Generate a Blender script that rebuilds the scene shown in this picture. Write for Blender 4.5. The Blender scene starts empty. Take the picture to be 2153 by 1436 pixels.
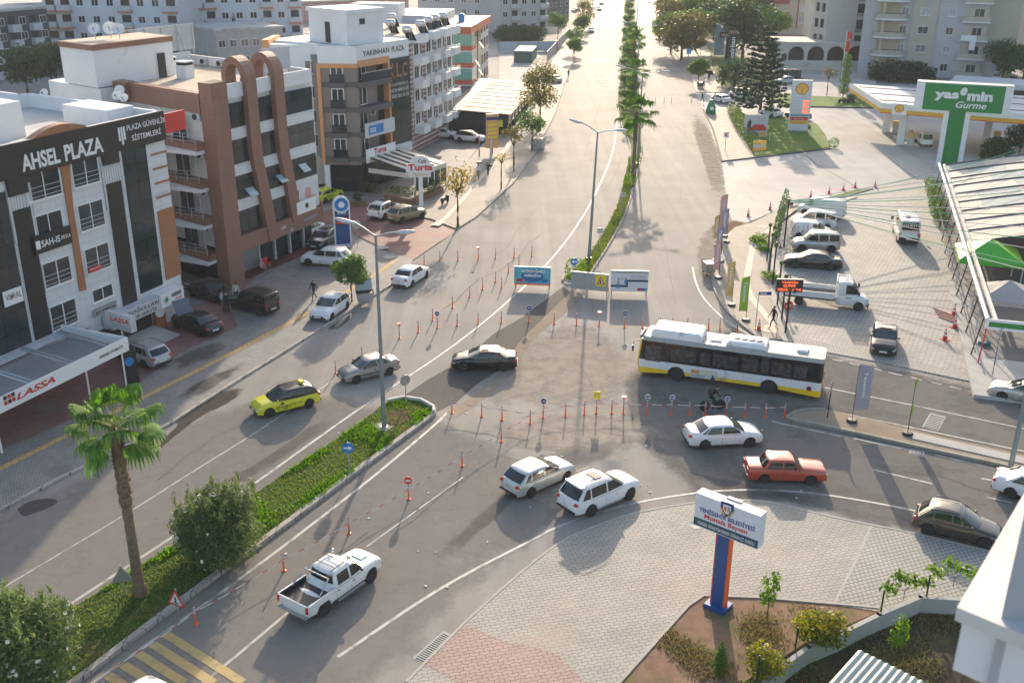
import bpy,math,random
import numpy as np
from mathutils import Vector,Matrix
R=math.radians
C=bpy.context.scene.collection
SC=bpy.context.scene
# camera
CAM_H,PITCH,ROLL,FPX,IW,IH=28.0,R(21.9),R(0.35),2150.0,2153.0,1436.0
cd=bpy.data.cameras.new('camera')
cd.sensor_width=36.0
cd.lens=36.0*FPX/IW
cd.clip_start=0.1
cd.clip_end=6000.0
cd.dof.use_dof=True
cd.dof.focus_distance=62.0
cd.dof.aperture_fstop=2.0
cam=bpy.data.objects.new('camera',cd)
C.objects.link(cam)
FWD=Vector((0,math.cos(PITCH),-math.sin(PITCH)))
RT0=Vector((1,0,0))
UP0=RT0.cross(FWD)
RGT=RT0*math.cos(ROLL)+UP0*math.sin(ROLL)
UPV=-RT0*math.sin(ROLL)+UP0*math.cos(ROLL)
cam.matrix_world=Matrix(((RGT.x,UPV.x,-FWD.x,0),(RGT.y,UPV.y,-FWD.y,0),(RGT.z,UPV.z,-FWD.z,CAM_H),(0,0,0,1)))
SC.camera=cam
EYE=Vector((0,0,CAM_H))
# light
SUN_EL,SUN_AZ=R(17.0),R(5.5)
w=bpy.data.worlds.new('World')
SC.world=w
w.use_nodes=True
nt=w.node_tree
sky=nt.nodes.new('ShaderNodeTexSky')
sky.sky_type='NISHITA'
sky.sun_disc=False
sky.sun_elevation=SUN_EL
sky.sun_rotation=SUN_AZ
sky.air_density=1.0
sky.dust_density=2.5
sky.ozone_density=1.0
bg=nt.nodes['Background']
bg.inputs[1].default_value=0.15
nt.links.new(sky.outputs[0],bg.inputs[0])
sd=bpy.data.lights.new('sun','SUN')
sd.energy=3.4
sd.angle=R(0.6)
sd.color=(1.0,0.83,0.64)
sun=bpy.data.objects.new('sun',sd)
C.objects.link(sun)
SDIR=Vector((math.sin(SUN_AZ)*math.cos(SUN_EL),math.cos(SUN_AZ)*math.cos(SUN_EL),math.sin(SUN_EL)))
sun.rotation_euler=SDIR.to_track_quat('Z','Y').to_euler()
sun.location=(0,60,90)
SC.view_settings.view_transform='Standard'
SC.view_settings.look='None'
SC.view_settings.exposure=1.08
SC.view_settings.gamma=1.0
SC.cycles.max_bounces=6
SC.cycles.diffuse_bounces=3
SC.cycles.glossy_bounces=3
SC.cycles.transparent_max_bounces=6
SC.cycles.use_adaptive_sampling=True
# geometry helpers
def ray(px,py):
 return FWD+RGT*((px-IW/2)/FPX)-UPV*((py-IH/2)/FPX)
def G(px,py,z=0.0):
 d=ray(px,py)
 return EYE+d*((z-CAM_H)/d.z)
def GG(pts,z=0.0):
 return[G(p[0],p[1],z).to_2d()for p in pts]
class Fr:
 0
 def __init__(s,o,ang):
  s.o=Vector((o[0],o[1],0));s.a=ang
  s.X=Vector((math.cos(ang),math.sin(ang),0));s.Y=Vector((-math.sin(ang),math.cos(ang),0))
 def loc(s,p):
  d=p-s.o
  return d.dot(s.X),d.dot(s.Y),p.z
 def p(s,px,py,y=0.0):
  d=ray(px,py);t=(y-(EYE-s.o).dot(s.Y))/d.dot(s.Y)
  q=s.loc(EYE+d*t)
  return q[0],q[2]
 def q(s,px,py,x=0.0):
  d=ray(px,py);t=(x-(EYE-s.o).dot(s.X))/d.dot(s.X)
  q=s.loc(EYE+d*t)
  return q[1],q[2]
 def t(s,px,py,z):
  q=s.loc(G(px,py,z))
  return q[0],q[1]
class MB:
 def __init__(s):
  s.v=[];s.f=[];s.m=[]
 def add(s,vs,fs,m=0):
  b=len(s.v)
  s.v.extend([tuple(v)for v in vs])
  for f in fs:
   s.f.append([b+i for i in f]);s.m.append(m)
  return s
 def box(s,x0,x1,y0,y1,z0,z1,m=0):
  return s.add([(x0,y0,z0),(x1,y0,z0),(x1,y1,z0),(x0,y1,z0),(x0,y0,z1),(x1,y0,z1),(x1,y1,z1),(x0,y1,z1)],[(3,2,1,0),(4,5,6,7),(0,1,5,4),(1,2,6,5),(2,3,7,6),(3,0,4,7)],m)
 def bbox(s,c,ax,hx,hy,hz,m=0):
  ca,sa=math.cos(ax),math.sin(ax)
  vs=[]
  for dz in(-hz,hz):
   for dx,dy in((-hx,-hy),(hx,-hy),(hx,hy),(-hx,hy)):
    vs.append((c[0]+dx*ca-dy*sa,c[1]+dx*sa+dy*ca,c[2]+dz))
  return s.add(vs,[(3,2,1,0),(4,5,6,7),(0,1,5,4),(1,2,6,5),(2,3,7,6),(3,0,4,7)],m)
 def poly(s,pts,z,m=0):
  return s.add([(p[0],p[1],z)for p in pts],[list(range(len(pts)))],m)
 def prism(s,pts,z0,z1,m=0,mt=None,mb=True):
  a=sum(pts[i][0]*pts[(i+1)%len(pts)][1]-pts[(i+1)%len(pts)][0]*pts[i][1]for i in range(len(pts)))
  if a<0:pts=pts[::-1]
  n=len(pts)
  s.add([(p[0],p[1],z1)for p in pts],[list(range(n))],m if mt is None else mt)
  if mb:s.add([(p[0],p[1],z0)for p in pts],[list(range(n))[::-1]],m)
  vs=[(p[0],p[1],z0)for p in pts]+[(p[0],p[1],z1)for p in pts]
  s.add(vs,[(i,(i+1)%n,n+(i+1)%n,n+i)for i in range(n)],m)
  return s
 def xzprism(s,pts,y0,y1,m=0):
  a=sum(pts[i][0]*pts[(i+1)%len(pts)][1]-pts[(i+1)%len(pts)][0]*pts[i][1]for i in range(len(pts)))
  if a<0:pts=pts[::-1]
  n=len(pts)
  vs=[(p[0],y0,p[1])for p in pts]+[(p[0],y1,p[1])for p in pts]
  fs=[list(range(n)),list(range(n,2*n))[::-1]]+[(i,n+i,n+(i+1)%n,(i+1)%n)for i in range(n)]
  return s.add(vs,fs,m)
 def cyl(s,p0,p1,r0,r1=None,n=8,m=0,cap=True):
  r1=r0 if r1 is None else r1
  p0=Vector(p0);p1=Vector(p1);d=(p1-p0)
  if d.length<1e-6:return s
  q=d.to_track_quat('Z','Y')
  vs=[]
  for p,r in((p0,r0),(p1,r1)):
   for i in range(n):
    a=2*math.pi*i/n
    vs.append(p+q@Vector((r*math.cos(a),r*math.sin(a),0)))
  fs=[(i,(i+1)%n,n+(i+1)%n,n+i)for i in range(n)]
  if cap:fs+=[list(range(n))[::-1],list(range(n,2*n))]
  return s.add(vs,fs,m)
 def tube(s,pts,r,n=6,m=0,r1=None):
  pts=[Vector(p)for p in pts];k=len(pts);vs=[]
  for j,p in enumerate(pts):
   d=(pts[min(j+1,k-1)]-pts[max(j-1,0)])
   q=d.to_track_quat('Z','Y')
   rr=r if r1 is None else r+(r1-r)*j/(k-1)
   for i in range(n):
    a=2*math.pi*i/n
    vs.append(p+q@Vector((rr*math.cos(a),rr*math.sin(a),0)))
  fs=[]
  for j in range(k-1):
   for i in range(n):
    fs.append((j*n+i,j*n+(i+1)%n,(j+1)*n+(i+1)%n,(j+1)*n+i))
  fs+=[list(range(n))[::-1],list(range((k-1)*n,k*n))]
  return s.add(vs,fs,m)
 def lathe(s,prof,c=(0,0,0),n=12,m=0,axis='z',sc=(1,1)):
  vs=[]
  for r,h in prof:
   for i in range(n):
    a=2*math.pi*i/n
    x,y=r*math.cos(a)*sc[0],r*math.sin(a)*sc[1]
    if axis=='z':vs.append((c[0]+x,c[1]+y,c[2]+h))
    elif axis=='y':vs.append((c[0]+x,c[1]-h,c[2]+y))
    else:vs.append((c[0]+h,c[1]+x,c[2]+y))
  k=len(prof);fs=[]
  for j in range(k-1):
   for i in range(n):
    fs.append((j*n+i,j*n+(i+1)%n,(j+1)*n+(i+1)%n,(j+1)*n+i))
  if prof[0][0]>1e-4:fs.append(list(range(n))[::-1])
  if prof[-1][0]>1e-4:fs.append(list(range((k-1)*n,k*n)))
  return s.add(vs,fs,m)
 def ball(s,c,rx,ry=None,rz=None,n=10,k=6,m=0):
  ry=rx if ry is None else ry;rz=rx if rz is None else rz
  prof=[(max(1e-3,math.sin(math.pi*j/k)),-math.cos(math.pi*j/k))for j in range(k+1)]
  vs=[]
  for r,h in prof:
   for i in range(n):
    a=2*math.pi*i/n
    vs.append((c[0]+r*rx*math.cos(a),c[1]+r*ry*math.sin(a),c[2]+h*rz))
  fs=[]
  for j in range(k):
   for i in range(n):
    fs.append((j*n+i,j*n+(i+1)%n,(j+1)*n+(i+1)%n,(j+1)*n+i))
  return s.add(vs,fs,m)
 def grid(s,fn,nu,nv,m=0):
  vs=[fn(i/nu,j/nv)for j in range(nv+1)for i in range(nu+1)]
  fs=[(j*(nu+1)+i,j*(nu+1)+i+1,(j+1)*(nu+1)+i+1,(j+1)*(nu+1)+i)for j in range(nv)for i in range(nu)]
  return s.add(vs,fs,m)
 def mesh(s,name,mats,smooth=None):
  me=bpy.data.meshes.new(name)
  me.from_pydata(s.v,[],s.f)
  if not isinstance(mats,(list,tuple)):mats=[mats]
  for m in mats:me.materials.append(m)
  if len(mats)>1:me.polygons.foreach_set('material_index',s.m)
  if smooth is not None:
   me.polygons.foreach_set('use_smooth',[True]*len(me.polygons))
   me.set_sharp_from_angle(angle=R(smooth))
  me.update()
  return me
 def build(s,name,mats,parent=None,smooth=None,loc=None,rot=None):
  return link(name,s.mesh(name,mats,smooth),parent,loc,rot)
def link(name,me,parent=None,loc=None,rot=None):
 o=bpy.data.objects.new(name,me)
 C.objects.link(o)
 if parent is not None:o.parent=parent
 if loc is not None:o.location=loc
 if rot is not None:o.rotation_euler=rot
 return o
def tag(o,label=None,cat=None,group=None,kind=None):
 if label:o['label']=label
 if cat:o['category']=cat
 if group:o['group']=group
 if kind:o['kind']=kind
 return o
def thing(name,label,cat,loc=(0,0,0),rz=0.0,group=None):
 o=bpy.data.objects.new(name,None)
 o.empty_display_size=0.3
 C.objects.link(o)
 o.location=loc;o.rotation_euler=(0,0,rz)
 return tag(o,label,cat,group)
KIDS={}
def dup(root,loc,rz=None,label=None,group=None,sc=None):
 r=root.copy();C.objects.link(r);r.location=loc
 if rz is not None:r.rotation_euler=(0,0,rz)
 if sc is not None:r.scale=(sc,sc,sc)if not isinstance(sc,(tuple,list))else sc
 if label:r['label']=label
 if group:r['group']=group
 for ch in list(root.children):
  c=ch.copy();C.objects.link(c);c.parent=r
  for g in list(ch.children):
   d=g.copy();C.objects.link(d);d.parent=c
 return r
# materials
MATS={}
def nodes_of(m):
 m.use_nodes=True
 return m.node_tree,m.node_tree.nodes['Principled BSDF']
def mat(name,col,rough=0.6,metal=0.0,var=0.10,scale=2.0,spec=0.5,coat=0.0,bump=0.0,bscale=30.0,emit=0.0,stretch=None,rnd=0.0,dirt=None):
 if name in MATS:return MATS[name]
 m=bpy.data.materials.new(name)
 t,b=nodes_of(m)
 b.inputs['Roughness'].default_value=rough
 b.inputs['Metallic'].default_value=metal
 b.inputs['Specular IOR Level'].default_value=spec
 b.inputs['Coat Weight'].default_value=coat
 b.inputs['Coat Roughness'].default_value=0.05
 if emit>0:
  b.inputs['Emission Color'].default_value=(*col,1);b.inputs['Emission Strength'].default_value=emit
 tc=t.nodes.new('ShaderNodeTexCoord')
 src=tc.outputs['Object']
 if stretch:
  mp=t.nodes.new('ShaderNodeMapping');mp.inputs['Scale'].default_value=stretch
  t.links.new(src,mp.inputs[0]);src=mp.outputs[0]
 n=t.nodes.new('ShaderNodeTexNoise');n.inputs['Scale'].default_value=scale;n.inputs['Detail'].default_value=5.0
 n.inputs['Roughness'].default_value=0.6
 t.links.new(src,n.inputs['Vector'])
 mr=t.nodes.new('ShaderNodeMapRange');mr.inputs[1].default_value=0.25;mr.inputs[2].default_value=0.75
 mr.inputs[3].default_value=1-var;mr.inputs[4].default_value=1+var
 t.links.new(n.outputs[0],mr.inputs[0])
 fac=mr.outputs[0]
 if rnd>0:
  oi=t.nodes.new('ShaderNodeObjectInfo');m2=t.nodes.new('ShaderNodeMapRange')
  m2.inputs[3].default_value=1-rnd;m2.inputs[4].default_value=1+rnd
  t.links.new(oi.outputs['Random'],m2.inputs[0])
  mm=t.nodes.new('ShaderNodeMath');mm.operation='MULTIPLY'
  t.links.new(fac,mm.inputs[0]);t.links.new(m2.outputs[0],mm.inputs[1]);fac=mm.outputs[0]
 mx=t.nodes.new('ShaderNodeMix');mx.data_type='RGBA';mx.blend_type='MULTIPLY';mx.inputs[0].default_value=1.0
 mx.inputs[6].default_value=(*col,1)
 t.links.new(fac,mx.inputs[7])
 out=mx.outputs[2]
 if dirt:
  n2=t.nodes.new('ShaderNodeTexNoise');n2.inputs['Scale'].default_value=dirt[1];n2.inputs['Detail'].default_value=6
  t.links.new(src,n2.inputs['Vector'])
  cr=t.nodes.new('ShaderNodeMapRange');cr.inputs[1].default_value=dirt[2];cr.inputs[2].default_value=dirt[2]+0.15
  t.links.new(n2.outputs[0],cr.inputs[0])
  m3=t.nodes.new('ShaderNodeMix');m3.data_type='RGBA';m3.inputs[7].default_value=(*dirt[0],1)
  t.links.new(cr.outputs[0],m3.inputs[0]);t.links.new(out,m3.inputs[6]);out=m3.outputs[2]
 t.links.new(out,b.inputs['Base Color'])
 if bump>0:
  n3=t.nodes.new('ShaderNodeTexNoise');n3.inputs['Scale'].default_value=bscale;n3.inputs['Detail'].default_value=4
  t.links.new(src,n3.inputs['Vector'])
  bp=t.nodes.new('ShaderNodeBump');bp.inputs['Strength'].default_value=bump;bp.inputs['Distance'].default_value=0.02
  t.links.new(n3.outputs[0],bp.inputs['Height']);t.links.new(bp.outputs[0],b.inputs['Normal'])
 MATS[name]=m
 return m
def brickmat(name,c1,c2,mortar,bw,bh,ms,rot=0.0,rough=0.85,offset=0.5,var=0.15,vscale=0.35,zig=0.0,stain=None,axes='XY',bump=0.4,spec=0.3):
 if name in MATS:return MATS[name]
 m=bpy.data.materials.new(name)
 t,b=nodes_of(m)
 b.inputs['Roughness'].default_value=rough
 b.inputs['Specular IOR Level'].default_value=spec
 tc=t.nodes.new('ShaderNodeTexCoord');mp=t.nodes.new('ShaderNodeMapping')
 mp.inputs['Rotation'].default_value=(0,0,rot)
 src=tc.outputs['Object']
 if axes=='XZ':
  sx=t.nodes.new('ShaderNodeSeparateXYZ');cx=t.nodes.new('ShaderNodeCombineXYZ');ad=t.nodes.new('ShaderNodeMath')
  t.links.new(src,sx.inputs[0]);t.links.new(sx.outputs[0],ad.inputs[0]);t.links.new(sx.outputs[1],ad.inputs[1])
  t.links.new(ad.outputs[0],cx.inputs[0]);t.links.new(sx.outputs[2],cx.inputs[1]);src=cx.outputs[0]
 t.links.new(src,mp.inputs[0]);vec=mp.outputs[0]
 if zig>0:
  sx=t.nodes.new('ShaderNodeSeparateXYZ');t.links.new(vec,sx.inputs[0])
  pp=t.nodes.new('ShaderNodeMath');pp.operation='PINGPONG';pp.inputs[1].default_value=bw/2
  t.links.new(sx.outputs[0],pp.inputs[0])
  ml=t.nodes.new('ShaderNodeMath');ml.operation='MULTIPLY_ADD';ml.inputs[1].default_value=zig
  t.links.new(pp.outputs[0],ml.inputs[0]);t.links.new(sx.outputs[1],ml.inputs[2])
  cx=t.nodes.new('ShaderNodeCombineXYZ');t.links.new(sx.outputs[0],cx.inputs[0]);t.links.new(ml.outputs[0],cx.inputs[1]);vec=cx.outputs[0]
 br=t.nodes.new('ShaderNodeTexBrick')
 br.inputs['Color1'].default_value=(*c1,1);br.inputs['Color2'].default_value=(*c2,1);br.inputs['Mortar'].default_value=(*mortar,1)
 br.inputs['Scale'].default_value=1.0;br.inputs['Brick Width'].default_value=bw;br.inputs['Row Height'].default_value=bh
 br.inputs['Mortar Size'].default_value=ms;br.offset=offset
 t.links.new(vec,br.inputs['Vector'])
 n=t.nodes.new('ShaderNodeTexNoise');n.inputs['Scale'].default_value=vscale;n.inputs['Detail'].default_value=7
 n.inputs['Roughness'].default_value=0.65
 t.links.new(tc.outputs['Object'],n.inputs['Vector'])
 mr=t.nodes.new('ShaderNodeMapRange');mr.inputs[1].default_value=0.25;mr.inputs[2].default_value=0.75
 mr.inputs[3].default_value=1-var;mr.inputs[4].default_value=1+var
 t.links.new(n.outputs[0],mr.inputs[0])
 mx=t.nodes.new('ShaderNodeMix');mx.data_type='RGBA';mx.blend_type='MULTIPLY';mx.inputs[0].default_value=1
 t.links.new(br.outputs[0],mx.inputs[6]);t.links.new(mr.outputs[0],mx.inputs[7])
 out=mx.outputs[2]
 if stain:
  n2=t.nodes.new('ShaderNodeTexNoise');n2.inputs['Scale'].default_value=stain[1];n2.inputs['Detail'].default_value=6
  t.links.new(tc.outputs['Object'],n2.inputs['Vector'])
  cr=t.nodes.new('ShaderNodeMapRange');cr.inputs[1].default_value=stain[2];cr.inputs[2].default_value=stain[2]+0.2;cr.inputs[4].default_value=0.7
  t.links.new(n2.outputs[0],cr.inputs[0])
  m3=t.nodes.new('ShaderNodeMix');m3.data_type='RGBA';m3.inputs[7].default_value=(*stain[0],1)
  t.links.new(cr.outputs[0],m3.inputs[0]);t.links.new(out,m3.inputs[6]);out=m3.outputs[2]
 t.links.new(out,b.inputs['Base Color'])
 if bump>0:
  bp=t.nodes.new('ShaderNodeBump');bp.inputs['Strength'].default_value=bump;bp.inputs['Distance'].default_value=0.01;bp.invert=True
  t.links.new(br.outputs['Fac'],bp.inputs['Height']);t.links.new(bp.outputs[0],b.inputs['Normal'])
 MATS[name]=m
 return m
def roadmat(name,base,dust,rough,tracks=None,dustcut=0.5,dustamt=0.6,fine=0.12,spec=0.02,wear=.05):
 0
 m=bpy.data.materials.new(name)
 t,b=nodes_of(m)
 L=t.links.new
 tc=t.nodes.new('ShaderNodeTexCoord')
 def noise(scale,det,vec,rg=0.6):
  n=t.nodes.new('ShaderNodeTexNoise');n.inputs['Scale'].default_value=scale;n.inputs['Detail'].default_value=det
  n.inputs['Roughness'].default_value=rg
  L(vec,n.inputs['Vector']);return n.outputs[0]
 def rng(v,a,c,lo,hi):
  r=t.nodes.new('ShaderNodeMapRange');r.inputs[1].default_value=a;r.inputs[2].default_value=c
  r.inputs[3].default_value=lo;r.inputs[4].default_value=hi;L(v,r.inputs[0]);return r.outputs[0]
 o=tc.outputs['Object']
 ag=rng(noise(9.0,8,o,0.8),0.3,0.7,1-fine,1+fine)
 pt=rng(noise(0.16,6,o),0.3,0.7,0.86,1.12)
 mp=t.nodes.new('ShaderNodeMapping');mp.inputs['Rotation'].default_value=(0,0,tracks or 0)
 mp.inputs['Scale'].default_value=(1,0.02,1)
 L(o,mp.inputs[0])
 tr=noise(0.75,4,mp.outputs[0],0.55)
 trk=rng(tr,0.35,0.65,1-wear,1+wear)
 mul=t.nodes.new('ShaderNodeMath');mul.operation='MULTIPLY';L(ag,mul.inputs[0]);L(pt,mul.inputs[1])
 mul2=t.nodes.new('ShaderNodeMath');mul2.operation='MULTIPLY';L(mul.outputs[0],mul2.inputs[0]);L(trk,mul2.inputs[1])
 mx=t.nodes.new('ShaderNodeMix');mx.data_type='RGBA';mx.blend_type='MULTIPLY';mx.inputs[0].default_value=1
 mx.inputs[6].default_value=(*base,1);L(mul2.outputs[0],mx.inputs[7])
 du=rng(noise(0.12,8,o,0.7),dustcut,dustcut+0.22,0,dustamt)
 m3=t.nodes.new('ShaderNodeMix');m3.data_type='RGBA';m3.inputs[7].default_value=(*dust,1)
 L(du,m3.inputs[0]);L(mx.outputs[2],m3.inputs[6]);L(m3.outputs[2],b.inputs['Base Color'])
 b.inputs['Roughness'].default_value=rough
 b.inputs['Specular IOR Level'].default_value=spec
 bp=t.nodes.new('ShaderNodeBump');bp.inputs['Strength'].default_value=0.12;bp.inputs['Distance'].default_value=0.01
 L(noise(25,4,o,0.7),bp.inputs['Height']);L(bp.outputs[0],b.inputs['Normal'])
 MATS[name]=m
 return m
def leafmat(name,c1,c2,trans=0.35,rough=0.55):
 if name in MATS:return MATS[name]
 m=bpy.data.materials.new(name)
 t,b=nodes_of(m)
 L=t.links.new
 ge=t.nodes.new('ShaderNodeNewGeometry');oi=t.nodes.new('ShaderNodeObjectInfo')
 mx=t.nodes.new('ShaderNodeMix');mx.data_type='RGBA'
 mx.inputs[6].default_value=(*c1,1);mx.inputs[7].default_value=(*c2,1)
 L(ge.outputs['Random Per Island'],mx.inputs[0])
 hs=t.nodes.new('ShaderNodeHueSaturation')
 r=t.nodes.new('ShaderNodeMapRange');r.inputs[3].default_value=0.85;r.inputs[4].default_value=1.2
 L(oi.outputs['Random'],r.inputs[0]);L(r.outputs[0],hs.inputs['Value']);L(mx.outputs[2],hs.inputs['Color'])
 L(hs.outputs[0],b.inputs['Base Color'])
 b.inputs['Roughness'].default_value=rough
 b.inputs['Specular IOR Level'].default_value=0.3
 tr=t.nodes.new('ShaderNodeBsdfTranslucent')
 h2=t.nodes.new('ShaderNodeHueSaturation');h2.inputs['Value'].default_value=1.5;h2.inputs['Saturation'].default_value=1.15;h2.inputs['Hue'].default_value=0.485
 L(hs.outputs[0],h2.inputs['Color']);L(h2.outputs[0],tr.inputs['Color'])
 ms=t.nodes.new('ShaderNodeMixShader');ms.inputs[0].default_value=trans
 L(b.outputs[0],ms.inputs[1]);L(tr.outputs[0],ms.inputs[2]);L(ms.outputs[0],t.nodes['Material Output'].inputs['Surface'])
 MATS[name]=m
 return m
def paint(col,metal=0.0,rough=0.32):
 return mat('paint_%02x%02x%02x_%d'%(*[int(255*c)for c in col],int(metal*10)),col,rough,metal,0.05,1.5,0.5,0.7,dirt=((0.25,0.22,0.18),1.2,0.62)if max(col)>.2 else None)
M={}
M['white']=mat('white_paint',(0.78,0.77,0.75),0.6,0,0.05,0.8)
M['whitewall']=mat('white_render',(0.74,0.74,0.74),0.8,0,0.07,0.4,dirt=((0.5,0.48,0.45),0.35,0.63))
M['grey']=mat('grey_metal',(0.35,0.36,0.36),0.45,0.4,0.1)
M['lgrey']=mat('pale_grey',(0.52,0.53,0.54),0.6,0,0.08,0.8)
M['dark']=mat('dark_trim',(0.025,0.025,0.028),0.5,0,0.1)
M['black']=mat('black_panel',(0.022,0.02,0.02),0.45,0,0.15,1.0)
M['rubber']=mat('tyre_rubber',(0.025,0.025,0.026),0.8,0,0.2)
M['rimgap']=mat('rim_gap',(.10,.10,.105),.5,.3,.1)
M['chrome']=mat('chrome',(0.6,0.6,0.6),0.2,1.0,0.05)
M['alloy']=mat('alloy_rim',(.62,.63,.64),.4,.2,0.08)
M['glass']=mat('car_glass',(0.018,0.024,0.024),0.06,0,0.3,2.0,0.7)
M['wscreen']=mat('windscreen_glass',(0.045,0.06,0.055),0.06,0,0.5,2.5,0.8)
M['pane']=mat('window_pane',(0.035,0.045,0.05),0.08,0,0.35,0.8,0.6,rnd=0.5)
M['tint']=mat('tinted_glazing',(0.022,0.034,0.038),0.1,0,0.4,0.5,0.6)
M['redlamp']=mat('red_lamp',(0.55,0.03,0.02),0.25,0,0.1)
M['headlamp']=mat('headlamp',(0.6,0.62,0.64),0.12,0.3,0.1)
M['steel']=mat('galvanised_steel',(0.42,0.44,0.45),0.5,0.5,0.12,3.0)
M['greypole']=mat('painted_pole',(0.22,0.25,0.26),0.55,0.2,0.12,2.0)
M['concrete']=mat('concrete',(0.42,0.40,0.37),0.9,0,0.14,0.8,0.3,bump=0.2)
M['kerb']=brickmat('kerb_stone',(0.36,0.33,0.29),(0.43,0.39,0.34),(0.12,0.10,0.09),0.9,0.9,0.02,0.0,0.9,0.0,0.2,0.7)
M['orange']=mat('orange_plastic',(0.85,0.13,0.025),0.45,0,0.08)
M['red']=mat('red_paint',(0.62,0.04,0.03),0.45,0,0.08)
M['blue']=mat('sign_blue',(0.02,0.20,0.50),0.45,0,0.05)
M['navy']=mat('navy_blue',(0.02,0.04,0.19),0.4,0,0.06)
M['yellow']=mat('bright_yellow',(0.80,0.66,0.03),0.45,0,0.08)
M['green']=mat('sign_green',(0.015,0.22,0.045),0.4,0,0.06)
M['bark']=mat('bark',(0.14,0.10,0.07),0.9,0,0.35,6.0,0.2,bump=0.6,bscale=14)
M['wood']=mat('planter_wood',(0.22,0.12,0.07),0.8,0,0.2,3)
M['brown']=mat('brown_cladding',(.27,.14,.095),0.55,0,0.08,0.5)
M['skin']=mat('skin',(0.42,0.24,0.17),0.6,0,0.06)
M['hair']=mat('dark_hair',(0.02,0.015,0.012),0.6,0,0.2)
def textmesh(name,s,m,bold=0.0,shear=0.0,ext=0.01,spacing=1.0):
 cu=bpy.data.curves.new(name,'FONT')
 cu.body=s;cu.size=1.0;cu.extrude=0.0;cu.offset=bold;cu.shear=shear;cu.align_x='LEFT'
 cu.space_character=spacing;cu.space_line=0.95;cu.resolution_u=3
 o=bpy.data.objects.new(name,cu)
 me=bpy.data.meshes.new_from_object(o)
 bpy.data.objects.remove(o);bpy.data.curves.remove(cu)
 me.name=name
 me.materials.clear();me.materials.append(m)
 return me
def text(s,parent,x0,x1,z0,z1,y,m,bold=0.015,shear=0.0,name='lettering',rot=None,loc=None,flip=False,spacing=1.0):
 0
 me=textmesh(name,s,m,bold,shear,0.01,spacing)
 n=len(me.vertices)
 if n==0:return None
 co=np.zeros(n*3);me.vertices.foreach_get('co',co);co=co.reshape(-1,3)
 a,b=co.min(0),co.max(0)
 out=np.zeros_like(co)
 out[:,0]=x0+(co[:,0]-a[0])/max(1e-6,b[0]-a[0])*(x1-x0)
 out[:,2]=z0+(co[:,1]-a[1])/max(1e-6,b[1]-a[1])*(z1-z0)
 out[:,1]=y
 me.vertices.foreach_set('co',out.ravel());me.update()
 return link(name,me,parent,loc,rot)
def lerp(a,b,t):return a+(b-a)*t
def interp(pts,x):
 if x<=pts[0][0]:return pts[0][1]
 for(x0,y0),(x1,y1)in zip(pts,pts[1:]):
  if x<=x1:
   t=(x-x0)/(x1-x0)
   return y0+(y1-y0)*t
 return pts[-1][1]
# ground, roads, pavements
AVD=math.atan2(*(G(1313.5,0)-G(1302.6,172.8)).to_2d())
M['road']=roadmat('asphalt_worn',(.31,.285,.255),(.37,.32,.26),.72,AVD,.52,.6,wear=.09)
M['road2']=roadmat('asphalt_street',(.262,.243,.220),(.31,.27,.225),.72,R(60),.56,.4)
M['road3']=roadmat('asphalt_cross',(.175,.165,.153),(.23,.205,.18),.72,R(60),.56,.4)
M['patch']=roadmat('asphalt_patch',(.12,.112,.10),(.24,.20,.16),.75,None,.6,.5,.3)
M['dust']=roadmat('dusty_ground',(.30,.235,.175),(.40,.33,.26),.9,None,.42,.7,.22)
M['earth']=mat('bare_earth',(.23,.145,.095),.95,0,.3,1.5,.2,bump=.7,bscale=7,dirt=((.16,.14,.06),.9,.52))
M['darkearth']=mat('garden_earth',(.075,.055,.035),.95,0,.3,1.5,.2,bump=.8,bscale=9,dirt=((.11,.115,.04),.6,.5))
M['line']=mat('road_paint_white',(.46,.44,.40),.7,0,.1,3,dirt=((.24,.22,.2),1.6,.50))
M['yline']=mat('road_paint_yellow',(.46,.33,.13),.7,0,.1,3,dirt=((.24,.2,.14),1.4,.55))
M['tactile']=brickmat('tactile_yellow',(.52,.33,.12),(.58,.38,.15),(.3,.2,.1),.4,.4,.02,R(-27),.8,0)
M['tactile2']=brickmat('tactile_cream',(.62,.55,.43),(.66,.58,.46),(.4,.35,.28),.4,.4,.02,R(-20),.8,0)
M['pave']=brickmat('zigzag_paving',(.36,.34,.295),(.405,.375,.32),(.19,.17,.145),.42,.20,.016,R(-14),.8,.5,.18,.3,zig=.35,stain=((.44,.33,.25),.22,.56))
M['pave2']=brickmat('straight_paving',(.36,.35,.31),(.41,.39,.34),(.14,.125,.11),.24,.24,.02,R(-20),.8,.5,.16,.3)
M['pinkpave']=brickmat('pink_paving',(.39,.275,.235),(.43,.31,.265),(.22,.15,.13),.42,.20,.02,R(-14),.8,.5,.14,.3,zig=.35,stain=((.40,.35,.30),.5,.56))
M['lpave']=brickmat('grey_block_paving',(.245,.235,.225),(.295,.285,.27),(.12,.11,.10),.3,.15,.018,R(-28),.75,.5,.2,.5,stain=((.13,.12,.11),.35,.58))
M['redpave']=brickmat('red_block_paving',(.26,.125,.105),(.30,.155,.13),(.13,.08,.07),.3,.15,.015,R(-28),.75,.5,.2,.5,stain=((.20,.19,.18),.3,.55))
M['bpave']=brickmat('beige_block_paving',(.36,.31,.25),(.42,.365,.29),(.22,.18,.15),.3,.15,.015,R(-20),.8,.5,.16,.4,stain=((.30,.27,.23),.25,.55))
M['lotpave']=brickmat('car_park_paving',(.33,.315,.285),(.40,.375,.335),(.15,.14,.125),.46,.28,.025,R(-12),.75,.5,.17,.45,zig=.3,stain=((.25,.24,.22),.3,.55))
M['forecourt']=roadmat('forecourt_concrete',(.47,.44,.40),(.54,.50,.45),.65,R(80),.5,.5,.07)
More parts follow.
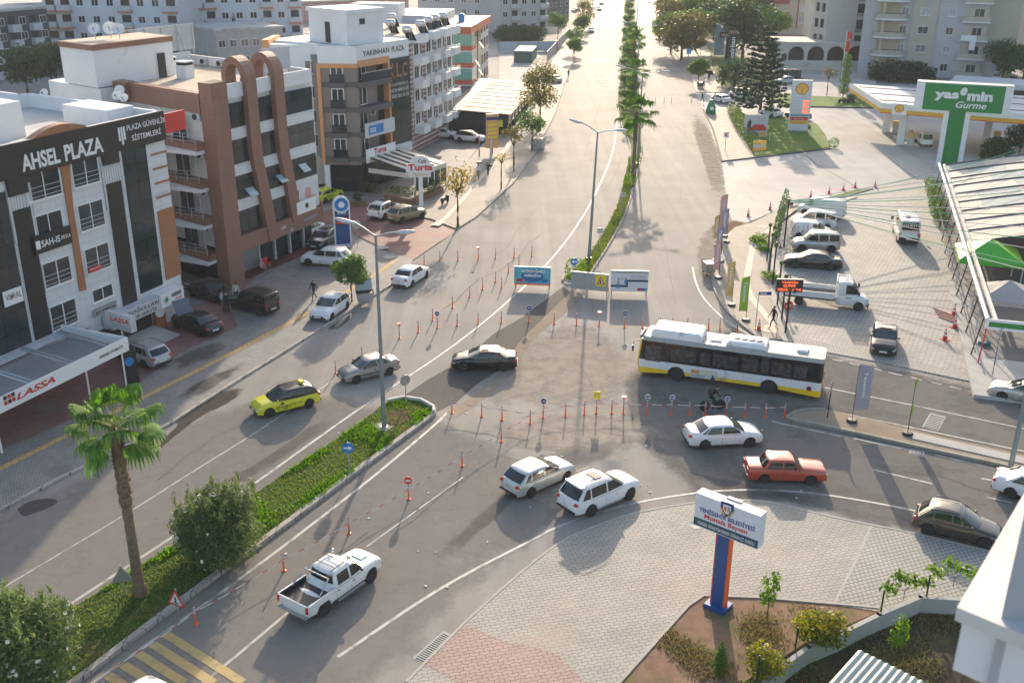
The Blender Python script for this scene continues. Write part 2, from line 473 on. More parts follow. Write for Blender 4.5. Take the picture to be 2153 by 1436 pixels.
M['cityground']=mat('city_ground',(.30,.275,.245),.9,0,.25,.06,.3,dirt=((.20,.19,.18),.05,.5))
M['lawnbase']=mat('lawn_soil',(.055,.10,.022),.95,0,.35,1.2,.2,bump=.6,bscale=20,dirt=((.16,.125,.06),.5,.58))
def struct(name,mb,m,smooth=None):
 return tag(mb.build(name,m,None,smooth),kind='structure')
def sheet(name,px,z,m):
 return struct(name,MB().poly(GG(px),z),m)
def slab(name,px,m,h=.12,kerb=True,z0=0.0):
 0
 return struct(name,MB().prism(GG(px),z0-.02,z0+h),m)
def strip(mb,px,wd,z,dash=None,m=0):
 0
 pts=GG(px)if not isinstance(px[0],Vector)else px
 for a,b in zip(pts,pts[1:]):
  d=b-a;L=d.length
  if L<.01:continue
  d=d/L;n=Vector((-d.y,d.x))*wd/2
  segs=[(0,L)]
  if dash:
   segs=[];s=0
   while s<L:segs.append((s,min(L,s+dash[0])));s+=sum(dash)
  for s0,s1 in segs:
   p,q=a+d*s0,a+d*s1
   mb.add([(*(p-n),z),(*(q-n),z),(*(q+n),z),(*(p+n),z)],[(0,1,2,3)],m)
def smooth_px(px,k=4):
 out=[]
 n=len(px)
 for i in range(n-1):
  p0,p1,p2,p3=[Vector(px[max(0,min(n-1,j))])for j in(i-1,i,i+1,i+2)]
  for j in range(k):
   t=j/k
   out.append(tuple(.5*((2*p1)+(p2-p0)*t+(2*p0-5*p1+4*p2-p3)*t*t+(3*p1-p0-3*p2+p3)*t**3)))
 out.append(px[-1])
 return out
def kerb(px,wd=.2,h=.15,name='kerb',m=None,world=None,z=0.0):
 0
 pts=world or GG(px);mb=MB()
 offs=[]
 for i,p in enumerate(pts):
  d=(pts[min(i+1,len(pts)-1)]-pts[max(i-1,0)]).normalized();n=Vector((-d.y,d.x))
  offs.append((p-n*wd/2,p+n*wd/2))
 for(a0,a1),(b0,b1)in zip(offs,offs[1:]):
  mb.add([(*a0,z-.02),(*b0,z-.02),(*b1,z-.02),(*a1,z-.02),(*a0,z+h),(*b0,z+h),(*b1,z+h),(*a1,z+h)],[(4,5,6,7),(0,1,5,4),(2,3,7,6)])
 for q,(a0,a1)in((0,offs[0]),(1,offs[-1])):
  mb.add([(*a0,z-.02),(*a1,z-.02),(*a1,z+h),(*a0,z+h)],[(0,1,2,3),(3,2,1,0)][q:q+1])
 return struct(name,mb,m or M['kerb'])
struct('ground',MB().poly([(-2500,-300),(2500,-300),(2500,5000),(-2500,5000)],-.06),M['cityground'])
LK=[(-400,1275),(-150,1150),(0,1076),(123,1009),(240,954),(362,890),(401,864),(510,795),(599,740),(695,680),(829,596),(865,560)]
LK2=[(960,483),(1000,458),(1078,387),(1125,322),(1167,240),(1184,184),(1203.5,134),(1234,70),(1256,17),(1262,2),(1268,-14)]
RKF=[(1365,-14),(1373,0),(1385,64),(1410,105),(1446,142),(1479,231),(1499,273),(1518,341)]
road_px=LK+LK2+RKF+[(1526,380),(1536,440),(1500,560),(1503,609),(1530,657),(1571,693),(1599,712),(1645,716),(1734,740),(1832,758),(2016,797),(2300,850),(2300,1235),(2069,1161),(1929,1127),(1832,1108),(1748,1091),(1617,1060),(1457,1062),(1332,1084),(1240,1116),(1178,1145),(1099,1205),(1000,1293),(960,1331),(854,1438),(700,1640),(-900,1640)]
sheet('road',road_px,0.0,M['road'])
sheet('side_street',[(560,470),(671,448),(760,420),(830,452),(905,462),(962,484),(912,517),(868,547),(840,540),(700,470)],.004,M['redpave'])
sheet('asphalt_patch',[(837,840),(905,795),(974,756),(1041,700),(1097,668),(1150,628),(1184,603),(1205,618),(1150,665),(1099,711),(1055,775),(1001,809),(957,848),(915,867),(880,850),(850,846)],.009,M['patch'])
sheet('dust_strip',smooth_px([(1202,612),(1225,625),(1170,672),(1120,715),(1085,770),(1030,830),(955,878),(940,868),(1000,828),(1058,775),(1090,722),(1148,664)],3)[:-1],.0125,M['dust'])
WET=mat('wet_asphalt',(.075,.07,.065),.25,0,.2,1.5)
def soft(name,px,z,col,rough=.9,var=.25,inner=.5,k=1.0,amt=1.0):
 0
 P=GG(px);n=len(P);c=sum(P,Vector((0,0)))/n;mb=MB()
 mb.add([(*p,z)for p in P]+[(*c.lerp(p,inner),z)for p in P]+[(*c,z)],[(i,(i+1)%n,n+(i+1)%n,n+i)for i in range(n)]+[(n+i,n+(i+1)%n,2*n)for i in range(n)])
 key='stain_%s'%name
 if key not in MATS:
  m=mat(key,col,rough,0,var,1.2,.0);t=m.node_tree;b=t.nodes['Principled BSDF'];L=t.links.new
  at=t.nodes.new('ShaderNodeAttribute');at.attribute_name='mask';tc=t.nodes.new('ShaderNodeTexCoord')
  nz=t.nodes.new('ShaderNodeTexNoise');nz.inputs['Scale'].default_value=.7*k;nz.inputs['Detail'].default_value=9;nz.inputs['Roughness'].default_value=.72;L(tc.outputs['Object'],nz.inputs['Vector'])
  ad=t.nodes.new('ShaderNodeMath');ad.operation='MULTIPLY_ADD';ad.inputs[1].default_value=2.2;ad.inputs[2].default_value=-1.25;L(nz.outputs[0],ad.inputs[0])
  a2=t.nodes.new('ShaderNodeMath');L(ad.outputs[0],a2.inputs[0]);L(at.outputs['Fac'],a2.inputs[1])
  mr=t.nodes.new('ShaderNodeMapRange');mr.inputs[1].default_value=.15;mr.inputs[2].default_value=.85;mr.inputs[4].default_value=amt;L(a2.outputs[0],mr.inputs[0]);L(mr.outputs[0],b.inputs['Alpha'])
 o=struct(name,mb,MATS[key]);a=o.data.attributes.new('mask','FLOAT','POINT');a.data.foreach_set('value',[0.0]*n+[1.0]*(n+1));return o
soft('cross_street',[(1530,680),(1645,714),(1734,738),(1832,756),(2016,795),(2500,880),(2500,1300),(2069,1163),(1929,1129),(1832,1110),(1748,1093),(1617,1062),(1440,1066),(1400,990),(1320,930),(1290,860),(1290,790),(1400,710)],.004,(.20,.187,.168),.85,.08,.84,.4)
soft('near_road',[(-900,1640),(-500,1275),(-150,1130),(0,1060),(123,1000),(240,945),(362,880),(470,840),(600,790),(780,840),(930,850),(1080,920),(1200,990),(1260,1080),(1178,1147),(1099,1207),(1000,1296),(960,1335),(854,1442),(700,1640)],.0045,(.285,.262,.232),.85,.08,.8,.4,.7)
soft('dust_patch',smooth_px([(1120,690),(1210,660),(1300,690),(1350,740),(1360,800),(1310,850),(1200,870),(1060,865),(985,880),(1020,815),(1070,740),(1120,690)],3)[:-1],.0165,(.43,.37,.30),amt=.8)
soft('dust_patch',smooth_px([(1000,890),(1200,860),(1420,880),(1400,940),(1200,960),(1050,950),(1000,890)],3)[:-1],.0175,(.43,.37,.30),amt=.7)
soft('dust_patch',smooth_px([(1470,480),(1520,460),(1560,500),(1520,560),(1500,620),(1470,600),(1455,540),(1470,480)],3)[:-1],.0175,(.43,.37,.30),amt=.7)
soft('dust_patch',smooth_px([(1460,230),(1490,260),(1525,350),(1535,440),(1500,420),(1470,330),(1450,260),(1460,230)],3)[:-1],.0175,(.43,.37,.30),amt=.7)
soft('trench_earth',smooth_px([(1480,480),(1530,462),(1580,468),(1598,480),(1545,490),(1500,496),(1480,480)],3)[:-1],.019,(.26,.17,.11))
for pts in([(900,1180),(1000,1080),(1090,1010),(1110,1030),(1000,1130),(930,1195),(900,1180)],[(1080,1000),(1180,930),(1320,920),(1300,960),(1170,1000),(1080,1000)],[(1400,980),(1550,1010),(1750,1050),(1730,1070),(1520,1040),(1400,980)],[(380,1060),(560,960),(700,860),(720,880),(560,990),(400,1080),(380,1060)]):soft('tyre_wear',smooth_px(pts,3)[:-1],.0105,(.14,.13,.12),amt=.35)
soft('water_stain',smooth_px([(385,865),(440,830),(500,812),(516,822),(480,848),(430,872),(380,908),(330,950),(310,965),(340,925),(368,895),(360,885),(385,865)],3)[:-1],.0085,(.105,.092,.076),.6,inner=.75,amt=.9)
for pts in([(350,850),(420,800),(520,760),(500,790),(400,850),(350,850)],[(330,770),(420,730),(470,715),(480,740),(380,790),(330,770)]):soft('oil_stain',smooth_px(pts,3)[:-1],.1285,(.09,.082,.075),.6,amt=.5)
sheet('puddle',smooth_px([(36,1070),(60,1055),(98,1048),(120,1052),(108,1065),(75,1078),(50,1085),(36,1070)],3),.008,WET)
sheet('puddle',smooth_px([(690,690),(712,676),(735,662),(748,655),(735,672),(712,690),(695,698),(690,690)],3),.009,WET)
# painted lines
ln=MB();Z=.012
strip(ln,smooth_px([(60,1328),(167,1257),(373,1122),(514,1031),(745,867),(954,726.5),(1096,609),(1180,520),(1240,430),(1285,330),(1299,242),(1304,170)]),.17,Z)
strip(ln,smooth_px([(-60,1275),(0,1239),(251,1089),(400,995),(538,909),(700,800)]),.10,Z,(3,3))
strip(ln,smooth_px([(130,1480),(200,1432),(350,1326),(500,1220),(742,1036),(896,909),(940,868)]),.17,Z)
strip(ln,[(340,1502),(429,1434),(500,1376),(606,1287)],.14,Z)
strip(ln,[(770,1150),(880,1070),(1000,985)],.08,Z,(4,4))
strip(ln,smooth_px([(710,1381),(918,1242),(1099,1145),(1167,1110),(1240,1083),(1337,1057),(1460,1037),(1553,1030),(1645,1032),(1748,1042),(1921,1073),(2100,1118)]),.17,Z)
strip(ln,[(1622.7,886),(1770,918)],.15,Z);strip(ln,[(1795,921.6),(1915,946.7)],.15,Z);strip(ln,[(1965,956),(2127,994)],.15,Z)
strip(ln,[(1726,859.4),(1912,898),(2141,946),(2300,982)],.14,Z);strip(ln,[(1734,815),(1918,852),(2152,901),(2300,935)],.12,Z)
for a in((705,200,785,215),(840,230,928,250),(985,262,1080,285),(1130,297,1235,322),(1300,335,1388,358),(1455,372,1530,390),(1592,403,1678,425),(1740,437,1825,458)):
 k=600/2153
 strip(ln,[(1553+a[0]*k,700+a[1]*k),(1553+a[2]*k,700+a[3]*k)],.12,Z)
strip(ln,[(1834.5,987),(1960,1017)],.14,Z);strip(ln,[(2063,1006),(2110,1014)],.14,Z);strip(ln,[(2074,1045),(2127,1057)],.14,Z)
strip(ln,smooth_px([(1456,562),(1462,590),(1475,620),(1500,650),(1540,684),(1600,715)]),.15,Z)
for yy in(124.5,131.5):
 for k in range(9):strip(ln,[(1232+k*9.0,yy-k*.2),(1237.5+k*9.0,yy-k*.2)],.9,Z)
strip(ln,[(1243,152),(1250,152)],.8,Z);strip(ln,[(1275,167),(1284,167)],.8,Z)
for k in range(8):strip(ln,[(1218,172+k*7.4),(1296,172+k*7.4)],.12,Z)
struct('road_markings',ln,M['line'])
yl=MB()
for a in((1250,1065,1830,1430),(1150,1140,1610,1435),(1040,1210,1390,1435),(930,1295,1200,1470),(815,1375,1000,1500)):
 k=600/2153
 strip(yl,[(a[0]*k,1036+a[1]*k),(a[2]*k,1036+a[3]*k)],.42,.016)
struct('yellow_hatching',yl,M['yline'])
# left pavement with its yellow guide strip
slab('pavement',[(-500,1000),(-60,800),(160,690),(362,676),(482,596),(545,545),(640,515),(700,500),(868,547),(865,560),(829,596),(695,680),(599,740),(510,795),(401,864),(362,890),(240,954),(123,1009),(0,1076),(-150,1150),(-400,1275)],M['lpave'])
kerb(LK)
slab('forecourt_paving',[(-200,880),(60,770),(365,678),(482,603),(545,548),(585,542),(480,640),(500,690),(380,745),(270,825),(120,900),(-120,1000)],M['redpave'],.004,z0=.12)
tl=MB();strip(tl,smooth_px([(-100,1040),(0,990),(150,915),(310,835),(450,765),(640,665),(760,598),(835,548)],3),.42,.128)
struct('guide_strip',tl,M['tactile'])
slab('pavement',[(962,484),(905,462),(838,450),(905,435),(950,398),(985,340),(1035,282),(1075,285),(1100,240),(1130,175),(1175,110),(1200,60),(1225,2),(1235,-14),(1268,-14),(1262,2),(1256,17),(1234,70),(1203.5,134),(1184,184),(1167,240),(1125,322),(1078,387),(1000,458)],M['bpave'])
kerb(LK2)
tl=MB();strip(tl,smooth_px([(925,470),(945,452),(1000,390),(1046,335),(1075,300),(1108,250),(1140,190),(1175,130)],3),.5,.128);struct('guide_strip',tl,M['tactile2'])
sheet('guide_strip_end',[(905,476),(920,466),(937,468),(923,478)],.132,M['tactile2'])
sheet('cafe_paving',[(790,470),(905,434),(960,380),(990,330),(1030,280),(900,240),(650,320),(640,400),(700,430)],-.02,M['lpave'])
# right side pavements, kerbs, forecourt
slab('pavement',[(1373,0),(1385,64),(1410,105),(1446,142),(1452,150),(1500,160),(1492,110),(1460,60),(1440,20),(1425,-14),(1365,-14)],M['bpave'])
slab('pavement',[(1452,152),(1462,195),(1530,196),(1500,150)],M['bpave'])
slab('pavement',[(1479,231),(1499,273),(1518,341),(1587,333),(1530,231)],M['bpave'])
kerb(RKF[:5]);kerb([(1479,231),(1499,273),(1518,341),(1587,333),(1747,314)],.25,.16,m=mat('dark_kerb',(.10,.095,.09),.9,0,.2))
sheet('forecourt',[(1462,196),(1479,231),(1518,341),(1530,440),(1545,480),(1640,440),(1835,398),(1962,380),(2300,380),(2300,170),(1900,170),(1840,190),(1770,225),(1640,205),(1540,196)],.008,M['forecourt'])
jl=MB()
strip(jl,[(1653,226),(1660,300),(1715,345),(1822,406)],.18,.016);strip(jl,[(1820,300),(1930,378)],.14,.016);strip(jl,[(1520,345),(1750,318)],.1,.016)
struct('slab_joints',jl,mat('joint_tar',(.14,.12,.10),.8))
sheet('car_park',[(1576,694),(1600,712),(1645,716),(1734,740),(1832,758),(2010,796),(2060,775),(2050,735),(2018,620),(1990,520),(1962,440),(1955,382),(1835,399),(1690,437),(1643,470),(1625,520),(1615,580),(1628,660),(1640,700)],.018,M['lotpave'])
slab('pavement',smooth_px([(1545,480),(1525,500),(1510,530),(1499,567),(1502,609),(1530,657),(1571,693),(1599,711),(1640,714)],3)+[(1636,690),(1622,640),(1612,570),(1622,510),(1640,470),(1680,438),(1640,442),(1580,470)],M['bpave'])
kerb(smooth_px([(1525,500),(1510,530),(1499,567),(1502,609),(1530,657),(1571,693),(1599,712),(1645,716)],3),.2,.15)
kerb([(1640,714),(1626,655),(1610,580),(1618,520),(1640,470)],.16,.17)
kerb([(1640,444),(1690,437),(1835,398)],.15,.12);kerb([(1685,447),(1765,426),(1800,416)],.25,.12,m=M['tactile2'])
tl=MB();strip(tl,smooth_px([(1595,478),(1622,483),(1590,505),(1580,535),(1573,570),(1570,600),(1580,628),(1605,660),(1628,688)],3),.55,.128);struct('guide_strip',tl,M['tactile2'])
sheet('guide_strip_end',[(1600,700),(1608,686),(1636,684),(1640,706)],.132,M['tactile2'])
slab('paved_verge',[(1645,717),(1734,741),(1832,759),(2016,798),(2300,852),(2300,838),(2060,780),(2010,782),(1880,752),(1735,722),(1650,704)],M['pave2'],.06)
# cross street island
isl=smooth_px([(1657.5,878),(1684,866),(1734,864),(1820,884),(1901,903.5)],3)+[(2141,958),(2300,993),(2300,1022),(2127,984),(1915,938),(1804,913),(1720,896),(1664.5,885)]
slab('traffic_island',isl,M['dust'],.13)
kerb(smooth_px([(2300,1022),(2127,984),(1915,938),(1804,913),(1720,896),(1664.5,885),(1657.5,878),(1684,866),(1734,864)],3),.25,.18,m=mat('island_kerb',(.30,.28,.22),.9,0,.3,2))
slab('island_slabs',[(1915,912),(2141,964),(2300,999),(2300,1012),(2141,978),(1917,927)],M['concrete'],.05,z0=.13)
# the plaza below
PZ=smooth_px([(854,1438),(960,1330),(1000,1292),(1099,1204),(1178,1144),(1240,1115),(1332,1083),(1457,1061),(1540,1056),(1617,1059),(1748,1090),(1832,1107)],3)
slab('plaza_paving',PZ+[(1800,1180),(1752,1275),(1599,1260),(1479,1256),(1446,1278),(1304,1437),(1100,1640),(700,1640)],M['pave'])
slab('plaza_paving',[(1832,1107),(1929,1126),(2069,1160),(2300,1234),(2300,1296),(2045,1266),(1938,1260),(1850,1290),(1752,1275),(1800,1180)],M['pave2'])
kerb(PZ,.14,.135,m=mat('plaza_kerb',(.40,.37,.32),.9,0,.15));kerb([(1832,1107),(1929,1126),(2069,1160),(2300,1234)],.14,.135,m=MATS['plaza_kerb'])
kerb([(1100,1640),(1304,1437),(1446,1278),(1479,1256),(1599,1260),(1798,1277),(1848,1282)],.14,.15,m=MATS['plaza_kerb'])
kerb([(1832,1107),(1800,1180),(1752,1275)],.12,.122,m=MATS['plaza_kerb'])
slab('pink_paving',[(979,1316),(896,1401),(957,1437),(860,1640),(1120,1640),(1228,1437),(1178,1387),(1162,1375),(1055,1350),(1000,1325)],M['pinkpave'],.004,z0=.12)
slab('bare_earth',[(1304,1440),(1446,1281),(1479,1259),(1599,1263),(1798,1279),(1860,1284),(1700,1350),(1560,1440),(1480,1640),(1100,1640)],M['earth'],.10)
sheet('garden_earth',[(1560,1450),(1700,1352),(1860,1284),(1950,1262),(2060,1270),(2300,1330),(2500,1640),(1500,1640)],-.03,M['darkearth'])
def grate(px,label,nbar,long_px,wd):
 a,b=G(*long_px[0]),G(*long_px[1]);d=b-a;L=d.length;ang=math.atan2(d.y,d.x);c=(a+b)/2
 t=thing('drain_grate',label,'drain',(c.x,c.y,.005),ang)
 MB().box(-L/2-.08,L/2+.08,-wd/2-.08,wd/2+.08,0,.006).build('frame',M['concrete'],t)
 MB().box(-L/2,L/2,-wd/2,wd/2,.006,.01).build('shadow_gap',M['dark'],t)
 m=MB()
 for k in range(nbar):
  x=-L/2+(k+.5)*L/nbar;m.box(x-L/nbar*.27,x+L/nbar*.27,-wd/2,wd/2,.008,.03)
 m.build('bars',M['concrete'],t)
grate(None,'worn concrete drain grate at the kerb of the pink paving',16,[(884,1388),(944,1334)],.55)
grate(None,'square drain grate in the upper lane of the cross street',9,[(1956,901),(1972,873)],.8)
grate(None,'small drain grate below the island kerb under the green flag',8,[(1915,949),(1940,954)],.5)
for(px,py,rx,z,lb)in((758,585,13,.125,'round manhole cover on the pavement before the bin'),(806,523,12,.125,'white round slab at the foot of the round traffic sign'),(820,542,14,.125,'square manhole beside the pavement corner'),(1462,1107,16,.125,'round manhole cover on the plaza behind the municipal sign'),(1526,536,9,.125,'round manhole cover by the feather flags')):
 c=G(px,py);r=abs(G(px+rx,py).x-c.x)
 tag(MB().lathe([(r,0),(r,.006),(r*.8,.008),(r*.78,.004),(.001,.004)],n=24).build('manhole_cover',M['concrete'],None,40,(c.x,c.y,z-.003)),lb,'manhole cover')
# medians
ML=[(1302,172),(1298,215),(1306,262),(1322,300),(1325,330),(1311,380),(1302,420),(1280,470),(1236,540),(1190,582)]
MR=[(1183,592),(1225,593),(1255,555),(1300,480),(1325,420),(1345,340),(1350,300),(1346,215),(1341,150),(1337,56),(1334,0),(1333,-14)]
slab('central_reservation',smooth_px([(1314,-14),(1313.5,0),(1309,80)]+ML,3)[:-1]+[(1190,582),(1183,592)]+smooth_px(MR,3)[1:],M['lawnbase'],.14)
kerb(smooth_px([(1314,-14),(1313.5,0),(1309,80)]+ML,3)+[(1183,593)],.2,.17);kerb(smooth_px(MR,3),.2,.17)
slab('median_tip',[(1180,590),(1184,578),(1215,582),(1232,592),(1224,600),(1190,600)],M['concrete'],.10)
NL=[(-300,1560),(-150,1470),(0,1378),(184,1263),(373,1147),(550,1032),(695,934),(742,903),(801,857)]
NR=[(815,849),(850,842),(885,847),(912,862),(912,872),(880,897),(740,1000),(600,1105),(450,1215),(300,1328),(170,1428),(0,1552),(-120,1640)]
slab('near_median',NL+NR+[(-300,1640)],M['lawnbase'],.13)
kerb(NR[3:],.3,.20);kerb(NL,.12,.14,m=mat('worn_kerb',(.20,.17,.14),.9,0,.3,2));kerb(NR[:5],.16,.34,m=mat('white_kerb',(.55,.53,.5),.8,0,.15))
slab('bare_earth',smooth_px([(815,880),(835,865),(870,868),(880,878),(850,893),(825,900),(808,892),(815,880)],3),mat('fresh_soil',(.085,.052,.035),.95,0,.4,3,.2,bump=1,bscale=6),.03,z0=.13)
slab('lamp_footing',[(787,897),(808,890),(830,900),(815,910),(795,909)],M['concrete'],.03,z0=.13)
# petrol station lawn
LAWN=[(1545,234),(1535,229),(1587,331),(1745,312),(1735,285),(1717,263),(1681,252),(1642,247),(1610,243),(1570,243)]
slab('lawn',LAWN,mat('lawn_green',(.115,.20,.03),.95,0,.25,.5,.2,bump=.4,bscale=25,dirt=((.16,.20,.05),.25,.5)),.16)
slab('lawn',[(1618,205),(1640,222),(1700,225),(1850,228),(1835,212),(1740,205),(1660,202),(1625,196)],MATS['lawn_green'],.16)
kerb([(1640,223),(1700,226),(1850,229)],.3,.2,m=MATS['dark_kerb'])
slab('lawn',[(1690,435),(1835,397),(1806,400),(1740,417),(1665,440)],MATS['lawn_green'],.1)
slab('park_lawn',[(1500,150),(1536,195),(1620,195),(1640,170),(1610,128),(1500,110),(1470,60),(1462,75),(1492,110)],mat('dry_lawn',(.19,.20,.07),.95,0,.25,.3,.2),.1)
sheet('parking_yard',[(1620,196),(1740,205),(1830,208),(1850,150),(1650,145)],.01,M['forecourt'])
sheet('vacant_lot',[(1050,175),(1180,175),(1130,110),(1050,95)],.01,mat('pale_gravel',(.36,.34,.31),.9,0,.15,.3))
cm=MB();rg=random.Random(8)
for(x,y,dx,dy,n)in((980,590,22,-20,8),(930,650,26,-20,9),(1060,960,24,14,8),(820,1120,30,-22,8),(1180,520,16,-26,8),(1420,640,-6,-30,7),(1250,905,30,4,8),(1700,840,34,9,8),(1900,990,30,8,7),(640,1240,20,-18,7),(330,1010,34,-24,8),(1090,880,26,-8,8),(1210,760,8,14,7),(560,720,22,-14,6),(1230,330,6,-22,8),(1430,420,2,-28,8)):
 pts=[(x,y)]
 for k in range(n):pts.append((pts[-1][0]+dx*rg.uniform(.5,1.4),pts[-1][1]+dy*rg.uniform(.5,1.4)+rg.uniform(-5,5)))
 strip(cm,pts,rg.uniform(.02,.05),.0205)
struct('asphalt_cracks',cm,mat('crack',(.12,.112,.10),.9,0,.2))
lt=MB()
for k in range(90):p=G(rg.uniform(600,1700),rg.uniform(480,1250));r=rg.uniform(.03,.08);lt.bbox((p.x,p.y,.03),rg.uniform(0,3),r,r*.6,.01)
tag(lt.build('litter',mat('litter_pale',(.55,.52,.48),.8,0,.3,5)),'scraps of pale litter scattered over the road','litter',kind='stuff')
# buildings on the left
K6=600/2153;K3=330/2153
def cr(ox,oy,x,y,k=K6):return(ox+x*k,oy+y*k)
def rc(f,ox,oy,x0,y0,x1,y1,y=0.0,k=K6):
 0
 a=f.p(*cr(ox,oy,x0,y0,k),y);b=f.p(*cr(ox,oy,x1,y1,k),y)
 return min(a[0],b[0]),max(a[0],b[0]),min(a[1],b[1]),max(a[1],b[1])
def win(parent,x0,x1,z0,z1,y=0.0,cols=2,rows=1,d=.07,fm=None,pm=None,fw=.06,name='window',rail=False,sill=True):
 m=MB()
 fw=min(fw,(x1-x0)/6)
 m.box(x0,x0+fw,y-d,y+.02,z0,z1).box(x1-fw,x1,y-d,y+.02,z0,z1)
 m.box(x0+fw,x1-fw,y-d,y+.02,z0,z0+fw).box(x0+fw,x1-fw,y-d,y+.02,z1-fw,z1)
 for i in range(1,cols):
  x=lerp(x0,x1,i/cols);m.box(x-fw/2,x+fw/2,y-d*.9,y+.02,z0+fw,z1-fw)
 for j in range(1,rows):
  z=lerp(z0,z1,j/rows);m.box(x0+fw,x1-fw,y-d*.8,y+.02,z-fw/2,z+fw/2)
 w_=m.build(name,fm or M['white'],parent)
 MB().add([(x0,y-d*.35,z0),(x1,y-d*.35,z0),(x1,y-d*.35,z1),(x0,y-d*.35,z1)],[(0,1,2,3)]).build('pane',pm or M['pane'],w_)
 if sill:MB().box(x0-.06,x1+.06,y-d-.06,y,z0-.07,z0-.003).build('sill',M['white'],w_)
 if rail:
  r_=MB()
  for k in range(3):r_.tube([(x0,y-d-.05,z0+.25+k*.3),(x1,y-d-.05,z0+.25+k*.3)],.022,5)
  r_.build('window_rail',M['lgrey'],w_)
 return w_
def railing(parent,pts,z,h=.9,m=None,n=4,name='railing'):
 r_=MB()
 for a,b in zip(pts,pts[1:]):
  for k in range(n):r_.tube([(*a,z+h*(k+1)/n),(*b,z+h*(k+1)/n)],.02,5)
  L=math.dist(a,b);q=max(1,int(L/1.2))
  for k in range(q+1):r_.cyl((lerp(a[0],b[0],k/q),lerp(a[1],b[1],k/q),z),(lerp(a[0],b[0],k/q),lerp(a[1],b[1],k/q),z+h),.022,None,5)
 return r_.build(name,m or M['white'],parent)
def ac_unit(parent,x,y,z,name='air_conditioner'):
 o=MB().box(-.42,.42,-.16,.16,0,.6).build(name,M['lgrey'],parent,None,(x,y,z))
 MB().lathe([(.24,0),(.24,.02),(.2,.03),(.001,.02)],n=16,axis='y').build('fan',M['dark'],o,None,(-.1,-.16,.3))
 return o
def dish(loc,label,r=.5,rz=0.0,group='satellite dishes on the roofs'):
 t=thing('satellite_dish',label,'satellite dish',loc,rz,group)
 MB().lathe([(.001,0),(r*.5,.05),(r,.2),(r*.98,.22),(r*.5,.075),(.001,.03)],n=18).build('reflector',M['white'],t,50,(0,0,.8),(R(62),0,0))
 MB().cyl((0,0,0),(0,.1,.8),.03).build('mast',M['grey'],t)
 MB().tube([(0,-.1,.55),(0,-.5,.95)],.015,5).box(-.04,.04,-.58,-.48,.9,1.0).build('feed_arm',M['dark'],t)
 return t
def tank(loc,rz,label,group='water tanks on the roofs'):
 t=thing('water_tank',label,'water tank',loc,rz,group)
 MB().lathe([(.001,-.62),(.30,-.6),(.42,-.5),(.42,.5),(.30,.6),(.001,.62)],n=16,axis='x').build('drum',M['chrome_dull'],t,50,(0,0,1.5))
 f=MB()
 for x in(-.4,.4):
  for y in(-.35,.35):f.cyl((x,y,0),(x,y,1.3),.025,None,5)
  f.box(x-.03,x+.03,-.4,.4,1.05,1.1)
 f.build('stand',M['grey'],t)
 MB().box(-.6,.6,-.02,.02,-.9,.9).build('solar_panel',M['tint'],t,None,(0,-.9,.6),(R(-48),0,0))
 return t
M['chrome_dull']=mat('dull_steel',(.62,.63,.64),.35,.7,.1,2)
M['clad']=brickmat('white_cladding',(.62,.63,.635),(.66,.67,.675),(.42,.42,.42),1.2,.75,.012,0,.45,0,.06,.3,axes='XZ',bump=.3,spec=.5)
M['grooved']=brickmat('grooved_cladding',(.58,.59,.6),(.61,.62,.63),(.30,.30,.30),.22,9,.03,0,.5,0,.06,.3,axes='XZ',bump=.5)
M['orange_clad']=brickmat('orange_brown_cladding',(.36,.155,.075),(.39,.17,.085),(.2,.1,.06),1.5,1.1,.012,0,.5,0,.06,.3,axes='XZ',bump=.3)
M['brown_clad']=brickmat('brown_panel',(.265,.14,.10),(.285,.152,.108),(.17,.09,.06),1.4,1.2,.012,0,.5,0,.07,.3,axes='XZ',bump=.3)
M['curtain']=brickmat('curtain_glazing',(.018,.028,.031),(.03,.044,.047),(.008,.01,.011),1.1,1.4,.025,0,.1,0,.35,.25,axes='XZ',bump=.1,spec=.6)
M['roofdeck']=mat('roof_deck',(.50,.49,.47),.85,0,.16,.25,.3,dirt=((.34,.32,.29),.3,.55))
M['roofsand']=mat('roof_screed',(.52,.44,.34),.9,0,.18,.3,.3,dirt=((.36,.31,.25),.35,.56))
def sub(ob,fn):
 fn(ob);return ob
def parapet(parent,pts,z,h,t,m,name='parapet',close=False):
 mb=MB();P=pts+([pts[0]]if close else[])
 for a,b in zip(P,P[1:]):
  a,b=Vector(a),Vector(b);d=(b-a);L=d.length;d/=L;n=Vector((-d.y,d.x))*t/2
  c=(a+b)/2
  mb.bbox((c.x,c.y,z+h/2),math.atan2(d.y,d.x),L/2+t/2-.002,t/2,h/2)
 return mb.build(name,m,parent)
def shear(root,k):
 0
 for o in root.children_recursive:
  if o.parent is not root:continue
  y0=o.location.y;o.location.x+=k*max(0,y0)
  if o.type=='MESH' and not any(abs(a)>.01 for a in o.rotation_euler):
   for v in o.data.vertices:v.co.x+=k*(max(0,v.co.y+y0)-max(0,y0))
   for c in o.children:c.location.x+=k*max(0,c.location.y)
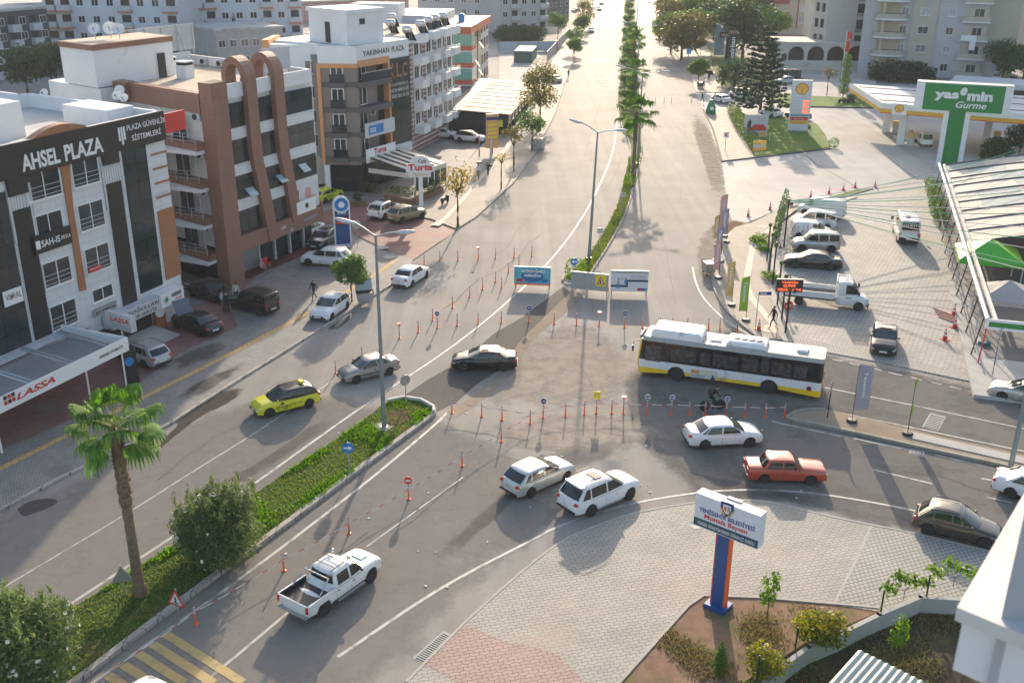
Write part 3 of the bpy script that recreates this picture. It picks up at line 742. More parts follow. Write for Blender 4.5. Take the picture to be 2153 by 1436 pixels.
# A: white office block with black sign band
gA=G(338,232,15.8);FA=Fr(gA,R(67.5))
A=thing('office_building','white office block with black roof sign and dark glass strips, nearest on the left','building',(gA.x,gA.y,0),R(67.5))
LA=-20.0;HA=14.7
MB().box(LA,0,0,20,0,HA).build('wall',M['clad'],A)
MB().poly([(LA,.25),(-.25,.25),(-.25,19.8),(LA,19.8)],HA+.005).build('roof',M['roofdeck'],A)
parapet(A,[(LA,19.8),(-.9,19.8),(-.9,15.5),(-.15,15.2),(-.15,.12),(LA,.12)],HA,1.05,.28,M['whitewall'])
MB().box(-3.0,-.31,2.6,7.6,HA,HA+1.25).build('roof_box',M['whitewall'],A)
MB().box(-14,-8.2,5.5,10.0,HA,HA+2.4).build('stair_tower',M['whitewall'],A)
x0,x1,_,_=rc(FA,0,0,160,1060,720,950)
pts=[(lerp(x0,x1,k/14),15.3+1.0*math.sin(math.pi*k/14)**.8)for k in range(15)]
MB().xzprism(pts,-.12,.5).build('roof_arch',M['orange_clad'],A)
a0=rc(FA,0,0,0,1290,20,1110);b0=rc(FA,0,0,160,1200,750,960);c0=rc(FA,0,0,870,1040,1215,830)
zt=15.78
sg_=MB().box(LA,0,-.22,-.02,13.7,zt)
sx=rc(FA,0,0,20,1290,165,1250)
sg_.box(sx[0],sx[1],-.22,-.02,12.65,13.698).box(*rc(FA,0,0,750,1120,870,1095)[:2],-.22,-.02,13.0,13.698)
sgo=sg_.build('roof_sign',M['black'],A)
x0,x1,_,_=rc(FA,0,0,150,1180,430,1050,-.22);text('AHSEL',sgo,x0,x1,13.95,15.0,-.24,M['white'],.035)
x0,x1,_,_=rc(FA,0,0,480,1130,760,990,-.22);text('PLAZA',sgo,x0,x1,13.95,15.0,-.24,M['white'],.035)
x0,x1,_,_=rc(FA,0,0,955,970,1245,880,-.22);text('PLAZA GÜVENLİK',sgo,x0,x1,14.95,15.45,-.24,M['white'],.012)
x0,x1,_,_=rc(FA,0,0,990,1010,1205,940,-.22);text('SİSTEMLERİ',sgo,x0,x1,14.2,14.7,-.24,M['white'],.012)
x0,x1,_,_=rc(FA,0,0,890,1000,940,930,-.22)
e=MB()
for k in range(3):e.box(lerp(x0,x1,k/3),lerp(x0,x1,k/3+.22),-.25,-.225,14.4 if k!=1 else 14.1,15.3)
e.build('emblem',[M['white']],sgo)
MB().box(0.02,2.3,-.20,0,14.1,15.5).build('red_sign_panel',M['red'],sgo)
q=[FA.p(*cr(0,0,345,1170)),FA.p(*cr(0,0,590,1115)),FA.p(*cr(0,0,530,1170)),FA.p(*cr(0,0,520,1280)),FA.p(*cr(0,350,545,300)),FA.p(*cr(0,350,648,930)),FA.p(*cr(0,350,597,942)),FA.p(*cr(0,350,500,300)),FA.p(*cr(0,0,455,1290)),FA.p(*cr(0,0,420,1210))]
MB().xzprism(q,-.09,0).build('brown_strip',M['orange_clad'],A)
for(lx,ly,ux,uy)in((100,1345,225,305),(935,1070,905,110)):
 a=FA.p(*cr(0,350,lx,ly));b=FA.p(*cr(0,350,ux,uy))
for xl,xr,zt_,zb_ in(((88,335),(220,305),0,0),((795,132),(905,110),0,0)):
 a=FA.p(*cr(0,350,*xl));b=FA.p(*cr(0,350,*xr))
 MB().box(a[0],b[0],-.10,0,2.6,(a[1]+b[1])/2).build('dark_strip',M['black'],A)
a=FA.p(*cr(0,0,905,1085));b=FA.p(*cr(0,0,1085,1050))
MB().box(a[0],b[0],-.07,0,3.2,a[1]).build('glass_strip',M['curtain'],A)
a=FA.p(*cr(0,350,30,190))
MB().box(LA,a[0],-.07,0,2.5,a[1]).build('glass_strip',M['curtain'],A)
for xa,xb,z in(((10,1300),(200,1260),9.7),((735,1130),(890,1100),9.9),((1115,1035),(1210,1010),9.9)):
 a=FA.p(*cr(0,0,*xa));b=FA.p(*cr(0,0,*xb));MB().box(a[0],b[0],-.05,0,z,13.2 if xa[0]<1000 else 10).build('grooved_panel',M['grooved'],A)
a=FA.p(*cr(0,350,1185,340));b=FA.p(*cr(0,350,1290,325))
MB().box(a[0],0.03,-.08,1.5,3.4,a[1]).build('brown_panel',M['orange_clad'],A)
for k in range(4):MB().box(a[0]+.1,0.03,-.06,1.0,a[1]+.9+k*1.05,a[1]+1.05+k*1.05).build('brown_band',M['orange_clad'],A)
for i,(u,v,rl)in enumerate((((200,1435+40,425,1195),(0,0),True),)):
 r_=rc(FA,0,0,*u);win(A,r_[0],r_[1],r_[2]-.5,r_[3],-.02,2,1,rail=True)
for u in((268,530,455,318),(340,930,515,665),(395,1250,560,985)):
 r_=rc(FA,0,350,*u);win(A,*r_,-.02,2,1,rail=u[1]!=530)
r_=rc(FA,0,0,555,1425,725,1165);win(A,*r_,-.02,2,1,rail=True)
for u in((605,500,765,240),(655,820,810,565),(700,1035,840,875)):
 r_=rc(FA,0,350,*u);win(A,*r_,-.02,2,1,rail=u[1]!=1035)
def sign(parent,r_,y,m,name='sign',d=.06):return MB().box(r_[0],r_[1],y-d,y,r_[2],r_[3]).build(name,m,parent)
r_=rc(FA,0,350,262,630,530,480,-.2);zc=(r_[2]+r_[3])/2;r_=(r_[0],r_[1],zc-.6,zc+.6);s_=sign(A,r_,-.2,M['black'])
text('SAH-IS',s_,r_[0]+.55,r_[1]-1.0,r_[2]+.35,r_[3]-.4,-.27,M['white'],.02);text('EROLA',s_,r_[1]-.9,r_[1]-.1,r_[2]+.45,r_[3]-.5,-.27,M['white'],.01)
MB().box(r_[0]+.1,r_[0]+.45,-.275,-.262,r_[2]+.3,r_[3]-.35).build('emblem',M['white'],s_)
r_=rc(FA,0,350,35,1065,155,900,-.15);s_=sign(A,r_,-.15,M['white']);text('VURAL',s_,r_[0]+.15,r_[1]-.1,r_[2]+.35,r_[2]+.75,-.22,M['dark'],.0)
MB().add([(r_[0]+.45,-.215,r_[3]-.35),(r_[0]+.75,-.215,r_[3]-.35),(r_[0]+.6,-.215,r_[3]-.65)],[(0,2,1)]).build('emblem',M['brown'],s_)
r_=rc(FA,0,350,712,1140,875,1010,-.15);s_=sign(A,r_,-.15,M['grey']);text('KUMSA',s_,r_[0]+.15,r_[1]-.12,r_[2]+.35,r_[3]-.4,-.22,M['dark'],.02)
r_=rc(FA,0,350,670,805,760,735,-.25);s_=sign(A,r_,-.25,M['red']);text('KİRALIK',s_,r_[0]+.1,r_[1]-.1,r_[2]+.25,r_[3]-.2,-.32,M['white'],.01)
r0=FA.p(*cr(0,350,905,1100),-1.0);r1=FA.p(*cr(0,350,1210,990),-1.0);r2=FA.p(*cr(0,350,1380,910),-1.0)
zb=FA.p(*cr(0,350,1210,1075),-1.0)[1];zt=FA.p(*cr(0,350,1210,980),-1.0)[1]
s_=MB().box(r0[0]-.8,r1[0],-1.0,-.1,zb,zt).build('shop_sign',M['lgrey'],A)
text('USAROĞULLARI',s_,r0[0]-.4,r1[0]-.2,lerp(zb,zt,.54),lerp(zb,zt,.93),-1.01,M['dark'],.012);text('GROUP SERVİS',s_,r0[0]+.1,r1[0]-.5,lerp(zb,zt,.1),lerp(zb,zt,.44),-1.01,M['dark'],.012)
s_=MB().box(r1[0]+.01,r2[0],-1.02,-.1,zb-.05,zt+.05).build('shop_sign',M['white'],A)
xm=lerp(r1[0],r2[0],.22);MB().lathe([(.3,0),(.3,.01),(.25,.012),(.25,.02),(.001,.02)],n=20,axis='y').build('emblem_ring',M['lgrey'],s_,None,(xm,-1.03,lerp(zb,zt,.5)))
MB().add([(xm-.2,-1.06,lerp(zb,zt,.5)-.05),(xm+.05,-1.06,lerp(zb,zt,.5)-.2),(xm+.2,-1.06,lerp(zb,zt,.5)+.05),(xm,-1.06,lerp(zb,zt,.5)+.22)],[(0,1,2,3)]).build('emblem',M['green'],s_)
for k in range(4):MB().lathe([(.17,0),(.17,.01),(.13,.01),(.13,0)],n=16,axis='y').build('emblem_ring',M['grey'],s_,None,(lerp(r1[0],r2[0],.52)+k*.26,-1.03,lerp(zb,zt,.68)))
text('Audi',s_,lerp(r1[0],r2[0],.6),lerp(r1[0],r2[0],.88),lerp(zb,zt,.2),lerp(zb,zt,.42),-1.03,M['red'],.01)
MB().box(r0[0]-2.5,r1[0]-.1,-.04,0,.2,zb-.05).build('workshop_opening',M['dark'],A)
MB().box(r1[0],r1[0]+1.1,-.3,0,0,zb-.06).build('brown_pier',M['orange_clad'],A)
MB().lathe([(.55,0),(.55,.04),(.001,.05)],n=20,axis='y').build('round_dial',M['white'],A,None,(r1[0]+.55,-.3,1.5))
MB().add([(r0[0]-1,-.05,.02),(r1[0]-.1,-.05,.02),(r1[0]-.1,-2.6,.14),(r0[0]-1,-2.6,.14),(r0[0]-1,-.05,.5),(r1[0]-.1,-.05,.5)],[(3,2,5,4),(0,3,4),(1,5,2)]).build('ramp',M['concrete'],A)
ac_unit(A,*(lambda p:(p[0],-.35,p[1]))(FA.p(*cr(0,350,640,1270),-.2)))
for i,(px,py,r)in enumerate(((252,190,.45),(262,205,.35),(247,200,.4),(94,195,.35))):
 x,y=FA.t(px,py,HA+.9);w_=FA.o+FA.X*x+FA.Y*y
 dish((w_.x,w_.y,HA),['round dish on the white roof corner box','small dish right of the roof corner box','grey dish left of the roof corner box','lone dish at the back of the white roof'][i],r)
shear(A,.17)
# canopy in front of A, tyre dealer
pc=FA.t(269,816,.13);pl=FA.t(7,953,.13);pm=FA.t(193,841,.13)
yC=pc[1]
T=thing('shop_canopy','white canopy with red LASSA lettering in front of the tyre workshop','canopy',(gA.x,gA.y,0),R(67.5))
a=FA.p(265,708,yC);b=FA.p(261,739,yC);lx=pl[0]-6
zt,zb=a[1],b[1]
s_=MB().box(lx,a[0],yC-.12,yC,zb,zt).build('fascia',M['white'],T)
MB().box(a[0]-.12,a[0],yC+.003,-.3,zb,zt).build('fascia_side',M['white'],T)
MB().box(lx,a[0]-.13,yC+.01,-.9,zb+.05,zb+.15).build('roof',M['grey'],T)
MB().box(lx,a[0]-.13,-.9,-.1,zb+.3,zb+.5).build('corrugated_strip',M['lgrey'],T)
rb=MB()
for k in range(5):
 x=a[0]-1.6-k*3.1;rb.tube([(x,yC+.1,zt-.1),(x+.5,-1.0,zb+.9)],.07,6).tube([(x+.35,yC+.1,zt-.1),(x+.75,-1.0,zb+.9)],.07,6)
rb.build('roof_brace',M['steel'],T)
for p in(pc,pm,pl):MB().cyl((p[0],p[1]+.1,.13),(p[0],p[1]+.1,zb),.06).build('post',M['white'],T)
x0=FA.p(*cr(0,700,100,430),yC)[0];x1=FA.p(*cr(0,700,395,300),yC)[0]
text('LASSA',s_,x0,x1,zb+.3,zt-.2,yC-.14,M['red'],.03,.25)
fl=MB()
for k in range(3):
 for j in range(2):fl.box(x0-.85+k*.28,x0-.63+k*.28,yC-.145,yC-.125,zb+.35+j*.3,zb+.58+j*.3,(k+j)%2)
fl.build('flag_mark',[M['red'],M['dark']],s_)
x0=FA.p(*cr(0,700,740,180),yC)[0];x1=FA.p(*cr(0,700,920,120),yC)[0]
text('BARINER OTOMOTİV',s_,x0,x1,zb+.35,zb+.62,yC-.14,M['dark'],.01)
bx=thing('projecting_sign','boxy grey LASSA sign standing out between the workshop and the canopy','sign',(gA.x,gA.y,0),R(67.5))
a=FA.p(*cr(0,350,795,1190),-2.2);b=FA.p(*cr(0,350,985,1250),-2.2)
z1=FA.p(*cr(0,350,800,1095),-2.2)[1];gp=(G(*cr(0,350,795,1145),3.4),G(*cr(0,350,985,1200),3.4))
la=FA.loc(gp[0]);lb=FA.loc(gp[1]);ang=math.atan2(lb[1]-la[1],lb[0]-la[0]);LL=math.dist(la[:2],lb[:2])
o=MB().box(0,LL,0,.45,-.55,.55).build('sign_box',M['lgrey'],bx,None,(la[0],la[1],3.4),(0,0,ang))
text('LASSA',o,.5,LL-.15,-.02,.32,-.01,M['red'],.03,.2);text('BARINER OTOMOTİV',o,.6,LL-.2,-.3,-.16,-.01,M['grey'],.005)
MB().cyl((LL/2,.2,-3.35),(LL/2,.2,-.55),.07).build('post',M['lgrey'],bx,None,(la[0],la[1],3.4),(0,0,ang))
q=G(*cr(0,700,1000,400),.13);t=thing('pavement_sign','narrow black board with round emblem beside the canopy post','sign',(q.x,q.y,.13),R(40))
MB().box(-.5,.5,-.04,.04,.1,2.4).build('board',M['black'],t);MB().box(-.54,.54,-.06,.06,0,.1).build('foot',M['grey'],t)
MB().lathe([(.3,0),(.3,.01),(.001,.012)],n=18,axis='y').build('emblem',M['blue'],t,None,(0,-.045,1.75))
# B: brown building with two looped ribbons
gB=G(437,175,16.8);FB=Fr(gB,R(64.4))
B=thing('office_building','brown and glass office block with two looped ribbons on its front','building',(gB.x,gB.y,0),R(64.4))
LB=13.2;HB=15.6
MB().box(0.2,LB,1.2,16,0,3.2).build('ground_floor',M['tint'],B)
MB().box(0.02,LB,0.1,17,3.2,HB).build('wall',M['clad'],B)
MB().poly([(.3,.3),(LB-.3,.3),(LB-.3,16.7),(.3,16.7)],HB+.005).build('roof',M['roofsand'],B)
MB().box(-.35,1.5,-.55,.9,0,16.8).build('corner_column',M['brown_clad'],B)
MB().box(1.5,LB,-.12,.1,HB-.3,HB+.85).build('parapet_front',M['whitewall'],B)
MB().box(LB-.25,LB,.1,17,HB,HB+.85).build('parapet_side',M['whitewall'],B)
MB().box(.3,LB-.25,16.75,17,HB,HB+1.2).build('parapet_back',M['whitewall'],B)
for k in range(4):
 z0=4.1+k*2.95
 MB().box(1.5,LB,-.05,.1,z0-.02,z0+1.95).build('glass_band',M['curtain'],B)
 if k:MB().box(1.5,LB,-.12,.1,z0-.98,z0-.04).build('white_band',M['clad'],B)
MB().box(1.5,LB,-.45,.1,2.7,4.05).build('brown_band',M['brown_clad'],B)
MB().box(LB-.02,LB+.25,-.3,.6,2.7,4.4).build('brown_corner',M['brown_clad'],B)
for i,xc in enumerate((4.6,8.2)):
 w_=.75;prof=[(0.0,3.2),(0.15,6.5),(.55,10.5),(.42,13.0),(.35,16.6)]
 mb=MB();zs=np.linspace(2.7,16.7,15)
 for za,zb_ in zip(zs,zs[1:]):
  xa=xc+1.2-interp([(2.7,0),(7.5,.75),(10.0,1.25),(12,1.3),(16.7,1.3)],za);xb=xc+1.2-interp([(2.7,0),(7.5,.75),(10.0,1.25),(12,1.3),(16.7,1.3)],zb_)
  y0a,y0b=-.55,-.55
  mb.add([(xa-w_*.85,y0a,za),(xa+w_*.85,y0a,za),(xa+w_*.85,.1,za),(xa-w_*.85,.1,za),(xb-w_*.85,y0b,zb_),(xb+w_*.85,y0b,zb_),(xb+w_*.85,.1,zb_),(xb-w_*.85,.1,zb_)],[(0,1,5,4),(1,2,6,5),(2,3,7,6),(3,0,4,7)])
 xt=xc-.1
 N=14;ri,ro=.95,1.5
 for k in range(N):
  a,b=math.pi*k/N,math.pi*(k+1)/N
  vs=[]
  for t in(a,b):
   for rr in(ri,ro):
    for dx in(-w_*.85,w_*.85):vs.append((xt+dx,.95-rr*math.cos(t),16.7+rr*math.sin(t)*1.1))
  mb.add(vs,[(2,6,7,3),(0,1,5,4),(0,4,6,2),(1,3,7,5)])
 mb.box(xt-w_*.85,xt+w_*.85,.95+ri,.95+ro,HB,16.7)
 mb.build('looped_ribbon',M['brown_clad'],B)
for(px,py,ox,oy)in((1895,190,0,350),(500,1265,500,0),(330,1345,500,0)):
 p=FB.p(*cr(ox,oy,px,py),-.3)
 MB().box(-.5,.5,-.02,.02,-.45,.45).build('open_window',mat('open_pane',(.35,.45,.46),.15,0,.1),B,None,(p[0],-.4,p[1]),(R(-48),0,0))
r_=rc(FB,500,350,470,360,605,120,-.14);s_=MB().box(r_[0],r_[1],-.16,-.12,r_[2]+.2,r_[3]+.2).build('banner_sign',mat('banner_pale',(.60,.60,.62),.6,0,.12,.6),B)
MB().lathe([(.5,0),(.5,.01),(.001,.01)],n=18,axis='y').build('poster_disc',mat('poster_pink',(.6,.3,.28),.6),s_,None,(lerp(r_[0],r_[1],.45),-.165,r_[3]-.6));MB().box(lerp(r_[0],r_[1],.5),lerp(r_[0],r_[1],.85),-.175,-.165,r_[2]+.6,r_[3]-.9).build('poster_figure',mat('poster_cream',(.6,.45,.25),.6,0,.5,3),s_)
text('HİPER',B,8.6,10.0,3.3,3.65,-.47,M['white'],.01);text('OTSUN',B,8.2,9.6,2.8,3.1,-.47,M['white'],.01);text('ECZANESİ',B,10.2,12.2,3.3,3.62,-.47,mat('lilac',(.4,.38,.6),.5),.01);text('ÖZEL',B,6.9,7.6,3.3,3.6,-.47,M['white'],.01)
r_=(9.2,12.0,4.1,5.2);s_=MB().box(*r_[:2],-.62,-.5,*r_[2:]).build('shop_sign',M['white'],B);MB().lathe([(.25,0),(.25,.01),(.001,.01)],n=16,axis='y').build('emblem',M['dark'],s_,None,(10.6,-.63,4.7))
for x in(2.2,5.1,7.3,9.5,11.6):MB().box(x,x+.18,.9,1.2,.1,2.7).build('shop_pillar',M['lgrey'],B)
MB().box(-.3,LB,-.3,1.0,.0,.22).build('plinth',mat('dark_red_tile',(.14,.03,.03),.6,0,.2),B)
sh=MB()
for k in range(16):sh.box(2.5,4.9,.85,.9,.3+k*.15,.42+k*.15)
sh.build('roller_shutter',M['grey'],B)
for k in range(4):
 z=2.9+k*3.05
 o=MB().box(-1.2,.3,.9,9.5,z-.55,z).build('balcony',M['brown_clad'],B)
 MB().box(-1.18,.3,.92,9.48,z-.85,z-.552).build('balcony_soffit',M['whitewall'],o)
 railing(o,[(-1.1,.95),(-1.1,9.4)],z,.85,M['lgrey'],3)
 for y in(2.6,6.6):
  d=MB().box(-.06,.02,y,y+1.6,z+.02,z+2.2).build('balcony_door',M['white'],B);MB().box(-.075,-.062,y+.12,y+.74,z+.1,z+2.1).box(-.075,-.062,y+.86,y+1.5,z+.1,z+2.1).build('pane',M['pane'],d)
 o2=ac_unit(B,-.25,1.6,z+1.7);o2.rotation_euler=(0,0,R(-90))
MB().box(-.45,.3,.9,10.2,14.4,15.95).build('brown_cornice',M['brown_clad'],B)
MB().box(-.9,.3,10.2,16.4,14.4,16.0).build('brown_cornice',M['brown_clad'],B)
MB().box(-2.3,.0,12.0,20,0,15.5).build('rear_wing',M['whitewall'],B)
MB().box(-2.5,6.6,12.0,17,HB,HB+3.0).build('stair_tower',M['whitewall'],B)
MB().box(-2.6,6.7,11.9,17.1,HB+3.0,HB+3.45).build('brown_band',M['brown_clad'],B)
MB().poly([(-2.3,12.2),(6.4,12.2),(6.4,16.8),(-2.3,16.8)],HB+3.46).build('tower_roof',M['roofsand'],B)
MB().box(4.6,5.5,11.9,11.99,HB,HB+2.1).build('roof_door',M['dark'],B)
for i,(px,py,lb)in enumerate(((355,155,'white roof vent box nearer the brown corner'),(391,165,'white roof vent box behind the brown corner column'))):
 x,y=FB.t(px,py,HB);w_=FB.o+FB.X*x+FB.Y*y
 t=thing('roof_vent','white square roof chimney with dark slots, '+['farther from','nearer to'][i]+' the looped ribbons','roof vent',(w_.x,w_.y,HB),R(64),'vent boxes on the brown roof')
 MB().box(-.55,.55,-.55,.55,0,1.15).build('shaft',M['whitewall'],t);MB().box(-.6,.6,-.6,.6,1.4,1.5).build('cap',M['whitewall'],t);MB().box(-.5,.5,-.5,.5,1.15,1.4).build('slot',M['dark'],t)
for i,(px,py,r)in enumerate(((201,82,.5),(234,80,.58),(252,82,.5))):
 x,y=FB.t(px,py,HB+3.5);w_=FB.o+FB.X*x+FB.Y*y
 dish((w_.x,w_.y,HB+3.45),['leftmost large dish on the white stair tower','middle and largest dish on the white stair tower','rightmost dish on the white stair tower'][i],r,.2)
t=thing('billboard','white roof billboard on slanted struts seen from behind','billboard',(FB.o+FB.X*13+FB.Y*17.3).to_tuple()[:2]+(HB,),R(64.4))
MB().box(-6,5,0,.1,1.3,3.7).build('board',M['lgrey'],t)
f=MB()
for k in range(6):f.cyl((-5.8+k*2.1,-.05,0),(-5.8+k*2.1,-.05,3.7),.05,None,5)
for k in(1,4):f.cyl((-5.8+k*2.1,-.05,3.2),(-5.8+k*2.1-1,-2.6,0),.04,None,5)
f.build('struts',M['grey'],t)
for i,y in enumerate((14.5,12.0)):o2=ac_unit(B,LB-.5,y,HB+.1);o2.rotation_euler=(0,0,R(-90))
t=thing('roof_banner','small pale advertising board on the roof behind the ribbons','sign',(FB.o+FB.X*12.4+FB.Y*3.0).to_tuple()[:2]+(HB,),R(40));MB().box(-1.4,1.4,0,.06,.7,2.6).build('board',M['lgrey'],t);MB().cyl((-1.2,.1,0),(-1.2,.1,.7),.04).cyl((1.2,.1,0),(1.2,.1,.7),.04).build('post',M['grey'],t)
shear(B,.22)
# C: grey and orange framed block
gC=G(749,98,16.2);FC_=Fr(gC,R(60.9))
Cb=thing('office_building','grey block with orange frame, black glass and corner balconies above the cafe','building',(gC.x,gC.y,0),R(60.9))
M['taupe']=mat('taupe_render',(.235,.20,.175),.75,0,.06,.5);M['dgrey']=mat('dark_grey_band',(.11,.105,.105),.7,0,.08,.5);M['ofr']=mat('orange_frame',(.62,.30,.13),.6,0,.06,.5)
xE=FC_.p(*cr(500,0,1295,600))[0];xO=FC_.p(*cr(500,0,1138,600))[0];HC=16.2
ang2=R(-3.7-60.9+3)
MB().box(0.05,xE,.6,13,3.4,HC-1.2).build('wall',M['taupe'],Cb)
MB().box(.05,xE,-.02,13,HC-1.9,HC).build('white_fascia',M['whitewall'],Cb)
MB().poly([(.3,.3),(xE-.3,.3),(xE-.3,12.7),(.3,12.7)],HC+.004).build('roof',M['roofdeck'],Cb)
fx0,fx1,_,_=rc(FC_,500,0,940,400,1250,340)
text('YAKINHAN',Cb,fx0,lerp(fx0,fx1,.63),15.0,15.6,-.05,M['dark'],.01);text('PLAZA',Cb,lerp(fx0,fx1,.69),fx1,15.0,15.6,-.05,M['dark'],.012)
MB().box(xO,xE,-.1,.6,4.4,HC-1.9).build('glass_front',M['curtain'],Cb)
MB().box(xO-.35,xO-.004,-.25,.6,3.6,HC-1.55).build('orange_post',M['ofr'],Cb)
MB().box(0,xO-.36,-.25,.6,HC-2.25,HC-1.55).build('orange_beam',M['ofr'],Cb)
MB().box(xO,xE,-.12,.6,3.2,4.38).build('white_band',M['clad'],Cb)
for t_,u,b in(('K',(1142,510),.0),('L',(1195,505),0),('C',(1240,500),0)):
 x=FC_.p(*cr(500,0,*u),-.1)[0];text(t_,Cb,x,x+1.0,12.1,13.7,-.115,M['orange_clad'],.02)
for s_,z,k in(('GAYRİMENKUL',11.2,.42),('0324 404 04 00',10.5,.42),('0505 001 00 38',9.8,.42)):text(s_,Cb,xO+.35,xE-.4,z,z+k,-.115,M['lgrey'],.005)
for k in range(4):
 z=4.1+k*2.75
 o=MB().box(-.15,xO-.36,-.75,.6,z-.55,z+.05).build('balcony',M['dgrey'],Cb)
 if k not in(0,2):MB().box(-.13,xO-.4,-.73,-.69,z+.05,z+1.0).build('glass_balustrade',M['tint'],o);MB().box(-.15,xO-.38,-.76,-.68,z+1.0,z+1.06).build('handrail',M['lgrey'],o)
 d=MB().box(.5,2.2,.52,.6,z+.1,z+2.2).build('balcony_door',M['white'],Cb);MB().box(.6,1.3,.505,.52,z+.2,z+2.1).box(1.42,2.1,.505,.52,z+.2,z+2.1).build('pane',M['pane'],d)
 MB().box(xO-1.4,xO-.5,.45,.6,z+.1,z+2.3).build('balcony_window',M['tint'],Cb)
 if k in(1,3):ac_unit(Cb,2.9,.4,z+1.5)
s_=MB().box(-.2,xO-.3,-.85,-.77,6.3,7.85).build('balcony_banner',M['lgrey'],Cb);MB().box(.4,3.2,-.87,-.85,6.6,7.6).build('banner_field',M['blue'],s_);text('EGE',s_,.7,1.7,6.8,7.3,-.89,M['white'],.02)
s_=MB().box(-.2,xO-.3,-.85,-.77,3.5,5.05).build('cafe_sign',M['white'],Cb);text('Turta',s_,1.2,3.6,4.3,4.95,-.87,M['red'],.04);text('Cafe & Patisserie',s_,.5,xO-.7,3.62,4.15,-.87,M['green'],.02)
def wing(mb,name,m,par=Cb):
 o=mb.build(name,m,par);o.rotation_euler=(0,0,R(-61));return o
wing(MB().box(-4.2,0,.02,6,3.2,HC-1.9),'wing_wall',M['taupe']);wing(MB().box(-4.3,0,-.05,6,HC-1.85,HC),'wing_fascia',M['whitewall'])
wing(MB().box(-4.45,0,-.2,.02,HC-2.3,HC-1.86).box(-4.45,-4.05,-.2,.02,3.4,HC-2.31),'orange_frame',M['ofr'])
wing(MB().box(-11,-4.25,3.2,9,1.0,HC-.2),'white_wing',M['whitewall']);wing(MB().box(-11,-10.2,3.0,9,8,HC+.3),'orange_corner',M['ofr'])
for k in range(4):
 z=4.1+k*2.75
 wing(MB().box(-4.0,0,-.06,.02,z-.5,z+.05),'dark_band',M['dgrey'])
 o=wing(MB().box(-3.0,-1.6,-.07,.02,z+.1,z+2.1),'window',M['white']);MB().box(-2.9,-2.35,-.085,-.07,z+.2,z+2.0).box(-2.25,-1.7,-.085,-.07,z+.2,z+2.0).build('pane',M['pane'],o)
 MB().box(-3.1,-1.5,-.3,-.27,z+.1,z+.9).build('window_rail',M['tint'],o);MB().box(-3.2,-1.4,-.4,-.0,z-.55,z-.02).build('window_ledge',M['dgrey'],o)
 o=wing(MB().box(-6.4,-5.0,3.1,3.2,z+.5,z+2.0),'window',M['white']);MB().box(-6.3,-5.75,3.08,3.1,z+.6,z+1.9).box(-5.65,-5.1,3.08,3.1,z+.6,z+1.9).build('pane',M['pane'],o)
wing(MB().box(-4.2,1.0,.6,6,0,3.2),'cafe_front',M['tint']);wing(MB().box(-4.3,-3.7,.0,.5,0,3.2),'white_pillar',M['white'])
MB().box(.2,1.2,.0,1.0,0,3.4).build('dark_pillar',M['black'],Cb)
MB().box(1.2,xE,1.0,12,0,3.3).build('cafe_interior',M['tint'],Cb)
s_=wing(MB().box(-8.5,-4.4,3.0,3.18,.3,3.6),'food_mural',mat('mural_cream',(.5,.47,.42),.7,0,.1));MB().lathe([(.6,0),(.6,.01),(.001,.01)],n=16,axis='y',sc=(1.4,.7)).build('mural_dish',mat('mural_ochre',(.5,.33,.12),.7,0,.5,3),s_,None,(-6.8,2.98,2.7))
MB().prism([(1.7,7.8),(-.2,1.0),(5.6,.4),(7.6,6.5)],HC,HC+3.3).build('roof_house',M['whitewall'],Cb);MB().prism([(1.5,8.0),(-.4,.8),(5.8,.2),(7.8,6.7)],HC+3.3,HC+3.7).build('roof_slab',M['whitewall'],Cb)
MB().bbox((.75,4.4,HC+1.2),math.atan2(6.8,1.9),.45,.05,1.1).build('roof_door',M['dark'],Cb);MB().bbox((2.2,.72,HC+2.4),math.atan2(-.6,5.8),.4,.05,.3).build('roof_window',M['dark'],Cb)
yF=-6.5
cx1=FC_.t(924,437,0)[0]
pv=thing('cafe_pavilion','glazed cafe terrace with beige sliding roof under the grey block','pavilion',(gC.x,gC.y,0),R(60.9))
pa=FC_.t(*cr(620,300,1150,770,K3),0);pb=FC_.t(*cr(620,300,1615,800,K3),0);pd=FC_.t(*cr(620,300,1905,700,K3),0)
yF=pb[1];xF=pb[0];xB=pd[0]
cream=mat('cream_awning',(.56,.53,.46),.7,0,.08,.6)
MB().box(.5,xF,yF,yF+.12,2.5,3.0).build('awning_valance',cream,pv);MB().box(xF,xF+.12,yF,-1,2.5,3.0).box(xF+.12,xB+3,yF,yF+.12,2.5,3.0).build('awning_valance',cream,pv)
rf=MB()
for k in range(5):
 xa=lerp(.5,xB+3,k/5);rf.add([(xa,yF,3.0),(xa+.9,yF,3.0),(xa+.9,-.3,4.2),(xa,-.3,4.2)],[(0,1,2,3)])
rf.build('awning_roof',cream,pv)
MB().add([(.5,yF+.05,2.95),(xB+3,yF+.05,2.95),(xB+3,-.25,4.1),(.5,-.25,4.1)],[(0,1,2,3)]).build('glass_roof',M['tint'],pv)
for k in range(6):
 xa=lerp(.5,xB+3,k/5);MB().box(xa-.07,xa+.07,yF,yF+.14,0,2.5).build('post',M['white'],pv)
MB().box(.5,xB+3,yF+.04,yF+.06,.9,2.5).build('side_glass',M['tint'],pv)
bm=MB()
for k in range(6):xa=lerp(.5,xB+3,k/5);bm.add([(xa-.06,yF,3.02),(xa+.06,yF,3.02),(xa+.06,-.3,4.28),(xa-.06,-.3,4.28)],[(0,1,2,3)])
bm.build('roof_beam',M['dgrey'],pv)
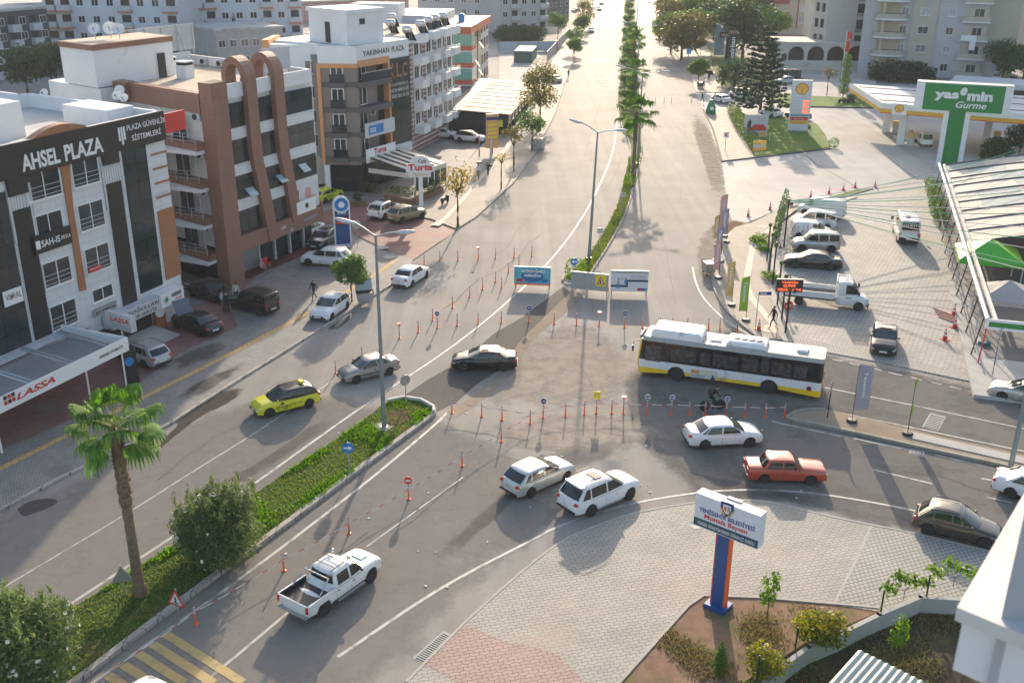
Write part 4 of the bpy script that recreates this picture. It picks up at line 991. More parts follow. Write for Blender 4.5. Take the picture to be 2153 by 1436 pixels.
# D: white and pink striped flats with corner balconies
gD=G(868,78,15.0);FD=Fr(gD,R(74))
D=thing('apartment_building','white and pink striped flats with stepped corner balconies behind the cafe','building',(gD.x,gD.y,0),R(74))
M['pinkstripe']=brickmat('pink_stripes',(.27,.135,.115),(.29,.15,.125),(.6,.58,.56),30,.62,.10,0,.8,0,.08,.3,axes='XZ',bump=.3)
MB().box(-.8,16.4,.2,15,.0,14.2).build('wall',M['pinkstripe'],D)
MB().box(-.8,16.4,.15,15,14.2,15.1).build('parapet',M['whitewall'],D);MB().poly([(-.5,.4),(16.1,.4),(16.1,14.7),(-.5,14.7)],15.11).build('roof',M['roofsand'],D)
for j,x in enumerate((0.0,4.6,9.0,13.0)):
 MB().box(x+.3,x+3.3,.1,.2,2.6,14.1).build('white_bay',M['whitewall'],D)
 for k in range(4):
  z=2.6+k*3.0
  o=MB().box(x-.1,x+2.4,-1.3,.1,z-.2,z+.75).build('balcony',M['whitewall'],D)
  railing(o,[(x-.05,-1.25),(x+2.35,-1.25)],z+.75,.4,M['white'],3)
  win(D,x+.4,x+2.0,z+.9,z+2.5,.1,2,1,sill=False)
  win(D,x+2.6,x+3.3,z+.9,z+2.4,.1,1,1)
  if k==3:continue
 MB().box(x-.1,x+2.4,-1.3,.1,14.2,15.3).build('balcony_cap',M['whitewall'],D)
for k in range(4):
 z=2.6+k*3.0
 o=MB().box(-2.0,-.8,.6,4.5,z-.2,z+.9).build('balcony',M['whitewall'],D)
 MB().box(-.9,-.79,.7,4.3,z+.9,z+2.8).build('balcony_recess',M['lgrey'],D)
 if k in(1,):o2=ac_unit(D,-1.0,3.2,z+1.6);o2.rotation_euler=(0,0,R(-90))
for i,(px,py)in enumerate(((856,62),(884,50),(900,42),(915,38),(931,33),(823,35),(821,48))):
 x,y=FD.t(px,py,16.6);w_=FD.o+FD.X*x+FD.Y*y
 tank((w_.x,w_.y,15.1),R(74+90),['steel tank nearest the white roof house','second steel tank of the roof row','third steel tank of the roof row','fourth steel tank of the roof row','last steel tank of the roof row, by the orange parapet','upper tank behind the white roof house','lower tank behind the white roof house'][i])
# E: orange banded block with green glazed bays
gE=G(990,57,13.2);FE=Fr(gE,R(83.6))
E_=thing('apartment_building','orange banded block with green glass bays beyond the striped flats','building',(gE.x,gE.y,0),R(83.6))
M['coral']=brickmat('coral_cladding',(.56,.16,.085),(.58,.175,.095),(.42,.11,.06),20,.3,.02,0,.6,0,.05,.3,axes='XZ',bump=.2)
greeng=brickmat('green_glazing',(.16,.40,.30),(.20,.46,.36),(.45,.5,.48),.5,3,.03,0,.15,0,.12,.4,axes='XZ',bump=.1,spec=.5)
MB().box(0,24,.4,22,0,12).build('wall',M['lgrey'],E_)
MB().box(-.3,24.1,-.1,22,12,13.2).build('orange_parapet',M['coral'],E_);MB().poly([(.1,.2),(23.8,.2),(23.8,21.7),(.1,21.7)],13.21).build('roof',M['roofdeck'],E_)
MB().box(3,20,6,18,13.2,14.6).build('roof_house',M['lgrey'],E_);MB().box(-.0,5,12,20,13.2,16.6).build('stair_tower',M['whitewall'],E_)
for k in range(4):
 z=1.9+k*2.75
 MB().box(-.35,3.4,-.25,7.5,z-.75,z).build('orange_band',M['coral'],E_);MB().box(-.3,3.3,-.2,7.4,z+.02,z+1.9).build('glazed_bay',greeng,E_)
 MB().box(-.38,3.45,-.28,7.6,z-.95,z-.76).build('white_ledge',M['whitewall'],E_)
for x0,x1 in((4.2,8.2),(9.2,13.2)):MB().box(x0,x1,.2,.4,.5,12).build('glass_strip',M['curtain'],E_)
for x0 in(14.5,18.0,21.2):
 for k in range(4):win(E_,x0,x0+1.7,2.6+k*2.75,4.3+k*2.75,.4,2,1,fm=M['brown'])
for x,z in((5.5,3.2),(6.6,6.6),(10.5,4.6),(11.4,9.2)):MB().box(-.4,.4,-.02,.02,-.6,.6).build('open_window',mat('open_pane_green',(.5,.62,.56),.2),E_,None,(x,-.1,z),(R(-35),0,0))
t=thing('water_tank','blue plastic tank on the pale roof','water tank',(FE.o+FE.X*9+FE.Y*3).to_tuple()[:2]+(13.2,));MB().lathe([(.001,0),(.5,0),(.55,1.2),(.3,1.4),(.001,1.4)],n=14).build('drum',M['blue'],t,40)
# dark glazed pavilion with segmented roof
pa=G(*cr(820,180,1620,685,K3));pb_=G(1010,262)
FM=Fr(pa,R(82))
mk=thing('market_pavilion','dark glass pavilion with pale segmented roof panels along the pavement','pavilion',(pa.x,pa.y,0),R(82))
MB().box(0,34,0,12,0,3.0).build('glass_wall',M['tint'],mk)
rp=MB()
for k in range(9):rp.add([(k*3.8,-.4,3.05),(k*3.8+3.3,-.4,3.05),(k*3.8+3.3,7.5,3.5),(k*3.8,7.5,3.5)],[(0,1,2,3)])
rp.build('roof_panel',mat('roof_panel_sand',(.46,.40,.33),.8,0,.12,.5),mk)
MB().add([(-.2,-.3,3.01),(34,-.3,3.01),(34,12,3.7),(-.2,12,3.7)],[(0,1,2,3)]).build('roof_base',M['dgrey'],mk)
MB().box(-.04,0,.8,1.9,1.2,2.2).build('yellow_notice',M['yellow'],mk)
for k in range(10):MB().box(k*3.7-.06,k*3.7+.06,-.5,-.35,0,3.05).build('post',M['dgrey'],mk)
MB().box(-.2,34,-.55,-.5,0,.9).build('glass_balustrade',greeng,mk)
# buildings on the right and behind
def line_frame(a,b):return Fr(a,math.atan2(b.y-a.y,b.x-a.x)),(b-a).length
def shell_mark(parent,cx,cz,r,y,name='shell_emblem'):
 0
 def fan(k):return[(cx+k*r*1.0*math.cos(a)*(1+.05*math.cos(a*14)),cz+k*r*(.95*math.sin(a)*(1+.05*math.cos(a*14))))for a in[R(-18+216*i/40)for i in range(41)]]+[(cx-k*.45*r,cz-k*.8*r),(cx+k*.45*r,cz-k*.8*r)]
 o=MB().xzprism(fan(1.0),y-.01,y).build(name,M['red'],parent)
 MB().xzprism(fan(.86),y-.022,y-.011).build('emblem_fan',mat('shell_yellow',(.85,.55,.05),.5,0,.04),o)
 rb=MB()
 for i in range(7):
  a=R(25+i*130/6);ca,sa=math.cos(a),math.sin(a)
  rb.add([(cx-.018*r,y-.03,cz-.6*r),(cx+.018*r,y-.03,cz-.6*r),(cx+.78*r*ca+.02*r,y-.03,cz+.74*r*sa),(cx+.78*r*ca-.02*r,y-.03,cz+.74*r*sa)],[(0,1,2,3)])
 rb.build('emblem_rib',M['red'],o)
 return o
# tall cream and grey apartment tower
a,b=G(1976,164),G(2056,168.6);FT,LT=line_frame(a,b)
FT=Fr(b-(b-a).normalized()*24,FT.a)
TW=thing('apartment_tower','tall grey and cream apartment tower with rounded balconies behind the fuel station','building',FT.o,FT.a)
M['cream']=mat('cream_render',(.46,.42,.33),.8,0,.06,.4);M['greywall']=mat('grey_render',(.46,.45,.45),.8,0,.06,.4)
MB().box(0,24,0,16,0,46).build('wall',M['greywall'],TW)
MB().box(24,30,3.0,16,0,46).build('side_wall',M['cream'],TW);MB().box(24,28.2,.6,3,0,6.2).build('side_block',M['greywall'],TW)
cx0=FT.p(1905,130)[0];cx1=FT.p(1957,130)[0];MB().box(cx0,cx1,-.35,0,0,46).build('cream_pier',M['cream'],TW)
M['curtained']=mat('curtained_pane',(.34,.36,.36),.25,0,.35,1.5,rnd=.5)
zs=[FT.p(1935,y)[1]for y in(140,103,64,25)];dz=(zs[3]-zs[0])/3
for k in range(7):
 z=zs[0]+k*dz
 for x,w_,yy,c in((FT.p(1895,130)[0]-.6,1.3,0,0),((cx0+cx1)/2,2.0,-.35,1),(FT.p(1985,135)[0],1.4,0,0)):
  win(TW,x-w_/2,x+w_/2,z-.75,z+.75,yy,2,1,pm=M['curtained']if(k*3+int(x))%5<3 and k else M['pane'])
 xb=FT.p(2010,130)[0]
 o=MB().box(xb,xb+5.2,-1.3,0,z-1.5,z-.6).build('balcony',M['cream'],TW);MB().box(xb-.05,xb+5.25,-1.35,0,z-1.75,z-1.502).build('balcony_slab',M['whitewall'],o)
 MB().box(xb+.4,xb+4.8,-.03,0,z-.6,z+1.0).build('balcony_recess',M['cream'],TW);win(TW,xb+2.0,xb+3.9,z-1.2,z+.9,-.03,2,1,sill=False)
 xc=FT.p(1862,130)[0]
 pts=[(xc+3.2*math.cos(R(t)),-.2-2.2*math.sin(R(t)))for t in range(0,181,15)]
 o=MB().prism(pts,z-1.5,z-.55).build('rounded_balcony',M['cream'],TW,40)
 MB().prism([(xc+(p[0]-xc)*1.03,p[1]*1.03)for p in pts],z-1.8,z-1.502).build('balcony_slab',M['whitewall'],o,40)
 MB().prism([(xc+(p[0]-xc)*.93,p[1]*.93)for p in pts],z-.545,z-.54).build('balcony_floor',M['dgrey'],o)
 MB().cyl((xc-1.4,-1.5,z-.6),(xc-1.4,-1.5,z+dz-1.8),.3,None,10).build('balcony_column',mat('peach',(.55,.40,.30),.8),TW)
 MB().box(xc-2.5,xc+2.6,-.02,0,z-.6,z+1.2).build('balcony_recess',mat('warm_recess',(.46,.38,.26),.8),TW)
xw=FT.p(2040,80)[0]
for i,(x,w_,h)in enumerate(((FT.p(2032,75)[0],1.8,1.0),(FT.p(2051,80)[0],1.1,2.9))):
 tag(MB().box(0,w_,-.02,.02,-h,0).build('washing',M['white'],None,None,FT.o+FT.X*(x-.9)+FT.Y*-1.45+Vector((0,0,zs[2]-.5)),(0,0,FT.a)),['white washing hanging over a tower balcony rail','long white sheet hanging down a tower balcony'][i],'laundry')
# arcade with the pale tower on it
a,b=G(1632,147),G(1890,150);FR,LR=line_frame(a,b)
AR=thing('arcade_building','pale stone arcade with round arches and a blank tower above','building',FR.o,FR.a)
M['stone']=mat('pale_stone',(.50,.47,.42),.85,0,.08,.3,dirt=((.40,.37,.32),.25,.58))
h=FR.p(1700,94)[1]
def arch_wall(x0,x1,z0,z1,arches,par):
 mb=MB();x=x0
 for(ca,wa,zs_)in arches:
  r=wa/2
  mb.box(x,ca-r,0,.6,z0,z1)
  mb.box(ca-r,ca+r,0,.6,z0,z0+2.0)
  P=[(ca+r*math.cos(math.pi*k/12),zs_+r*.95*math.sin(math.pi*k/12))for k in range(13)]
  for p,q in zip(P,P[1:]):
   mb.add([(p[0],0,p[1]),(q[0],0,q[1]),(q[0],0,z1),(p[0],0,z1),(p[0],.6,p[1]),(q[0],.6,q[1]),(q[0],.6,z1),(p[0],.6,z1)],[(1,0,3,2),(0,1,5,4),(4,5,6,7)])
  x=ca+r
 mb.box(x,x1,0,.6,z0,z1)
 return mb.build('arcade_wall',M['stone'],par)
ac_=[(FR.p(px,120)[0],w_,3.3 if w_>2 else 2.9)for px,w_ in((1649,1.2),(1674,3.4),(1715,3.6),(1757,3.7),(1799,3.8),(1845,3.8))]
arch_wall(0,LR,0,h,ac_,AR)
MB().box(-.2,LR,-.25,12,h,h+.5).build('roof',M['stone'],AR);MB().box(0,LR,7.5,12,0,h).build('back_wall',M['dgrey'],AR)
bl=MB()
for(ca,w_,_)in ac_:
 for k in range(int(w_/.3)):bl.box(ca-w_/2+k*.3+.05,ca-w_/2+k*.3+.2,-.04,0,1.4,1.95)
bl.build('balustrade',M['lgrey'],AR)
t0=FR.p(1733,92,4)[0];t1=FR.p(1850,92,4)[0];tl_=FR.p(1704,85,9)[0]
MB().prism([(t0,4),(t1+3,4),(t1+3,18),(tl_,18),(tl_,9)],h+.5,40).build('tower_wall',M['stone'],AR)
nx=Vector((t0-tl_,4-9)).normalized();an=math.atan2(nx.y,nx.x)
for k in range(7):
 z=FR.p(1725,72,6)[1]-1.0+k*3.3
 for f in(.3,.7):
  p=Vector((tl_,9)).lerp(Vector((t0,4)),f);MB().box(-.55,.55,-.08,.0,-.9,.9).build('window',M['tint'],AR,None,(p.x,p.y,z),(0,0,an))
 xw=FR.p(1812,78,4)[0]-.4
 o=MB().box(xw-1.2,xw+1.2,3.92,4.0,z-1.0,z+.9).build('window',M['tint'],AR)
 g_=MB()
 for j in range(7):g_.box(xw-1.2+j*.37,xw-1.05+j*.37,3.9,3.99,z-1.75,z-1.15)
 g_.build('vent_slots',M['dark'],o)
# red and cream flats
a,b=G(1652,74),G(1712,75);FQ,LQ=line_frame(a,b)
RQ=thing('apartment_building','cream flats with dark red balconies and red edge strips','building',FQ.o,FQ.a)
MB().box(0,LQ+3,0,14,0,40).build('wall',M['cream'],RQ)
rs=mat('red_band',(.30,.07,.06),.8,0,.08)
for x in(2.6,6.5):MB().box(x,x+.3,-.15,0,1.8,40).build('red_strip',rs,RQ)
for k in range(8):
 z=3+k*3.3
 o=MB().box(-4.2,0,-1.2,3,z-.9,z+.2).build('balcony',rs,RQ);MB().box(-4.3,0,-1.3,3,z+.2,z+.4).build('balcony_rail',M['whitewall'],o)
 win(RQ,3.2,6.0,z+.4,z+2.0,0,3,1,pm=M['curtained'])
MB().box(-4.0,0,0,14,0,40).build('rear_wall',M['cream'],RQ)
# petrol station
fl,fr=G(1853,217,6.1),G(2153,240,6.1);FP,LP=line_frame(Vector((fl.x,fl.y,0)),Vector((fr.x,fr.y,0)))
PS=thing('fuel_canopy','flat fuel station canopy with yellow and red edge on white pillars','canopy',FP.o,FP.a)
bk=FP.loc(G(1788,175,6.1));slant=bk[0]/bk[1]
def quad_prism(x0,x1,y0,y1,z0,z1,nm,m,par=PS):
 return MB().prism([(x0+slant*y0,y0),(x1+slant*y0,y0),(x1+slant*y1,y1),(x0+slant*y1,y1)],z0,z1).build(nm,m,par)
Wd=bk[1]
quad_prism(0,34,0,Wd,5.25,5.95,'canopy_deck',M['lgrey']);quad_prism(.3,33.7,.3,Wd-.3,5.95,6.02,'canopy_roof',mat('canopy_sheet',(.46,.46,.50),.6,0,.12,.4))
for k in range(3):quad_prism(.5,33.5,3+k*6,3.15+k*6,6.02,6.1,'roof_seam',M['dgrey'])
yl_=mat('shell_yellow_band',(.78,.40,.03),.5,0,.04)
MB().box(-.04,34,-.07,-.003,4.85,5.35).build('yellow_edge',yl_,PS);MB().box(-.04,34,-.075,-.003,4.75,4.847).build('red_edge',M['red'],PS);MB().box(-.05,34,-.06,-.003,5.353,6.12).build('white_edge',M['white'],PS)
pe=MB();pe.add([(-.06,-.06,4.85),(slant*Wd-.06,Wd,4.85),(slant*Wd-.06,Wd,5.35),(-.06,-.06,5.35)],[(0,3,2,1)]);pe.build('yellow_edge_side',yl_,PS)
pe=MB();pe.add([(-.06,-.06,5.36),(slant*Wd-.06,Wd,5.36),(slant*Wd-.06,Wd,6.12),(-.06,-.06,6.12)],[(0,3,2,1)]);pe.build('white_edge_side',M['white'],PS)
xs=FP.p(1892,225)[0];s_=MB().box(xs-.95,xs+.95,-.14,-.08,4.7,6.2).build('emblem_board',M['white'],PS);shell_mark(s_,xs,5.5,.62,-.145)
for i,(px,py,lb)in enumerate(((1862,280,'left fuel pump island under the canopy edge'),(1892,306,'fuel pump island beside the small white lorry'),(2072,302,'fuel pump island right of the green pole'))):
 q=G(px,py);l=FP.loc(q)
 MB().box(l[0]-.5,l[0]+.5,l[1]-.35,l[1]+.35,0,5.25).build('pillar',M['white'],PS)
 t=thing('fuel_pump',lb,'fuel pump',(q.x+1.2,q.y-.6,0),FP.a,'fuel pumps under the canopy')
 MB().box(-1.4,1.4,-.6,.6,0,.15).build('island',M['concrete'],t);MB().box(-.4,.4,-.3,.3,.15,1.2).build('cabinet',M['lgrey'],t);MB().box(-.45,.45,-.32,.32,1.2,1.9).build('display_head',yl_,t)
 for k in range(3):MB().box(-.4,.4,-.33,-.322,1.3+k*.2,1.36+k*.2).build('display_line',M['lgrey'],t)
 MB().tube([(.42,-.2,1.1),(.7,-.3,.5),(.45,-.3,.3)],.03,5).build('hose',M['rubber'],t)
q=G(2105,255);t=thing('fuel_shop','dark glazed fuel station shop behind the pylon pole','shop',(q.x,q.y+12,0),FP.a);MB().box(-4,16,0,9,0,4.4).build('wall',M['lgrey'],t);MB().box(-3.8,15,-.06,0,.2,3.6).build('shop_window',M['tint'],t)
pl_,pr_=G(1938,230,7.2),G(2106,240.5,7.2)
FY,LY=line_frame(Vector((pl_.x,pl_.y,0)),Vector((pr_.x,pr_.y,0)))
PY=thing('pylon_sign','big green roadside pylon with white Yasemin Gurme lettering','sign',FY.o,FY.a)
hz=7.2+(FY.p(1945.6,174.6)[1]-FY.p(1938,230)[1]);
o=MB().box(0,LY,0,1.9,7.2,hz).build('sign_box',M['green'],PY)
[MB().box(a_,b_,-.02,1.9,7.2,hz).build('white_side',M['white'],PY)for a_,b_ in((-1.0,-.003),(LY+.003,LY+.9))];MB().box(-1.0,LY+.9,-.02,1.92,hz+.003,hz+.12).build('top_trim',M['steel'],PY)
H_=hz-7.2
def yb(s_,u0,v0,u1,v1,**k):text(s_,o,u0*LY,u1*LY,7.2+v0*H_,7.2+v1*H_,-.012,M['white'],**k)
yb('yas',.135,.36,.44,.70,bold=.05);yb('e',.45,.60,.535,.90,bold=.05,shear=.2);yb('min',.545,.42,.86,.78,bold=.05)
yb('Gurme',.42,.13,.80,.38,bold=.02,shear=.25)
pc_=FY.p(2002,300)[0]
MB().box(pc_-.9,pc_+1.0,.35,1.5,0,7.195).build('pole',M['green'],PY);MB().box(pc_-1.5,pc_-.903,.3,1.5,0,7.19).box(pc_+1.003,pc_+1.6,.3,1.5,0,7.19).build('pole_side',M['white'],PY)
q=G(1676,279);PP=thing('price_pylon','tall white fuel price pylon with a yellow shell emblem on the lawn','sign',(q.x,q.y,.1),R(-6))
bd=MB().box(-1.45,1.45,-.25,.25,.3,7.6).build('board',mat('pylon_white',(.62,.63,.65),.5,0,.04),PP);MB().box(-1.5,1.5,-.3,.3,0,.3).build('base',M['grey'],PP)
shell_mark(bd,0,6.3,.95,-.255)
for k,z in enumerate((4.55,4.15,3.75,3.28,2.9)):
 MB().box(.35,1.25,-.27,-.252,z-.11,z+.11).build('price_display',mat('led_red',(.9,.12,.04),.4,0,.05,emit=.9),bd)
 text('FuelSave' if k<3 else 'V-Power',bd,-1.2,.1,z-.07,z+.07,-.255,M['grey'],.0)
MB().box(-1.3,1.3,-.27,-.252,2.35,2.62).build('teal_field',mat('teal',(.05,.30,.33),.5),bd)
s_=MB().box(-1.3,1.3,-.27,-.252,1.75,2.25).build('red_field',M['red'],bd);text('Ekonomi',s_,-.7,.7,1.9,2.1,-.275,M['white'],.0)
s_=MB().box(-1.3,1.3,-.27,-.252,1.2,1.7).build('yellow_field',yl_,bd);text('Otogaz',s_,-.7,.7,1.35,1.55,-.275,M['brown'],.0)
q=G(1587,291);t=thing('advert_board','white advert board picturing a man and a red car beside the hedge','sign',(q.x,q.y,.1),R(-4))
o=MB().box(-1.7,1.7,-.06,.06,.2,3.3).build('board',M['lgrey'],t);MB().tube([(-1.7,0,3.3),(0,0,3.9),(1.7,0,3.3)],.04,5).build('frame',M['white'],t)
pc=MB();pc.xzprism([(-1.2,1.0),(1.5,1.0),(1.5,1.5),(1.0,1.9),(-.2,1.9),(-.7,1.45),(-1.2,1.3)],-.075,-.062);pc.build('pictured_car',M['red'],o);MB().xzprism([(-1.3,1.4),(-.8,1.4),(-.7,2.3),(-.9,2.7),(-1.2,2.2)],-.085,-.076).build('pictured_man',M['dark'],o)
text('Motorunuza',o,-.2,1.3,2.7,2.85,-.07,M['red'],0);text('dokunalım',o,-.2,1.2,2.4,2.55,-.07,M['grey'],0);MB().box(.7,1.6,-.075,-.062,.3,.8).build('yellow_corner',yl_,o)
for i,(px,py)in enumerate(((1589.5,329),(1601,327))):
 q=G(px,py);t=thing('lawn_sign',['left','right'][i]+' of two small yellow notice boards at the hedge end','sign',(q.x,q.y,.1),R(-5));MB().box(-.5,.5,-.03,.03,.6,1.9).build('board',yl_,t);MB().box(-.42,.42,-.04,-.032,1.0,1.5).build('notice_text',M['lgrey'],t);MB().cyl((0,0,0),(0,0,.6),.04).build('post',M['white'],t)
q=G(1764,205);t=thing('flagpole','white flagpole with a limp red flag bearing a crescent','flagpole',(q.x,q.y,.1));MB().cyl((0,0,0),(0,0,11.5),.07,.05).build('pole',M['white'],t)
def fg(u,v):return(.1+u*.75+.12*math.sin(v*6),.15*math.sin(u*9+v*3),11.4-v*3.4)
f_=MB().grid(fg,6,10).build('flag',M['red'],t,60);MB().lathe([(.28,0),(.28,.01),(.2,.01),(.2,0)],n=14,axis='y').build('crescent',M['white'],f_,None,(.5,-.22,9.9))
for i,(px,py)in enumerate(((1695,217),(1480,62))):
 pass
for i,(px,py,h,lb)in enumerate(((1617,300,1.0,'lowest white garden lamp on the lawn'),(1682,262,.9,'white garden lamp beside the price pylon'),(1703,290,.9,'white garden lamp by the little cycad'))):
 q=G(px,py);t=thing('garden_lamp',lb,'lamp',(q.x,q.y,.1),0,'garden lamps on the lawn');MB().cyl((0,0,0),(0,0,h),.04).build('post',M['white'],t);MB().ball((0,0,h+.15),.16).build('globe',mat('lamp_globe',(.7,.62,.4),.4),t,60)
# restaurant with the hooped tent roof
A0,A1=G(2077,672,3.4),G(1975,345,3.4)
FZ=Fr(Vector((A0.x,A0.y,0)),math.atan2(A1.y-A0.y,A1.x-A0.x));LZ=(A1-A0).length
RS=thing('restaurant_tent','restaurant under a long hooped tent roof with dark ribs and a green edge','tent',FZ.o,FZ.a)
MB().cyl((0,0,3.4),(LZ,0,3.4),.16,None,8).build('eaves_beam',M['lgrey'],RS);MB().cyl((0,-.55,3.3),(LZ,-.55,3.3),.18,None,6).build('gutter',M['grey'],RS)
x0=FZ.loc(G(2020,505,3.4))[0]
NB=9;tentm=[mat('tent_sand',(.47,.43,.37),.8,0,.08,.4),mat('tent_grey',(.27,.32,.32),.8,0,.1,.4)]
for k in range(NB):
 rb_=MB()
 xa,xb=lerp(x0,LZ-.3,k/NB),lerp(x0,LZ-.3,(k+.93)/NB)
 nm=MB();J=14
 for j in range(J):
  ya,yb_=-.7-26*j/J,-.7-26*(j+1)/J
  za,zb=3.4+2.4*math.sin(math.pi*.5*j/J*1.6),3.4+2.4*math.sin(math.pi*.5*(j+1)/J*1.6)
  nm.add([(xa,ya,za),(xa,yb_,zb),(xb,yb_,zb),(xb,ya,za)],[(0,3,2,1)],1 if((j+k)%7)in(1,2)and k>2 or(k in(3,4)and j%3!=0)else 0)
  rb_.add([(xb,ya,za-.25),(xb,yb_,zb-.25),(xb,yb_,zb+.12),(xb,ya,za+.12),(xb+.2,ya,za-.25),(xb+.2,yb_,zb-.25),(xb+.2,yb_,zb+.12),(xb+.2,ya,za+.12)],[(0,1,2,3),(3,2,6,7),(7,6,5,4)])
 nm.build('tent_cloth',tentm,RS);rb_.build('hoop',mat('hoop_dark',(.035,.045,.06),.6),RS)
for k in range(12):
 x=LZ*(k+.3)/12;MB().cyl((x,.5,0),(x,.02,3.35),.06,.05,6).build('post',M['dark'],RS)
MB().box(0,LZ*.9,.35,.42,.9,1.0).build('rail',M['dark'],RS)
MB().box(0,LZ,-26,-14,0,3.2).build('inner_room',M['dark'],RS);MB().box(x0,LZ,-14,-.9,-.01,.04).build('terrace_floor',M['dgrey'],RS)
o=MB().box(-.12,0,-11,.1,2.75,3.5).build('front_edge',M['white'],RS);MB().box(-.14,-.121,-11,-.1,2.95,3.3).build('green_band',M['green'],o)
MB().cyl((-.2,.15,0),(-.1,0,2.8),.05).build('red_post',M['red'],RS)
MB().prism([(-6,.9),(x0,.9),(x0,-14),(-6,-14)],0,.25).build('terrace_floor',M['concrete'],RS)
MB().prism([(1,-.5),(x0,-.5),(x0,-12),(1,-12)],.25,.28).build('terrace_mat',M['dgrey'],RS)
def gazebo(c,sz,h0,h1,cloths,lb):
 t=thing('gazebo',lb,'gazebo',(c.x,c.y,.25),FZ.a)
 for i in range(4):
  p=[(-sz,-sz),(sz,-sz),(sz,sz),(-sz,sz)]
  a,b=p[i],p[(i+1)%4]
  MB().add([(*a,h0),(*b,h0),(0,0,h1),(*a,h0-.35),(*b,h0-.35)],[(0,1,2),(3,4,1,0)]).build('canopy_panel',cloths[i%len(cloths)],t)
  MB().cyl((a[0]*.97,a[1]*.97,0),(a[0]*.97,a[1]*.97,h0-.1),.05).build('leg',M['lgrey'],t)
gazebo(G(2078,540,2.5),2.5,2.5,3.8,[mat('lime_cloth',(.22,.50,.02),.6,0,.06),mat('green_cloth',(.07,.42,.03),.6,0,.06)],'bright green pyramid gazebo inside the restaurant terrace')
gazebo(G(2118,625,2.5),2.1,2.5,3.6,[mat('grey_cloth',(.40,.36,.33),.8,0,.06)],'grey beige gazebo nearer the road than the green one')
t=thing('generator','small teal generator beside the red post','generator',G(2068,732),R(20));MB().box(-.35,.35,-.25,.25,.05,.5).build('body',mat('teal_box',(.02,.12,.15),.5),t);MB().tube([(-.3,0,.5),(0,0,.65),(.3,0,.5)],.03,5).build('handle',M['dark'],t)
for k in range(4):q=G(2012+k*4,668+k*6);tag(MB().bbox((0,0,.05),0,2.3,.045,.04).build('pink_pipe',mat('pink_timber',(.50,.24,.17),.7,0,.1),None,None,(q.x,q.y,.02),(0,0,R(-62))),'long pink timber lying on the car park beside the cones','timber','pink timbers on the car park')
# own building, bottom right: white ledge and pier
zL=24.0
P0,P1,P2=G(2012,1276,zL),G(2160,1025,zL),G(2098,1312,zL)
d=(P1-P0);e_=(P2-P0)
OB=thing('balcony_ledge','white stone ledge and pier of the near building at the lower right corner','building',(0,0,0))
f=[P0.to_2d(),(P0+d*3).to_2d(),(P0+d*3+e_*6).to_2d(),(P0+e_*6).to_2d()]
MB().prism(f,zL-.10,zL).build('ledge',mat('ledge_white',(.62,.59,.57),.7,0,.05,1.5),OB)
g_=[(P0+d*.06+e_*.12).to_2d(),(P0+d*3).to_2d()+e_.to_2d()*.12,(P0+d*3+e_*6).to_2d(),(P0+e_*6+d*.06).to_2d()]
MB().prism(g_,zL-.55,zL-.103).build('parapet',M['whitewall'],OB)
c_=P2+d*.04
MB().prism([c_.to_2d(),(c_+Vector((4,-.5,0))).to_2d(),(c_+Vector((5,1.2,0))).to_2d(),(c_+Vector((1.05,1.2,0))).to_2d()],0,34).build('pier',mat('pier_grey',(.42,.42,.43),.8,0,.05),OB)
# background blocks
def block(nm,lb,p0,p1,depth,hgt,m,floors,cols,bal=None,cat='building',pm=None,roofm=None,wz=1.5,y0=2.0):
 a,b=G(*p0),G(*p1);F,L=line_frame(a,b)
 t=thing(nm,lb,cat,F.o,F.a)
 MB().box(0,L,0,depth,0,hgt).build('wall',m,t);MB().box(-.2,L+.2,-.2,depth+.2,hgt,hgt+.5).build('roof',roofm or M['roofdeck'],t)
 fh=(hgt-1)/floors
 wm={}
 for c in range(cols):
  for k in range(floors):
   x=L*(c+.5)/cols;z=1.2+k*fh;sb=bal and c in bal
   if sb:
    w2=L/cols*.42
    if 'b' not in wm:
     wm['b']=MB().box(-w2,w2,-1.4,0,-.9,.15).mesh('balcony',M['lgrey']);wm['s']=MB().box(-w2-.05,w2+.05,-1.45,0,-1.25,-.9).mesh('balcony_edge',bal[c]);wm['d']=MB().box(-w2*.7,w2*.7,-.03,0,.2,1.7).mesh('balcony_glazing',M['tint'])
    o=link('balcony',wm['b'],t,(x,0,z));link('balcony_edge',wm['s'],o);link('balcony_glazing',wm['d'],t,(x,0,z))
   else:
    if 'w' not in wm:wm['w']=MB().box(-.8,.8,-.06,0,0,wz).mesh('window',M['white']);wm['p']=MB().box(-.7,-.05,-.075,-.061,.1,wz-.1).box(.05,.7,-.075,-.061,.1,wz-.1).mesh('pane',pm or M['pane'])
    o=link('window',wm['w'],t,(x,0,z));link('pane',wm['p'],o)
 return t,F,L
OB_=mat('terracotta_edge',(.50,.20,.12),.8,0,.08)
BW=mat('bluish_white',(.60,.63,.66),.85,0,.05,.2)
block('apartment_building','pale apartment block with orange edged balconies behind the dish tower',(108,128),(388,132),14,40,BW,11,9,{0:OB_,1:OB_,5:OB_,8:OB_})
block('apartment_building','pale apartment block with orange edged balconies right of the dark tree',(408,118),(640,112),14,36,BW,10,8,{0:OB_,1:OB_,5:OB_,7:OB_})
block('apartment_building','far pale block with small orange balconies between the two nearer blocks',(330,60),(480,55),14,12,BW,4,6,{1:OB_,4:OB_})
block('apartment_building','dark grey flats with pale balconies at the left edge',(-60,175),(118,150),16,12.5,mat('charcoal_render',(.085,.085,.09),.8),4,8,{c:M['lgrey']for c in(0,2,4,6)},y0=1)
block('apartment_building','white house with roof terrace behind the dark grey flats',(-40,120),(118,110),12,11,BW,3,6,{0:OB_,3:OB_})
